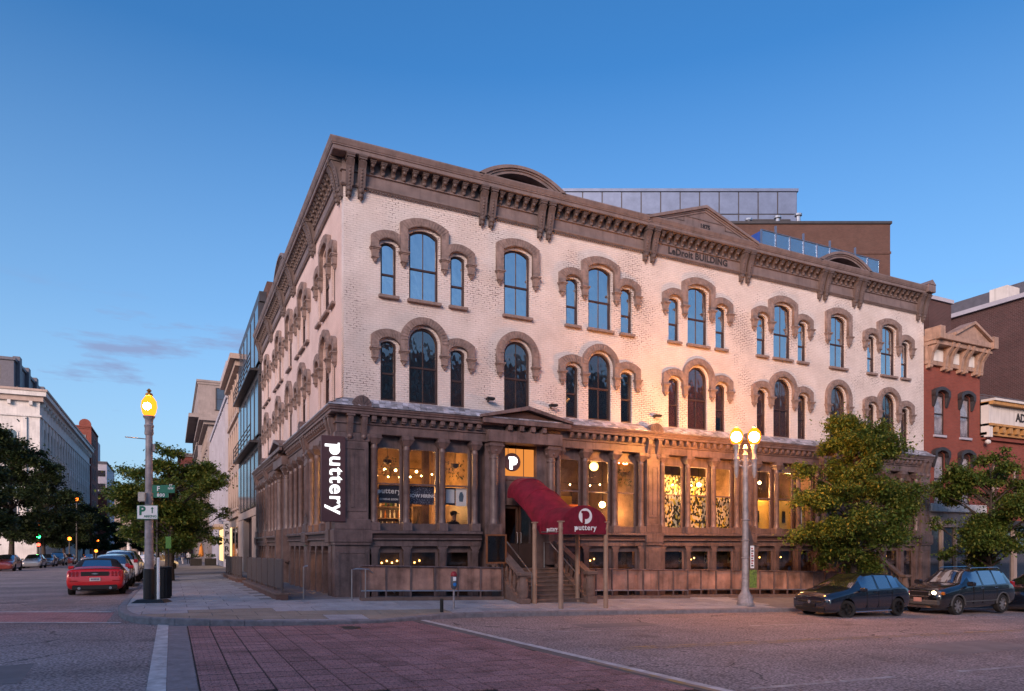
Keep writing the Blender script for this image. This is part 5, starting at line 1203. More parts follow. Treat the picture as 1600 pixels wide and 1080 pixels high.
def car(name, label, sp, loc, head, pm, group=None, head_on=False, details=True, steer=0, far=False, extra=None, sc=1.0):
    """sp: stations, front first (x, zb, zs, zt, w, wt); glass intervals"""
    t = thing(name, label, 'car', loc, head, group); t.scale = (sc,sc,sc)
    S_ = sp['st']; bm = bmesh.new(); rows = []; cl = bm.edges.layers.float.new('crease_edge'); cv = bm.verts.layers.float.new('crease_vert')
    zk = sp.get('zk', 1.0)
    for (x, zb, zs, zt, w, wt) in S_:
        zs *= zk; zt *= zk
        h = [(0,zb),(w*.80,zb),(w*.965,zb+.09),(w,zb+(zs-zb)*.5),(w*.985,zs-.06),(w*.955,zs),(wt,zt-.045*min(1,(zt-zs)/.3)-.01),(wt*.72,zt-.005),(0,zt+.012)]
        pts = h + [(-y,z) for y,z in reversed(h[1:-1])]
        rows.append([bm.verts.new((x,y,z)) for y,z in pts])
    n = len(rows[0])
    gi = sp['side']; ws = sp['screen']; top = sp.get('top', ())
    for i in range(len(rows)-1):
        for j in range(n):
            k = (j+1) % n; f = bm.faces.new((rows[i][j],rows[i+1][j],rows[i+1][k],rows[i][k]))
            jj = j if j < 8 else n-1-j
            if jj == 5 and i in gi: f.material_index = 1
            if (jj in (6,7) and i in ws) or (jj == 7 and i in sp.get('narrow',())): f.material_index = 1
            if i in top and jj in (5,6,7) and f.material_index == 0: f.material_index = 3
    bm.faces.new(rows[0]); bm.faces.new(list(reversed(rows[-1])))
    bmesh.ops.recalc_face_normals(bm, faces=bm.faces)
    for e in bm.edges:
        m_ = {f.material_index for f in e.link_faces}
        if len(m_) > 1:
            e[cl] = .92
            for v in e.verts: v[cv] = .8
    me = bpy.data.meshes.new('body'); bm.to_mesh(me); bm.free()
    mats = [pm, CARGL, BLACK, sp.get('topmat') or BLACK]
    for m_ in mats: me.materials.append(m_)
    ob = bpy.data.objects.new('tmpbody', me); COL.objects.link(ob)
    sd = ob.modifiers.new('s','SUBSURF'); sd.levels = sd.render_levels = 1 if far else 2
    cut = MB(); r = sp['r']; w_ = sp['hw']
    for x in sp['ax']:
        for s in (-1,1): cut.lathe([(r+.055,s*(w_-.33)),(r+.055,s*(w_+.2))],x,0,r+.02,24,'y')
    cm_ = cut.mesh('cut'); 
    for m_ in mats: cm_.materials.append(m_)
    for p in cm_.polygons: p.material_index = 2
    co = bpy.data.objects.new('tmpcut', cm_); COL.objects.link(co)
    bo = ob.modifiers.new('b','BOOLEAN'); bo.operation = 'DIFFERENCE'; bo.object = co; bo.solver = 'EXACT'
    dg = bpy.context.evaluated_depsgraph_get(); dg.update()
    fm = bpy.data.meshes.new_from_object(ob.evaluated_get(dg))
    bpy.data.objects.remove(ob); bpy.data.objects.remove(co)
    # glass becomes a part of its own
    def keep(cond, nm):
        q = bmesh.new(); q.from_mesh(fm); bmesh.ops.delete(q, geom=[f for f in q.faces if not cond(f)], context='FACES')
        out = bpy.data.meshes.new(nm)
        if nm == 'windows':
            for v in q.verts: v.co += v.normal*.003
        q.to_mesh(out); q.free(); out.polygons.foreach_set('use_smooth', [True]*len(out.polygons))
        try: out.set_sharp_from_angle(angle=R(38))
        except Exception: pass
        for m_ in mats: out.materials.append(m_)
        return out
    put('body', keep(lambda f: f.material_index in (0,2), 'body'), None, t)
    # split the glass into separate panes (connected pieces)
    gm = keep(lambda f: f.material_index == 1, 'windows'); q = bmesh.new(); q.from_mesh(gm); seen = set(); q.faces.ensure_lookup_table()
    for f0 in q.faces:
        if f0 in seen: continue
        isl = [f0]; seen.add(f0)
        for f in isl:
            for e in f.edges:
                for g_ in e.link_faces:
                    if g_ not in seen: seen.add(g_); isl.append(g_)
        vs = {}; mb = MB()
        for f in isl: mb.f.append(tuple(vs.setdefault(v.index, len(vs)) for v in f.verts))
        mb.v = [None]*len(vs)
        for f in isl:
            for v in f.verts: mb.v[vs[v.index]] = tuple(v.co)
        put('window', mb.mesh('window', True, False), CARGL, t)
    q.free()
    if top: put('soft_top', keep(lambda f: f.material_index == 3, 'soft_top'), None, t)
    key = (r, sp['spokes']); 
    if key not in WCACHE: WCACHE[key] = wheel_mesh(r, .215, sp['spokes'], sp.get('dbl', False))
    ty, rm_, bk = WCACHE[key]
    for i, x in enumerate(sp['ax']):
        for s in (-1,1):
            wh = empty('wheel', (x, s*(w_-.115), r), (0 if s < 0 else math.pi) + (steer if i == 0 else 0), t)
            put('tyre', ty, TYRE, wh); put('rim', rm_, sp.get('rim', RIM), wh); put('brake_disc', bk, RIMD, wh)
    if extra: extra(t)
    return t
HATCH = dict(st=[(2.13,.34,.60,.68,.66,.52),(2.09,.22,.66,.77,.80,.64),(1.92,.17,.72,.86,.875,.70),(1.50,.17,.80,.95,.895,.73),(1.12,.17,.86,1.005,.90,.75),(.98,.17,.885,1.03,.90,.75),(.50,.17,.91,1.29,.90,.665),(.18,.17,.925,1.43,.90,.615),(-.24,.17,.935,1.47,.90,.605),(-.34,.17,.936,1.467,.90,.605),(-.98,.17,.95,1.46,.90,.60),(-1.05,.17,.955,1.455,.90,.60),(-1.42,.18,.975,1.42,.89,.575),(-1.62,.20,.985,1.385,.885,.56),(-1.93,.24,.97,1.06,.86,.65),(-2.07,.26,.80,.90,.83,.66),(-2.13,.34,.60,.68,.74,.60)],
    side=(6,7,9,11), screen=(5,6,13), r=.315, hw=.90, ax=(1.27,-1.36), spokes=5, dbl=True, rim=RIMD, zk=1.045)
SUV = dict(st=[(2.40,.42,.70,.78,.60,.48),(2.36,.30,.80,.90,.78,.60),(2.18,.24,.88,1.0,.90,.72),(1.65,.24,.98,1.12,.94,.76),(1.15,.24,1.05,1.19,.945,.78),(.98,.24,1.08,1.22,.945,.78),(.55,.24,1.10,1.50,.945,.71),(.28,.24,1.11,1.68,.945,.665),(-.10,.24,1.12,1.735,.945,.66),(-.20,.24,1.12,1.74,.945,.66),(-1.0,.24,1.13,1.745,.945,.655),(-1.10,.24,1.13,1.745,.945,.655),(-1.75,.26,1.15,1.70,.94,.635),(-2.0,.28,1.16,1.65,.93,.62),(-2.28,.32,1.12,1.25,.90,.70),(-2.37,.36,.88,.98,.88,.70),(-2.40,.44,.64,.72,.80,.66)],
    side=(6,7,9,11), screen=(5,6,13), r=.365, hw=.945, ax=(1.42,-1.44), spokes=7, dbl=True, rim=RIM)
CONV = dict(st=[(2.40,.34,.52,.58,.60,.5),(2.36,.20,.60,.68,.78,.62),(2.1,.16,.68,.80,.90,.70),(1.5,.16,.76,.92,.935,.74),(.85,.16,.83,.99,.94,.76),(.70,.16,.86,1.0,.94,.76),(.15,.16,.88,1.26,.94,.62),(-.05,.16,.885,1.345,.94,.60),(-.75,.16,.90,1.37,.945,.60),(-.85,.16,.90,1.365,.945,.60),(-1.15,.16,.92,1.30,.955,.60),(-1.58,.17,.95,1.07,.96,.70),(-1.78,.18,.95,1.015,.955,.78),(-2.18,.20,.955,1.02,.93,.80),(-2.30,.22,.90,.985,.92,.80),(-2.36,.30,.70,.80,.90,.80),(-2.40,.38,.52,.58,.86,.76)],
    side=(6,7), screen=(5,6), narrow=(10,), top=(6,7,8,9,10), r=.345, hw=.945, ax=(1.40,-1.32), spokes=5, rim=RIMD, topmat=mat('soft_top_canvas',(.018,.015,.017),.85,bump=.2))
SEDAN = dict(HATCH); SEDAN['st'] = [(x*1.1, zb, zs*.97, zt*.99 if x > -1.3 else zt*.97, w*1.0, wt) for x,zb,zs,zt,w,wt in HATCH['st'][:-4]] + [(-1.85,.2,.95,1.08,.88,.66),(-2.2,.22,.94,1.03,.87,.70),(-2.33,.28,.80,.90,.85,.68),(-2.38,.36,.6,.68,.76,.6)]
SEDAN['ax'] = (1.40,-1.42); SEDAN['rim'] = RIM; SEDAN['dbl'] = False
def zr_(x, y): return zroad(x, y) + .003
def hatch_x(t):
    for s in (-1,1):
        hl = MB().prism([(1.58,.70),(1.86,.62),(2.05,.575),(2.04,.645),(1.85,.715),(1.62,.765)], s*.60, s*.885,'y'); 
        MB().sphere((1.96,s*.66,.655),.14,12,8,(1.15,1.1,.42)).build('headlight', LENS, t, smooth=True)
        MB().box(-.07,.07,-.10,.10,-.07,.07,.03).build('mirror', mat('mirror_black',(.02,.02,.025),.3,coat=.5), t, (.62,s*1.0,.99))
        MB().tube([(.62,s*.88,.94),(.62,s*.97,.96)],.02,6).build('mirror_stalk', BLACK, t)
        for x in (-.12,-.85): MB().box(x-.09,x+.09,min(s*.895,s*.92),max(s*.895,s*.92),.86,.885,.006).build('door_handle', BLACK, t)
        MB().box(-.95,.9,min(s*.87,s*.905),max(s*.87,s*.905),.18,.23,.01).build('sill_trim', CHROME, t)
        MB().sphere((-2.0,s*.70,.84),.13,10,8,(.5,1.2,.6)).build('tail_light', TAIL, t)
        MB().sphere((2.02,s*.66,.34),.08,10,6,(.6,1.3,.5)).build('fog_light', LENS, t)
        for x in (.30,-.30,-1.0): MB().box(x-.004,x+.004,min(s*.88,s*.9025),max(s*.88,s*.9025),.30,.90).build('door_seam', BLACK, t)
    MB().box(2.09,2.135,-.52,.52,.53,.60,.01).build('grille', BLACK, t); MB().box(2.0,2.14,-.62,.62,.24,.40,.03).build('bumper_intake', BLACK, t)
    MB().lathe([(.06,-.008),(.06,.008)],2.14,0,.565,18,'x').build('badge', CHROME, t); MB().box(2.142,2.155,-.25,.25,.40,.50).build('plate', BLACK, t)
    MB().box(-2.14,-2.10,-.26,.26,.62,.74).build('plate', PLATE, t); MB().box(-1.75,-1.55,-.55,.55,1.39,1.42,.01).build('roof_spoiler', BLACK, t)
def suv_x(t):
    for s in (-1,1):
        MB().box(2.20,2.345,min(s*.46,s*.80),max(s*.46,s*.80),.80,.94,.03).build('headlight_housing', LENS, t)
        MB().lathe([(.0,-.01),(.075,-.01),(.075,.01),(.0,.01)],2.352,s*.58,.87,14,'x').build('headlight', HEADON, t)
        MB().box(2.16,2.26,min(s*.79,s*.895),max(s*.79,s*.895),.80,.92,.02).build('indicator', AMBL, t)
        MB().box(-.09,.09,-.12,.12,-.09,.09,.04).build('mirror', mat('mirror_black',(.02,.02,.025),.3,coat=.5), t, (.82,s*1.06,1.20))
        MB().tube([(.82,s*.92,1.13),(.82,s*1.02,1.16)],.025,6).build('mirror_stalk', BLACK, t)
        MB().tube([(.15,s*.60,1.745),(.05,s*.60,1.79),(-1.6,s*.60,1.80),(-1.75,s*.60,1.735)],.018,6).build('roof_rail', CHROME, t)
        for x in (-.05,-.95): MB().box(x-.10,x+.10,min(s*.94,s*.965),max(s*.94,s*.965),1.0,1.03,.006).build('door_handle', CHROME, t)
        MB().box(-1.0,.98,min(s*.93,s*.96),max(s*.93,s*.96),.50,.55,.01).build('side_moulding', mat('grey_plastic',(.08,.08,.085),.6), t)
        for xx in (1.42,-1.44):
            mb = MB(); pts = []
            for k in range(13):
                a = math.pi*k/12; pts.append((xx+.425*math.cos(a), s*.935, .385+.425*math.sin(a)))
            mb.tube(pts,.032,6); mb.build('wheel_arch_trim', MATS['grey_plastic'], t)
        for x in (.45,-.15,-1.05): MB().box(x-.004,x+.004,min(s*.92,s*.948),max(s*.92,s*.948),.42,1.08).build('door_seam', BLACK, t)
        MB().box(-2.33,-2.2,min(s*.72,s*.885),max(s*.72,s*.885),.98,1.24,.03).build('tail_light', TAIL, t)
    MB().box(2.35,2.41,-.42,.42,.74,.92,.015).build('grille', BLACK, t)
    MB().box(2.405,2.42,-.44,.44,.91,.935).box(2.405,2.42,-.44,.44,.725,.75).box(2.405,2.42,-.44,-.415,.75,.91).box(2.405,2.42,.415,.44,.75,.91).build('grille_frame', CHROME, t)
    MB().box(2.30,2.44,-.78,.78,.40,.60,.04).build('bumper', MATS['grey_plastic'], t); MB().box(2.36,2.45,-.5,.5,.30,.40,.02).build('skid_plate', CHROME, t)
    MB().box(2.441,2.452,-.16,.16,.52,.68).build('plate', mat('pink_plate',(.5,.28,.25),.5), t)
def conv_x(t):
    for s in (-1,1):
        for k in range(3): MB().box(-.02,.02,-.035,.035,-.09,.09,.012).build('tail_light', TAIL, t, (-2.372,s*(.80-k*.12),.82), 0)
        MB().box(-.07,.07,-.11,.11,-.07,.07,.03).build('mirror', MATS['conv_red'], t, (.60,s*1.04,.98))
        MB().lathe([(.05,-.06),(.05,.02)],-2.40,s*.5,.30,12,'x').build('exhaust', CHROME, t)
        MB().box(-2.405,-2.385,min(s*.55,s*.80),max(s*.55,s*.80),.55,.585).build('reflector', TAIL, t)
    MB().box(-2.385,-2.36,-.45,.45,.74,.90,.01).build('rear_panel', BLACK, t); MB().prism([(-.12,.82),(0,.80),(.12,.82),(.06,.835),(0,.845),(-.06,.835)],-2.395,-2.384,'x').build('horse_badge', CHROME, t)
    MB().box(-2.43,-2.415,-.17,.17,.56,.68).build('plate', PLATE, t)
    [MB().box(-2.4325,-2.4302,-.13+k*.045,-.10+k*.045,.595,.65).build('plate_mark', mat('plate_blue',(.04,.06,.2),.5), t) for k in range(6)]
    MB().box(-2.42,-2.25,-.72,.72,.22,.42,.04).build('diffuser', BLACK, t); MB().box(-2.30,-2.16,-.80,.80,1.025,1.045,.008).build('spoiler', MATS['conv_red'], t)
def simple_rear(t, zt=.85, x=-2.14, w=.72, on=False):
    for s in (-1,1): MB().box(x-.02,x+.14,min(s*w,s*(w-.2)),max(s*w,s*(w-.2)),zt-.12,zt+.06,.02).build('tail_light', TAILON if on else TAIL, t)
    MB().box(x-.03,x,-.2,.2,zt-.18,zt-.06).build('plate', PLATE, t)
def simple_front(t, zt=.68, x=2.08, w=.78, on=False):
    for s in (-1,1): MB().sphere((x-.08,s*(w-.15),zt),.13,10,8,(.9,1.2,.5)).build('headlight', HEADON if on else LENS, t)
    MB().box(x-.02,x+.06,-.4,.4,zt-.16,zt-.04,.01).build('grille', BLACK, t); MB().box(x+.03,x+.07,-.2,.2,zt-.30,zt-.19).build('plate', PLATE, t)
    for s in (-1,1): MB().box(-.07,.07,-.1,.1,-.07,.07,.03).build('mirror', BLACK, t, (.7,s*1.0,1.0))
PI = math.pi
# front street, noses pointing left (-X): heading = pi
car('parked_hatchback', 'dark blue five-door hatchback with its front wheels turned at the kerb', HATCH, (15.6,-6.0,zr_(15.6,-6)), PI-R(1), paint('midnight_blue',(.010,.014,.028)), 'cars on the front street', steer=R(-28), extra=hatch_x, sc=.91)
car('parked_suv', 'black suv with lit headlights behind the blue hatchback', SUV, (21.35,-5.95,zr_(21.3,-6)), PI, paint('suv_black',(.010,.010,.012)), 'cars on the front street', extra=suv_x, sc=.925)
car('parked_car', 'dark car cut off by the right edge of the picture', SEDAN, (26.7,-6.0,zr_(26.7,-6)), PI, paint('far_right_navy',(.012,.016,.03)), 'cars on the front street', extra=lambda t: simple_front(t))
# side street, facing away (+Y)
RD = paint('conv_red', (.50,.010,.014), .1); RD.node_tree.nodes['Principled BSDF'].inputs['Coat IOR'].default_value = 1.45; RD.node_tree.nodes['Principled BSDF'].inputs['Roughness'].default_value = .4
car('red_convertible', 'red convertible with black soft top parked on the side street', CONV, (-7.42,10.2,zr_(-7.4,10)), R(90.5), RD, 'cars along the near side-street kerb', extra=conv_x)
car('parked_suv', 'silver suv with bluish rear glass parked in front of the red convertible', SUV, (-7.35,16.6,zr_(-7.4,16.6)), R(90), paint('silver_suv',(.42,.43,.46)), 'cars along the near side-street kerb', extra=lambda t: simple_rear(t,1.2,-2.32,.85), sc=.88)
car('parked_suv', 'white-roofed suv farther along the near side-street kerb', SUV, (-7.35,23.0,zr_(-7.4,23)), R(90), paint('white_suv',(.6,.6,.62),0), 'cars along the near side-street kerb', extra=lambda t: simple_rear(t,1.2,-2.32,.85))
car('parked_hatchback', 'dark hatchback beyond the white-roofed suv', HATCH, (-7.35,29.2,zr_(-7.4,29)), R(90), paint('far_dark',(.03,.03,.035)), 'cars along the near side-street kerb', far=True, extra=simple_rear)
car('white_sedan', 'white sedan seen between the parked cars and the corner lamp', SEDAN, (-6.1,48,zr_(-6.1,48)), R(60), paint('white_car',(.6,.6,.62),0), extra=lambda t: simple_rear(t,.85,-2.36,.78))
# far side of the side street, facing us (-Y)
for nm, lab, sp_, y, pc, ex in (('parked_car','dark red car cut off by the left edge of the picture',SEDAN,56.5,(.20,.03,.02),lambda t: simple_front(t,on=False)),
      ('parked_sedan','silver sedan on the far side of the side street',SEDAN,71.0,(.42,.43,.46),simple_front),
      ('parked_hatchback','dark blue hatchback beyond the silver sedan',HATCH,80.0,(.03,.05,.10),simple_front),
      ('parked_suv','black suv on the far side of the side street',SUV,88.5,(.02,.02,.022),lambda t: simple_front(t,.87,2.34,.8)),
      ('parked_hatchback','small dark red hatchback beyond the black suv',HATCH,99.0,(.12,.02,.02),simple_front),
      ('white_sedan','white sedan driving away at the far end of the parked row',SEDAN,112.0,(.6,.58,.58),simple_front)):
    car(nm, lab, sp_, (-18.55 if y < 110 else -17.2, y, zr_(-18.5,y)), R(-90), paint('far_%d'%int(y), pc), 'cars on the far side of the side street', far=True, extra=ex)
# ---------------------------------------------------------------- trees
def leaf_mat(name, c1, c2, c3):
    m = bpy.data.materials.new(name); m.use_nodes = True; n = m.node_tree.nodes; l = m.node_tree.links; b = n['Principled BSDF']
    g = n.new('ShaderNodeNewGeometry'); cr = n.new('ShaderNodeValToRGB'); cr.color_ramp.elements[0].color = (*c1,1); cr.color_ramp.elements[1].color = (*c3,1)
    e = cr.color_ramp.elements.new(.55); e.color = (*c2,1); l.new(g.outputs['Random Per Island'], cr.inputs['Fac']); l.new(cr.outputs['Color'], b.inputs['Base Color'])
    b.inputs['Roughness'].default_value = .55; b.inputs['Specular IOR Level'].default_value = .3
    tr = n.new('ShaderNodeBsdfTranslucent'); l.new(cr.outputs['Color'], tr.inputs['Color']); mx = n.new('ShaderNodeMixShader'); mx.inputs[0].default_value = .3
    l.new(b.outputs[0], mx.inputs[1]); l.new(tr.outputs[0], mx.inputs[2]); l.new(mx.outputs[0], n['Material Output'].inputs[0]); return m
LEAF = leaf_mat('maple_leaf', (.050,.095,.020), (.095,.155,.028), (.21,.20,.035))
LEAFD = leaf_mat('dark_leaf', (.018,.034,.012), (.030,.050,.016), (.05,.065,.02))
BARK = mat('bark', (.06,.045,.038), .9, var=.3, scale=6, bump=.8, bscale=18)
def tree_meshes(seed, rx, rz, zc, trunk_h, trunk_r, nl, ls, lobes=40, flat=.6, taper=.55):
    """trunk with limbs and twigs; leaves sit in clumps of uneven size spread through the crown's volume"""
    rg = random.Random(seed); mb = MB(); tips = []
    top = zc+rz*.7
    mb.tube([(0,0,-.1),(rg.uniform(-.05,.05),rg.uniform(-.05,.05),trunk_h*.5),(rg.uniform(-.1,.1),rg.uniform(-.1,.1),trunk_h),(rg.uniform(-.15,.15),rg.uniform(-.15,.15),zc),(0,0,top)], [trunk_r*1.3,trunk_r,trunk_r*.85,trunk_r*.5,trunk_r*.15], 9)
    for i in range(lobes):
        hz_ = rg.uniform(-.92,.98); prof = math.sqrt(max(.02,1-hz_*hz_)); prof *= 1-taper*max(0,hz_)**1.2*.6
        rr = prof*(rg.uniform(.55,1.04) if i % 4 else rg.uniform(.1,.5)); a = i*2.39996+rg.uniform(-.4,.4)
        tip = Vector((rr*rx*math.cos(a), rr*rx*math.sin(a), zc+hz_*rz)); zb = max(trunk_h*.85, min(top, tip.z-rr*rx*rg.uniform(.35,.8)))
        st = Vector((0,0,zb)); mid = st.lerp(tip,.55)+Vector((rg.uniform(-.15,.15),rg.uniform(-.15,.15),rg.uniform(.0,.3)))*rx*.25
        mb.tube([st,mid,tip],[trunk_r*.34,trunk_r*.2,.015],6,False)
        s0 = rg.uniform(.5,1.15); tips.append((tip, s0))
        for k in range(4):
            t2 = tip+Vector((rg.uniform(-1,1),rg.uniform(-1,1),rg.uniform(-.45,.6)))*rx*.24; mb.tube([mid.lerp(tip,rg.uniform(.3,.9)),t2],[.022,.008],4,False); tips.append((t2, s0*rg.uniform(.35,.8)))
    vs, fs = [], []
    tot = sum(s*s for _, s in tips)
    for tip, s in tips:
        cnt = int(nl*s*s/tot); sg_ = .098*rx*s*1.25; droop = rg.uniform(-.5,.15)
        for q in range(cnt):
            d = Vector((rg.gauss(0,1),rg.gauss(0,1),rg.gauss(0,flat)))*sg_
            if rg.random() < .06: d *= 1.9
            c = tip+d; c.z += droop*d.xy.length*.5; a = rg.random()*6.283; tl = rg.gauss(-.1,.6); L_ = ls*rg.uniform(.45,1.35); w2 = L_*rg.uniform(.3,.5)
            ax = Vector((math.cos(a)*math.cos(tl),math.sin(a)*math.cos(tl),math.sin(tl)-.2)); sd = Vector((-math.sin(a),math.cos(a),rg.uniform(-.5,.5)))*w2
            b = len(vs); vs += [c, c+ax*L_*.5+sd+Vector((0,0,.1*L_)), c+ax*L_, c+ax*L_*.5-sd+Vector((0,0,.1*L_))]; fs.append((b,b+1,b+2,b+3))
    cm_ = bpy.data.meshes.new('crown'); cm_.from_pydata([tuple(v) for v in vs], [], fs); cm_.update()
    return mb.mesh('trunk', True), cm_
def plant(name, label, loc, ms, m, rz=0, sc=(1,1,1), group=None):
    t = thing(name, label, 'tree', loc, rz, group); t.scale = sc; put('trunk', ms[0], BARK, t); put('crown', ms[1], m, t); return t
T1 = tree_meshes(3, 2.55, 2.85, 4.15, 1.7, .15, 92000, .105, 62)
T2 = tree_meshes(11, 2.6, 2.55, 3.95, 1.8, .15, 56000, .115, 48, .5)
T3 = tree_meshes(21, 5.2, 5.6, 9.0, 3.2, .30, 32000, .33, 60)
plant('street_tree', 'leafy green tree with orange lamp-lit leaves in front of the right shopfront', (18.85,-3.55,zside(18.85,-3.55)), T1, LEAF, R(40), (.9,.9,.99), 'street trees on the front pavement')
plant('street_tree', 'dark green tree before the red brick building at the right edge', (27.9,-3.4,zside(27.9,-3.4)), T2, LEAF, R(150), (.86,.86,1.0), 'street trees on the front pavement')
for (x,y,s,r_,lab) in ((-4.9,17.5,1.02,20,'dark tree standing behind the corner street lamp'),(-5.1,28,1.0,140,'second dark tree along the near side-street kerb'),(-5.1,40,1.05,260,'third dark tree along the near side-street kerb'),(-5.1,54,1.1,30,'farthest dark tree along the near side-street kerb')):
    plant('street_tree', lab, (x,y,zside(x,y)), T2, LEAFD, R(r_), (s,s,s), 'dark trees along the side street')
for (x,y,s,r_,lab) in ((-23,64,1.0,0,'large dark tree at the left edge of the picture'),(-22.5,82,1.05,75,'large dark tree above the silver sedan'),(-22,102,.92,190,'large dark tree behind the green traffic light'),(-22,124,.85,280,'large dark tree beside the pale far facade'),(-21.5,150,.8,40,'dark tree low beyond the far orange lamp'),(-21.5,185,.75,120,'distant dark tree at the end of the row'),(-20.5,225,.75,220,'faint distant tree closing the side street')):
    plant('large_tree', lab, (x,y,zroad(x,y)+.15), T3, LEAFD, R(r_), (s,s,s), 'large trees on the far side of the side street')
for (x,y,s,lab) in ((-9.5,205,.7,'distant tree in front of the columned building'),(-14,240,.75,'far tree closing the view down the street')):
    plant('large_tree', lab, (x,y,zroad(x,y)), T3, LEAFD, 1.0, (s,s,s))
# blinds and curtains behind some of the upper windows
BLW = mat('white_roller_blind', (.55,.53,.52), .9, var=.1); BLB = mat('brown_roller_blind', (.48,.29,.19), .9, var=.2)
rgb = random.Random(5)
for u, k, s_ in HF:
    w, za, zs_, rise, zr, mu = KIND[k]; zt_ = zs_+rise-.06
    if k[1] == '3' and rgb.random() < .45: zl_, bm_ = zt_-rgb.choice((.25,.4,.9)), BLW
    elif k[1] == '2' and u > 12.5 and rgb.random() < .85: zl_, bm_ = za+rgb.choice((.05,.05,.6)), BLB
    else: continue
    put('roller_blind', MB().box(-w/2+.02,w/2-.02,.0,.01,zl_,zt_).mesh('roller_blind'), bm_, B, (u,.20,0))
# ---------------------------------------------------------------- neighbouring and background buildings
GFAR = bpy.data.materials.new('far_window_glass'); GFAR.use_nodes = True
b = GFAR.node_tree.nodes['Principled BSDF']; b.inputs['Base Color'].default_value = (.03,.035,.045,1); b.inputs['Roughness'].default_value = .06; b.inputs['Specular IOR Level'].default_value = 1.0; b.inputs['Coat Weight'].default_value = 1.0; b.inputs['Coat IOR'].default_value = 2.0
LITW = emit('lit_far_window', (1.0,.62,.25), 1.1)
WM = {}
def far_window(parent, face, u, z, w, h, fm, plane, lit=False, arch=False):
    """window part on the -X ('W') or -Y ('S') or +X ('E') face: frame with recessed-looking pane"""
    key = (round(w,2), round(h,2), arch)
    if key not in WM:
        o = [(-w/2,0),(w/2,0),(w/2,h),(-w/2,h)] if not arch else [(-w/2,0),(w/2,0)] + [(x,zz) for x,zz in reversed(arc(w,h-w*.3,w*.3,8))]
        WM[key] = (fill2d([(x*1.18,zz*1.04-.02*h) for x,zz in o],[o],-.14,.0), MB().prism(o,-.03,.0).mesh('pane'), MB().box(-w*.66,w*.66,-.2,0,-.16,-.03).mesh('sill'), MB().box(-.035,.035,-.06,-.031,0,h*.97).box(-w/2,w/2,-.055,-.031,h*.5-.04,h*.5+.04).mesh('glazing_bar'))
    f, p, s, g_ = WM[key]
    rz = {'W': R(-90), 'S': 0, 'E': R(90)}[face]; loc = {'W': (plane,u,z), 'S': (u,plane,z), 'E': (plane,u,z)}[face]
    wn = empty('window', loc, rz, parent); put('frame', f, fm, wn); put('pane', p, LITW if lit else GFAR, wn); put('sill', s, fm, wn); put('glazing_bar', g_, fm, wn)
def block(name, label, x0, x1, y0, y1, z0, z1, wm, tm, group=None, cor=.5, flat_roof=True):
    t = thing(name, label, 'building', (0,0,0), 0, group)
    MB().box(x0,x1,y0,y1,z0,z1).build('wall', wm, t)
    if cor:
        MB().box(x0-cor,x1+cor*.3,y0-cor,y1,z1-.35,z1+.05).build('cornice', tm, t); MB().box(x0-cor*.5,x1,y0-cor*.5,y1,z1-.8,z1-.352).build('cornice_bed', tm, t)
    return t
STW = mat('pale_stone', (.66,.64,.62), .8, var=.12, scale=.6, bump=.2, stain=.2); STL = mat('lavender_stone', (.40,.40,.47), .7, var=.1, scale=.7); TAN = mat('tan_stone', (.33,.28,.265), .8, var=.14, scale=.6, stain=.2)
CRM = mat('cream_stone', (.44,.345,.30), .75, var=.14, scale=.8, stain=.2); DKM = mat('dark_frame_metal', (.06,.055,.06), .45, .3); REDB = brick_mat('red_brick', (.27,.070,.050), (.22,.058,.045), (.19,.085,.07), bump=.35); DKB = brick_mat('dark_brick', (.085,.038,.038), (.055,.027,.028), (.14,.10,.10), speck=0, bump=.5); BRB = brick_mat('brown_brick', (.13,.068,.055), (.10,.055,.046), (.10,.07,.065))
GREY = mat('grey_roofing', (.13,.13,.16), .6, .2)
LOFTG = mat('loft_glass', (.045,.06,.085), .12, .0, var=.3, scale=.4, coat=.2)
# side street, right-hand row
g = thing('glass_loft_building', 'narrow dark-framed glass building with balconies next along the side street', 'building')
MB().box(.3,14,22.25,37,-.5,17.6).build('wall', BRB, g)
MB().box(-.15,.3,22.3,36.9,3.6,4.1).build('stone_band', CRM, g); MB().box(-.1,.29,24.5,27,-.4,3.6).build('stone_pier', CRM, g); MB().box(-.1,.29,33,36.9,-.4,3.6).build('stone_pier', CRM, g)
for z in (4.1,8.4,12.8):
    MB().box(-.12,.29,22.4,36.8,z+3.6,z+4.2).build('spandrel', DKM, g)
    for k in range(6):
        y = 22.6+k*2.4; MB().box(-.14,-.08,y+.15,y+2.2,z+.1,z+3.55).build('glass_panel', LOFTG, g); MB().box(-.17,.28,y-.08,y+.1,z,z+3.6).build('mullion', DKM, g)
for z in (8.0,12.4):
    b_ = empty('balcony', (0,0,z), 0, g); MB().box(-.6,.1,23.2,36,0,.14).build('slab', DKM, b_)
    for zz in (.5,.8,1.1): MB().tube([(-.55,23.2,zz),(-.55,36,zz)],.03,5).build('rail', DKM, b_)
    for k in range(7): MB().tube([(-.55,23.2+k*2.13,.1),(-.55,23.2+k*2.13,1.12)],.03,5).build('baluster', DKM, b_)
g = block('ornate_building', 'cream ornate building with projecting cornice on the side street', 0,14,37.05,48.7,-.6,16.6, CRM, CRM, cor=.8)
for r_ in range(3):
    for k in range(5): far_window(g,'W',38.5+k*2.2,4.8+r_*3.9,1.1,2.9,CRM,-.0,False,True)
MB().box(-.25,.0,37.1,48.6,4.0,4.35).build('string_course', CRM, g); MB().box(-.2,.0,37.1,48.6,12.2,12.5).build('string_course', CRM, g)
for k in range(3): MB().box(-.02,.02,38.6+k*3.3,40.8+k*3.3,.2,3.3).build('shop_pane', LITW if k == 2 else GFAR, g, (-.02,0,0))
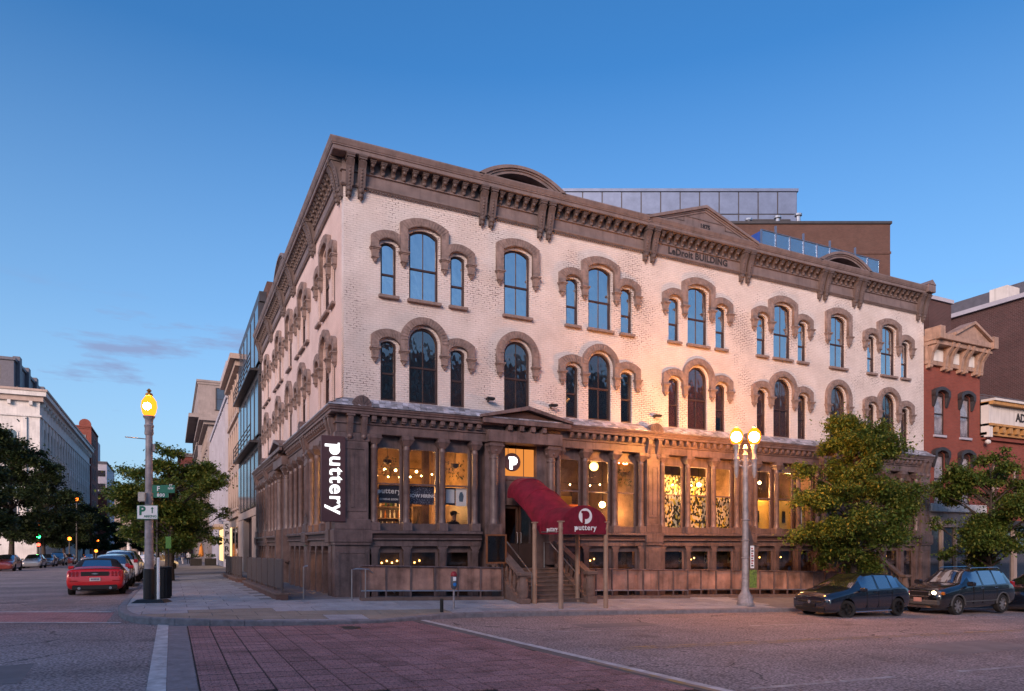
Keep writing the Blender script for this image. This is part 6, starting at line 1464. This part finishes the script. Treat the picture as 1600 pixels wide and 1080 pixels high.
t = thing('spark_sign', 'white vertical blade sign with dark letters on the cream building', 'sign', (-.9,38.2,2.0)); MB().box(-.25,.25,-.05,.05,-1.6,1.6).build('panel', mat('dull_white_panel',(.42,.42,.44),.6), t)
for k, ch in enumerate('SPARK'): put('letter', text_mesh(ch, .6, .01, .01), INK, t, (0,-.07,1.2-k*.6))
g = block('long_grey_building', 'long lavender-grey building with tall window strips on the side street', 0,16,48.8,80,-.8,15.9, STL, STL, cor=.3)
for k in range(13):
    for r_ in range(3): far_window(g,'W',50.1+k*2.35,4.6+r_*3.6,1.2,3.0,STL,0)
for k in range(14): MB().box(-.35,.0,48.9+k*2.35-.14,48.9+k*2.35+.14,4.2,15.0).build('fin', STL, g)
for k in range(3): MB().box(-.05,.0,51+k*4.2,54+k*4.2,.1,3.4).build('lit_shopfront', LITW, g)
MB().box(-1.2,.0,50.4,64,3.5,3.75).build('canopy', CRM, g)
g = block('stone_corner_building', 'brown stone building with deep eaves beyond the grey block', -.3,14,84,106,-1,19.3, TAN, TAN, cor=1.2)
for k in range(5):
    for r_ in range(4): far_window(g,'W',86.5+k*4.2,4+r_*3.8,1.6,2.4,TAN,-.3)
g = block('tall_tan_building', 'tall tan building with a shaded top storey down the side street', -.2,18,128,165,-1.5,34.2, TAN, TAN, cor=.3)
MB().box(-1.9,18,126.4,165,26.6,27.3).build('balcony_eave', TAN, g); MB().box(5,14,130,150,34.2,39).build('penthouse', STL, g)
for z in (4,8,12,16,20,24,28.6): far_window(g,'S',4.5,z,2.6,2.9 if z < 28 else 4.2,DKM,128)
for k in range(7):
    for r_ in range(6): far_window(g,'W',130.5+k*5,4+r_*3.9,2.2,2.4,DKM,-.2)
g = block('far_red_building', 'small far red brick block at the end of the right-hand row', -2.5,8,190,215,-2,27, REDB, TAN, cor=.8)
for r_ in range(5): far_window(g,'S',-.6,3+r_*4.6,1.8,2.8,TAN,190); far_window(g,'S',3.2,3+r_*4.6,1.8,2.8,TAN,190)
# far end of the street: pale columned building
g = block('columned_building', 'pale far building with tall columns closing the side street', -34,14,322,350,-4,24, CRM, CRM, cor=1.0)
for k in range(10): MB().lathe([(1.0,0),(.85,.6),(.75,12.5),(1.1,13.2),(1.1,13.6)],-30+k*4.4,318.5,-3,10).build('column', STW, g, smooth=True)
MB().box(-33,13,316.5,321.9,10.6,13.0).build('entablature', CRM, g); MB().box(-34,14,315,321.9,-4,-3.0).build('steps', CRM, g)
for k in range(9):
    for r_ in range(2): far_window(g,'S',-28+k*4.4,14+r_*4,1.6,2.6,CRM,322)
# left-hand row
g = thing('white_corner_building', 'large pale terracotta building with heavy cornice on the far left', 'building')
MB().box(-70,-26,127,211,-2,28.2).build('wall', STW, g)
MB().box(-71,-24.9,125.9,211,28.2,29.0).build('cornice', STW, g); MB().box(-70.6,-25.4,126.4,211,27.3,28.19).build('cornice_bed', CRM, g); MB().box(-71.2,-24.7,125.7,211,29.01,29.4).build('gutter', CRM, g); MB().box(-70.3,-25.7,126.7,211,24.6,24.9).build('string_course', STW, g)
for k in range(22): MB().box(-26,-25.3,128+k*3.8,128.5+k*3.8,26.6,27.29).build('bracket', STW, g)
for k in range(8): MB().box(-27.5-k*3.2,-27.0-k*3.2,126.3,127,26.6,27.29).build('bracket', STW, g)
for k in range(20):
    MB().box(-26,-25.75,129+k*4.1,129.9+k*4.1,3,24.5).build('pilaster', STW, g)
    for r_ in range(3): far_window(g,'E',131.5+k*4.1,9+r_*5.2,1.7,3.6,STW,-26)
for k in range(3):
    c = -32.5-k*9.5
    for r_ in range(3): 
        for dx in (-2.2,0,2.2): far_window(g,'S',c+dx,4+r_*6.6,1.9,5.0,STW,127,lit=(r_ == 2 and dx == 0 and k == 0),arch=(r_ == 2))
    MB().box(c-4.6,c-4.0,126.7,127,3,24.5).box(c+4.0,c+4.6,126.7,127,3,24.5).build('pilaster', STW, g)
g2 = thing('roof_storey', 'grey set-back roof storey with lit windows on top of the pale corner building', 'building')
MB().box(-68,-30.5,131,175,29.4,35.2).build('wall', GREY, g2); MB().box(-68.3,-30.2,130.7,175.3,35.2,35.7).build('cap', GREY, g2)
for k in range(4): MB().box(-35.2-k*4.6,-32.6-k*4.6,130.9,131,31.6,34.2).build('window', LITW if k == 1 else (LITW if k == 0 else GFAR), g2)
for k in range(5): MB().box(-31,-29.9,133+k*9,135+k*9,29.4,36.4).build('buttress', GREY, g2)
for k in range(16): MB().box(-30,-29.7,130+k*4.8,130.3+k*4.8,29.41,30.4).build('roof_post', DKM, g)
g = block('red_tower_building', 'slim red brick building with rounded gable left of the street', -40,-25.6,211.5,232,-2,36, REDB, REDB, cor=.4)
MB().lathe([(1.5,-.6),(1.5,.6)],-27.2,212.5,36.6,16,'y').build('round_gable', REDB, g)
for r_ in range(7): far_window(g,'S',-28,3+r_*4.6,1.8,2.8,TAN,211.5); far_window(g,'E',216,3+r_*4.6,1.8,2.8,TAN,-25.6); far_window(g,'E',222,3+r_*4.6,1.8,2.8,TAN,-25.6)
g = block('far_grey_building', 'grey far building with dark window bands left of the street end', -42,-24.5,250,285,-3,30, STL, GREY, cor=.5)
MB().box(-38,-28,252,270,30,38).build('penthouse', STL, g); MB().box(-33,-30,251.7,252,31,36).build('dark_opening', DKM, g)
for r_ in range(6): MB().box(-41,-25,249.9,250,3+r_*4.4,5+r_*4.4).build('window_band', GFAR, g)
g = block('far_brick_house', 'low dark red house front below the grey far building', -30,-23.5,236,248,-2,19, REDB, CRM, cor=.4)
for r_ in range(4):
    for k in range(2): far_window(g,'E',239+k*4.5,2+r_*4.2,1.8,2.6,CRM,-23.5)
# ---- right neighbours
g = thing('red_brick_house', 'narrow red brick house with ornate bracketed cornice right of the white building', 'building')
def panel(name, m, x0, x1, z0, z1, holes, parent, y=0.0, d=.3): return put(name, fill2d([(x0,z0),(x1,z0),(x1,z1),(x0,z1)], holes, y, y+d), m, parent)
RH = [(29.58,7.2,.78,2.15),(31.66,7.2,.78,2.15),(29.58,3.75,.80,2.6),(31.66,3.75,.80,2.6)]
panel('front_wall', REDB, 28.45, 32.92, 3.3, 10.8, [[(x+q[0],z) for q,z in ()] or [(cx-w/2,z0_),(cx+w/2,z0_)]+[(cx+xx,zz) for xx,zz in reversed(arc(w,z0_+h-.12,.12,6))] for cx,z0_,w,h in RH], g)
MB().box(28.45,32.92,.31,14,-.6,12.2).build('house_body', DKB, g)
PORT = mat('pale_display_print', (.62,.60,.66), .5, var=.5, scale=1.6, col2=(.10,.09,.12))
TRIMR = mat('house_cornice_paint', (.40,.27,.21), .6, var=.2, scale=3, stain=.25)
for cx, z0_, w, h in RH:
    wn = empty('window', (cx,0,z0_), 0, g)
    MB().prism([(-w/2,0),(w/2,0)]+[(x,z) for x,z in reversed(arc(w,h-.12,.12,6))],.09,.10).build('display_print', PORT, wn); MB().prism([(-w/2,0),(w/2,0)]+[(x,z) for x,z in reversed(arc(w,h-.12,.12,6))],.07,.075).build('pane', GLASS_SHOP, wn)
    put('frame', fill2d([(-w/2,0),(w/2,0),(w/2,h-.12),(0,h),(-w/2,h-.12)],[[(-w/2+.06,.06),(w/2-.06,.06),(w/2-.06,h-.2),(-w/2+.06,h-.2)]],.03,.065), SASH, wn); MB().box(-w/2,w/2,.028,.066,h*.48,h*.48+.05).build('meeting_rail', SASH, wn)
    MB().box(-w/2-.08,w/2+.08,-.1,.12,-.12,0,.01).build('sill', STL, wn)
    oa = arc(w+.42,h+.02,.20,10); ia = arc(w+.06,h-.08,.14,10)
    put('hood', fill2d([(-w/2-.21,h-.28)]+oa+[(w/2+.21,h-.28),(w/2+.03,h-.28)]+list(reversed(ia))+[(-w/2-.03,h-.28)],[],-.22,0), DKM, wn)
    for s in (-1,1): MB().frustum((s*(w/2+.12)-.06,s*(w/2+.12)+.06,-.08,0),h-.75,(s*(w/2+.12)-.09,s*(w/2+.12)+.09,-.2,0),h-.28).build('hood_bracket', DKM, wn)
MB().box(28.43,32.95,-.16,.0,10.60,11.5).build('frieze', TRIMR, g); MB().box(28.40,33.0,-.75,.1,11.72,12.0,.02).build('cornice', TRIMR, g); MB().box(28.42,32.97,-.6,.1,11.5,11.719).build('cornice_bed', TRIMR, g)
MB().prism([(29.75,12.0),(32.6,12.0),(31.2,12.72)],-.68,-.1).build('gable', TRIMR, g)
for s, (xa, xb) in enumerate(((29.65,31.2),(32.72,31.2))): MB().prism([(xa,12.0),(xb,12.74),(xb,12.88),(xa,12.14)],-.82,-.05).build('raking_cornice', TRIMR, g)
for x in (28.55,32.85): MB().box(x-.18,x+.18,-.86,-.05,11.68,12.3,.02).build('end_block', TRIMR, g)
HB = MB().prism([(0,11.70),(-.66,11.70),(-.62,11.5),(-.34,11.1),(-.26,10.6),(-.1,10.4),(0,10.4)],-.09,.09,'x').lathe([(.09,-.1),(.09,.1)],0,-.18,10.5,10,'x').mesh('bracket')
for x in (28.6,29.75,30.15,31.0,31.4,32.25,32.65): put('bracket', HB, TRIMR, g, (x,0,0))
for x in (29.2,30.6,31.85): MB().box(x-.42,x+.42,-.18,-.161,10.8,11.35).build('frieze_panel', STW, g)
MB().box(28.45,32.92,-.35,.0,3.35,3.75,.02).build('shop_cornice', STW, g); MB().box(28.45,32.92,-.2,.0,2.6,3.34).build('shop_fascia', CRM, g)
for k in range(4): MB().box(28.6+k*1.1,29.5+k*1.1,-.05,.05,-.4,2.55).build('shop_pane', GFAR, g); MB().box(28.47+k*1.1,28.59+k*1.1,-.15,.1,-.7,2.6).build('shop_post', CRM, g)
MB().box(31.2,33.1,1.6,3.0,12.2,14.75,.03).build('chimney', DKB, g); MB().box(31.1,33.2,1.5,3.1,14.75,14.95).build('chimney_cap', STL, g)
MB().box(28.5,30.2,1.2,3.2,12.2,14.1).build('party_wall', DKB, g); MB().box(30.2,31.2,1.4,6,12.2,12.9).build('roof_step', GREY, g)
g = thing('ada_building', 'red brick building with pale lettered cornice panel at the right edge', 'building')
panel('front_wall', REDB, 32.95, 44, 3.0, 7.4, [[(cx-.45,3.6),(cx+.45,3.6)]+[(cx+x,z) for x,z in reversed(arc(.9,5.6,.45,8))] for cx in (34.4,36.3,38.2,40.1)], g)
MB().box(32.95,44,.31,12,-.8,8.6).build('body', DKB, g)
for cx in (34.4,36.3,38.2,40.1):
    wn = empty('window', (cx,0,3.6), 0, g); MB().box(-.5,.5,.18,.2,0,2.5).build('pane', GFAR, wn); MB().box(-.03,.03,.13,.178,0,2.4).box(-.45,.45,.13,.178,1.1,1.16).build('glazing_bar', CRM, wn)
    put('arch_band', fill2d([(x,z-3.6) for x,z in arc(1.3,5.62,.65,10)]+[(x,z-3.6) for x,z in reversed(arc(.92,5.62,.46,10))],[],-.06,0), REDB, wn)
OCR = mat('ochre_trim', (.52,.28,.10), .6, var=.2, stain=.2)
MB().box(33.35,44,-.35,.0,8.0,8.95).build('sign_panel', STW, g); MB().box(33.0,33.35,-.4,.0,7.3,9.1).build('end_pilaster', STW, g)
MB().box(33.0,44,-.62,.0,8.96,9.14).build('upper_cornice', OCR, g); MB().box(33.0,44,-.70,.0,9.14,9.26).build('cornice_edge', STW, g); MB().box(33.0,44,-.5,.0,7.88,7.998).build('lower_cornice', OCR, g); MB().box(33.0,44,-.3,.0,7.42,7.56).build('bed_moulding', OCR, g); MB().box(33.0,44,-.16,.0,7.2,7.40).build('bed_moulding', REDB, g)
for k in range(14): MB().box(33.5+k*.62,33.78+k*.62,-.46,-.05,7.56,7.878,.02).build('modillion', OCR, g)
put('lettering', text_mesh('ADA', .62, .01, .015, 'LEFT'), INK, g, (35.45,-.37,8.46))
MB().prism([(-.6,9.27),(6,11.6),(6,9.27)],33.0,44,'x').build('tin_roof', GREY, g)
for k in range(20): MB().prism([(-.55,9.33),(5.9,11.62),(5.9,11.68),(-.55,9.39)],33.1+k*.55,33.14+k*.55,'x').build('roof_seam', GREY, g)
MB().lathe([(.09,-.1),(.13,0),(.09,.1)],33.1,-.3,7.05,10,'y').build('scroll_end', STW, g)
for k in range(3): MB().box(33.4+k*2.6,35.6+k*2.6,-.05,.05,-.8,2.6).build('shop_pane', GFAR, g); MB().box(33.05+k*2.6,33.35+k*2.6,-.15,.1,-1.2,2.95).build('shop_post', CRM, g)
MB().box(32.95,44,-.3,.0,2.6,2.99).build('shop_fascia', DKM, g)
g = thing('dark_brick_block', 'tall dark brick block rising behind the low red building at the right', 'building')
MB().box(38.5,60,.8,30,-.8,15.7).build('wall', DKB, g, (0,0,0)); MB().box(38.3,60,.7,30.2,15.7,15.95).build('coping', STL, g); MB().box(41,60,1.5,30,15.95,17.5).build('upper_storey', GREY, g); MB().box(39,40.2,2.0,3.0,15.95,16.9).build('roof_unit', STW, g)
# ---- blocks behind the roof (seen square-on)
def rot_block(name, label, a, b, depth, z1, m, z0=6):
    a, b = Vector(a), Vector(b); d = b-a; t = thing(name, label, 'building', (a.x,a.y,0), math.atan2(d.y,d.x)); MB().box(0,d.length,0,depth,z0,z1).build('wall', m, t); return t, d.length
MPAN = mat('blue_grey_metal_panel', (.17,.215,.32), .45, .5, var=.12, scale=1.2)
t, w = rot_block('metal_clad_block', 'blue-grey metal panelled block behind the roofline', (26.32,31.68), (44.93,22.63), 14, 33.0, DKM)
for k in range(12):
    for r_ in range(5):
        a_ = w*k/12; MB().box(a_+.05,a_+w/12-.05,-.05-.01*((k+r_)%3),-.005,33-.05-(r_+1)*2.0+.10,33-.05-r_*2.0).build('metal_panel', MPAN, t)
MB().box(-.1,w+.1,-.15,14,33.0,33.25).build('coping', MPAN, t)
for k in range(7): MB().box(w-4.4,w-.6,-.12,-.06,28.6+k*.30,28.74+k*.30).build('louvre', DKM, t)
for k in range(7): MB().box(6.2,11,-.12,-.06,27.6+k*.30,27.74+k*.30).build('louvre', DKM, t)
MB().sphere((w-3,3,33.5),.5,10,6,(1.4,1,.5)).build('roof_vent', DKM, t)
t, w = rot_block('brown_brick_block', 'brown brick block with glass-railed terrace behind the roof', (35.28,20.65), (46.83,15.04), 5, 27.4, BRB)
MB().box(-.1,w+.1,-.12,5.1,27.4,27.6).build('coping', DKM, t); MB().box(w-2.3,w-1.3,-.06,-.01,20.8,22.3).build('window', GFAR, t)
for k, x_ in enumerate((2.0,4.4,6.1)): MB().lathe([(.18,27.6),(.18,28.3+.2*k),(.3,28.35+.2*k),(.3,28.5+.2*k),(.05,28.6+.2*k)],x_,1.5,0,10).build('roof_vent', STEEL, t)
MB().box(w-4.6,w-3.9,-.05,-.01,21.0,22.3).build('window', GFAR, t); MB().box(-.05,w+.05,-.06,-.02,25.0,25.2).build('band_course', BRB, t)
tr_ = thing('roof_terrace', 'glass-railed roof terrace with steel posts above the white building', 'balcony', (29.5,14.0,0))
GRL = glass_mat('terrace_glass', .35, (.6,.75,.85))
zt_ = 23.6; TX0, TX1 = 2.4, 14.6
MB().box(TX0,TX1,0,3,zt_-2.0,zt_-1.75).build('deck', DKM, tr_); MB().box(TX0,TX1,.05,.12,zt_-1.74,zt_-1.2).build('fascia', DKM, tr_)
for k in range(9):
    a_ = TX0+(TX1-TX0)*k/9; b_ = TX0+(TX1-TX0)*(k+1)/9
    MB().box(a_+.06,b_-.06,-.02,.0,zt_-1.15,zt_-.06).build('glass_panel', GRL, tr_); MB().box(a_-.05,a_+.05,-.06,.06,zt_-2.6,zt_+(.5 if k % 2 else 0.0)).build('post', MPAN, tr_)
MB().tube([(TX0,0,zt_),(TX1,0,zt_)],.05,6).build('top_rail', STEEL, tr_)
MB().box(TX0,TX0+.06,0,3,zt_-1.15,zt_-.06).build('end_panel', mat('blue_screen',(.03,.08,.35),.4), tr_)
MB().box(TX0,TX1,.2,3,12,zt_-2.01).build('support_wall', GREY, tr_)
# building across the street, mirrored in the windows
g = block('facing_building', 'pale building across the street, mirrored in the dark second-floor windows', 6,140,-74,-58,-.5,25.0, TAN, TAN, cor=0)
for k in range(24):
    for r_ in range(4): MB().box(9+k*5.2,11.2+k*5.2,-58,-57.9,3+r_*5.6,6.4+r_*5.6).build('window', GFAR, g)
g = block('junction_building', 'pale building diagonally across the junction, behind the camera', -95,-31,-90,-30,-.5,20.5, TAN, TAN, cor=0)  # out of view; added to keep low sun off the lower fronts
for k in range(12):
    for r_ in range(3): MB().box(-31.0,-30.9,-86+k*4.6,-83.8+k*4.6,3+r_*5.4,6.4+r_*5.4).build('window', GFAR, g)
# ---------------------------------------------------------------- people
SKIN = mat('skin', (.42,.25,.18), .6, var=.05)
def person(label, loc, rz, coat, legs, hair, pose=0, group=None, cap=False, h=1.72):
    t = thing('person', label, 'person', loc, rz, group); k = h/1.72
    J = {'pel':(0,0,.95),'che':(0,.0,1.28),'nec':(0,-.01,1.46),'hed':(0,-.02,1.60),'top':(0,-.01,1.70)}
    V = [J['pel'],(0,.0,1.12),J['che'],J['nec'],J['hed'],J['top']]; E_ = [(0,1),(1,2),(2,3),(3,4),(4,5)]; RD_ = [(.15,.11),(.145,.105),(.17,.115),(.058,.058),(.085,.10),(.055,.065)]
    for s in (-1,1):
        b = len(V); st = .16*pose*s
        V += [(s*.09,0,.88),(s*.10,st*.6-.02,.50),(s*.105,st*1.1+.02,.09),(s*.11,st*1.1-.12,.03)]; E_ += [(0,b),(b,b+1),(b+1,b+2),(b+2,b+3)]; RD_ += [(.095,.10),(.062,.065),(.042,.045),(.04,.03)]
        b = len(V)
        V += [(s*.19,0,1.38),(s*.235,-st*.5+.02,1.12),(s*.22,-st-.08,.90),(s*.215,-st-.10,.80)]; E_ += [(2,b),(b,b+1),(b+1,b+2),(b+2,b+3)]; RD_ += [(.062,.062),(.048,.048),(.036,.036),(.04,.022)]
    me = bpy.data.meshes.new('body'); me.from_pydata([(x*k,y*k,z*k) for x,y,z in V], E_, []); ob = bpy.data.objects.new('tmp', me); COL.objects.link(ob)
    sk = ob.modifiers.new('sk','SKIN'); 
    for i, r_ in enumerate(RD_): me.skin_vertices[0].data[i].radius = (r_[0]*k, r_[1]*k)
    me.skin_vertices[0].data[0].use_root = True
    ss = ob.modifiers.new('ss','SUBSURF'); ss.levels = ss.render_levels = 2
    dg = bpy.context.evaluated_depsgraph_get(); dg.update(); fm = bpy.data.meshes.new_from_object(ob.evaluated_get(dg)); bpy.data.objects.remove(ob)
    for m_ in (coat, legs, SKIN, BLACK): fm.materials.append(m_)
    for p in fm.polygons:
        z = p.center.z/k; p.use_smooth = True; hand = z < .845 and abs(p.center.x) > .17*k
        p.material_index = 2 if (z > 1.47 or hand) else (0 if z > .86 else (3 if z < .07 else 1))
    put('body', fm, None, t)
    MB().sphere((0,.015*k,1.66*k),.108*k,12,8,(.9,1.05,.85)).build('hair', hair, t, smooth=True)
    for s in (-1,1): MB().sphere((s*.03*k,-.115*k,1.615*k),.012*k,6,5).build('eye', BLACK, t)
    MB().prism([(-.016,1.565),(.016,1.565),(0,1.61)],-.145*k,-.10*k).build('nose', SKIN, t)
    if cap: MB().sphere((0,.0,1.69*k),.118*k,12,8,(1,1.1,.62)).box(-.08,.08,-.22,-.08,1.66*k,1.675*k).build('cap', hair, t)
    return t
DKC = mat('dark_cloth', (.025,.022,.025), .85); BLC = mat('blue_cloth', (.06,.075,.14), .85); WHC = mat('white_cloth', (.55,.53,.52), .85)
person('person in dark coat and cap standing inside the third shop window', (3.98,.75,.95), R(20), DKC, DKC, DKC, 0, cap=True, h=1.9)
person('person in dark blue standing before the leaf patterned screen', (13.95,.85,.95), R(-15), BLC, BLC, DKC, .5, h=1.85)
for (x,y,rz,c,l_,lab) in ((-4.3,74,10,DKC,BLC,'far pedestrian in dark jacket on the side-street pavement'),(-3.6,75.5,200,BLC,WHC,'far pedestrian with white trousers on the side-street pavement'),(-2.9,78,170,WHC,DKC,'far pedestrian in a pale top on the side-street pavement')):
    person(lab, (x,y,zside(x,y)), R(rz), c, l_, DKC, 1.0, 'pedestrians far down the pavement')
um = thing('cafe_umbrella', 'folded orange cafe umbrella far down the pavement', 'umbrella', (-1.8,66,zside(-1.8,66))); MB().tube([(0,0,0),(0,0,2.6)],.03,6).build('pole', BLACK, um); MB().lathe([(.22,1.0),(.30,1.2),(.12,2.3),(.02,2.55)],0,0,0,10).build('canopy', mat('orange_canvas',(.55,.20,.03),.8), um)
for x, lab in ((-2.4,'dark planter box at the far cafe on the left'),(-.9,'dark planter box at the far cafe by the wall')):
    t = thing('planter', lab, 'planter', (x,64,zside(x,64))); MB().box(-.6,.6,-.3,.3,0,.8,.02).build('box', BLACK, t)
    mb = MB()
    for i in range(120):
        a = random.random()*6.28; c = Vector((random.uniform(-.5,.5),random.uniform(-.25,.25),.85+random.random()*.4)); mb.add([c,c+Vector((.1*math.cos(a),.1*math.sin(a),.04)),c+Vector((.05*math.cos(a+1),.05*math.sin(a+1),.14))],[(0,1,2)])
    stuff(mb.build('foliage', LEAFD, t))
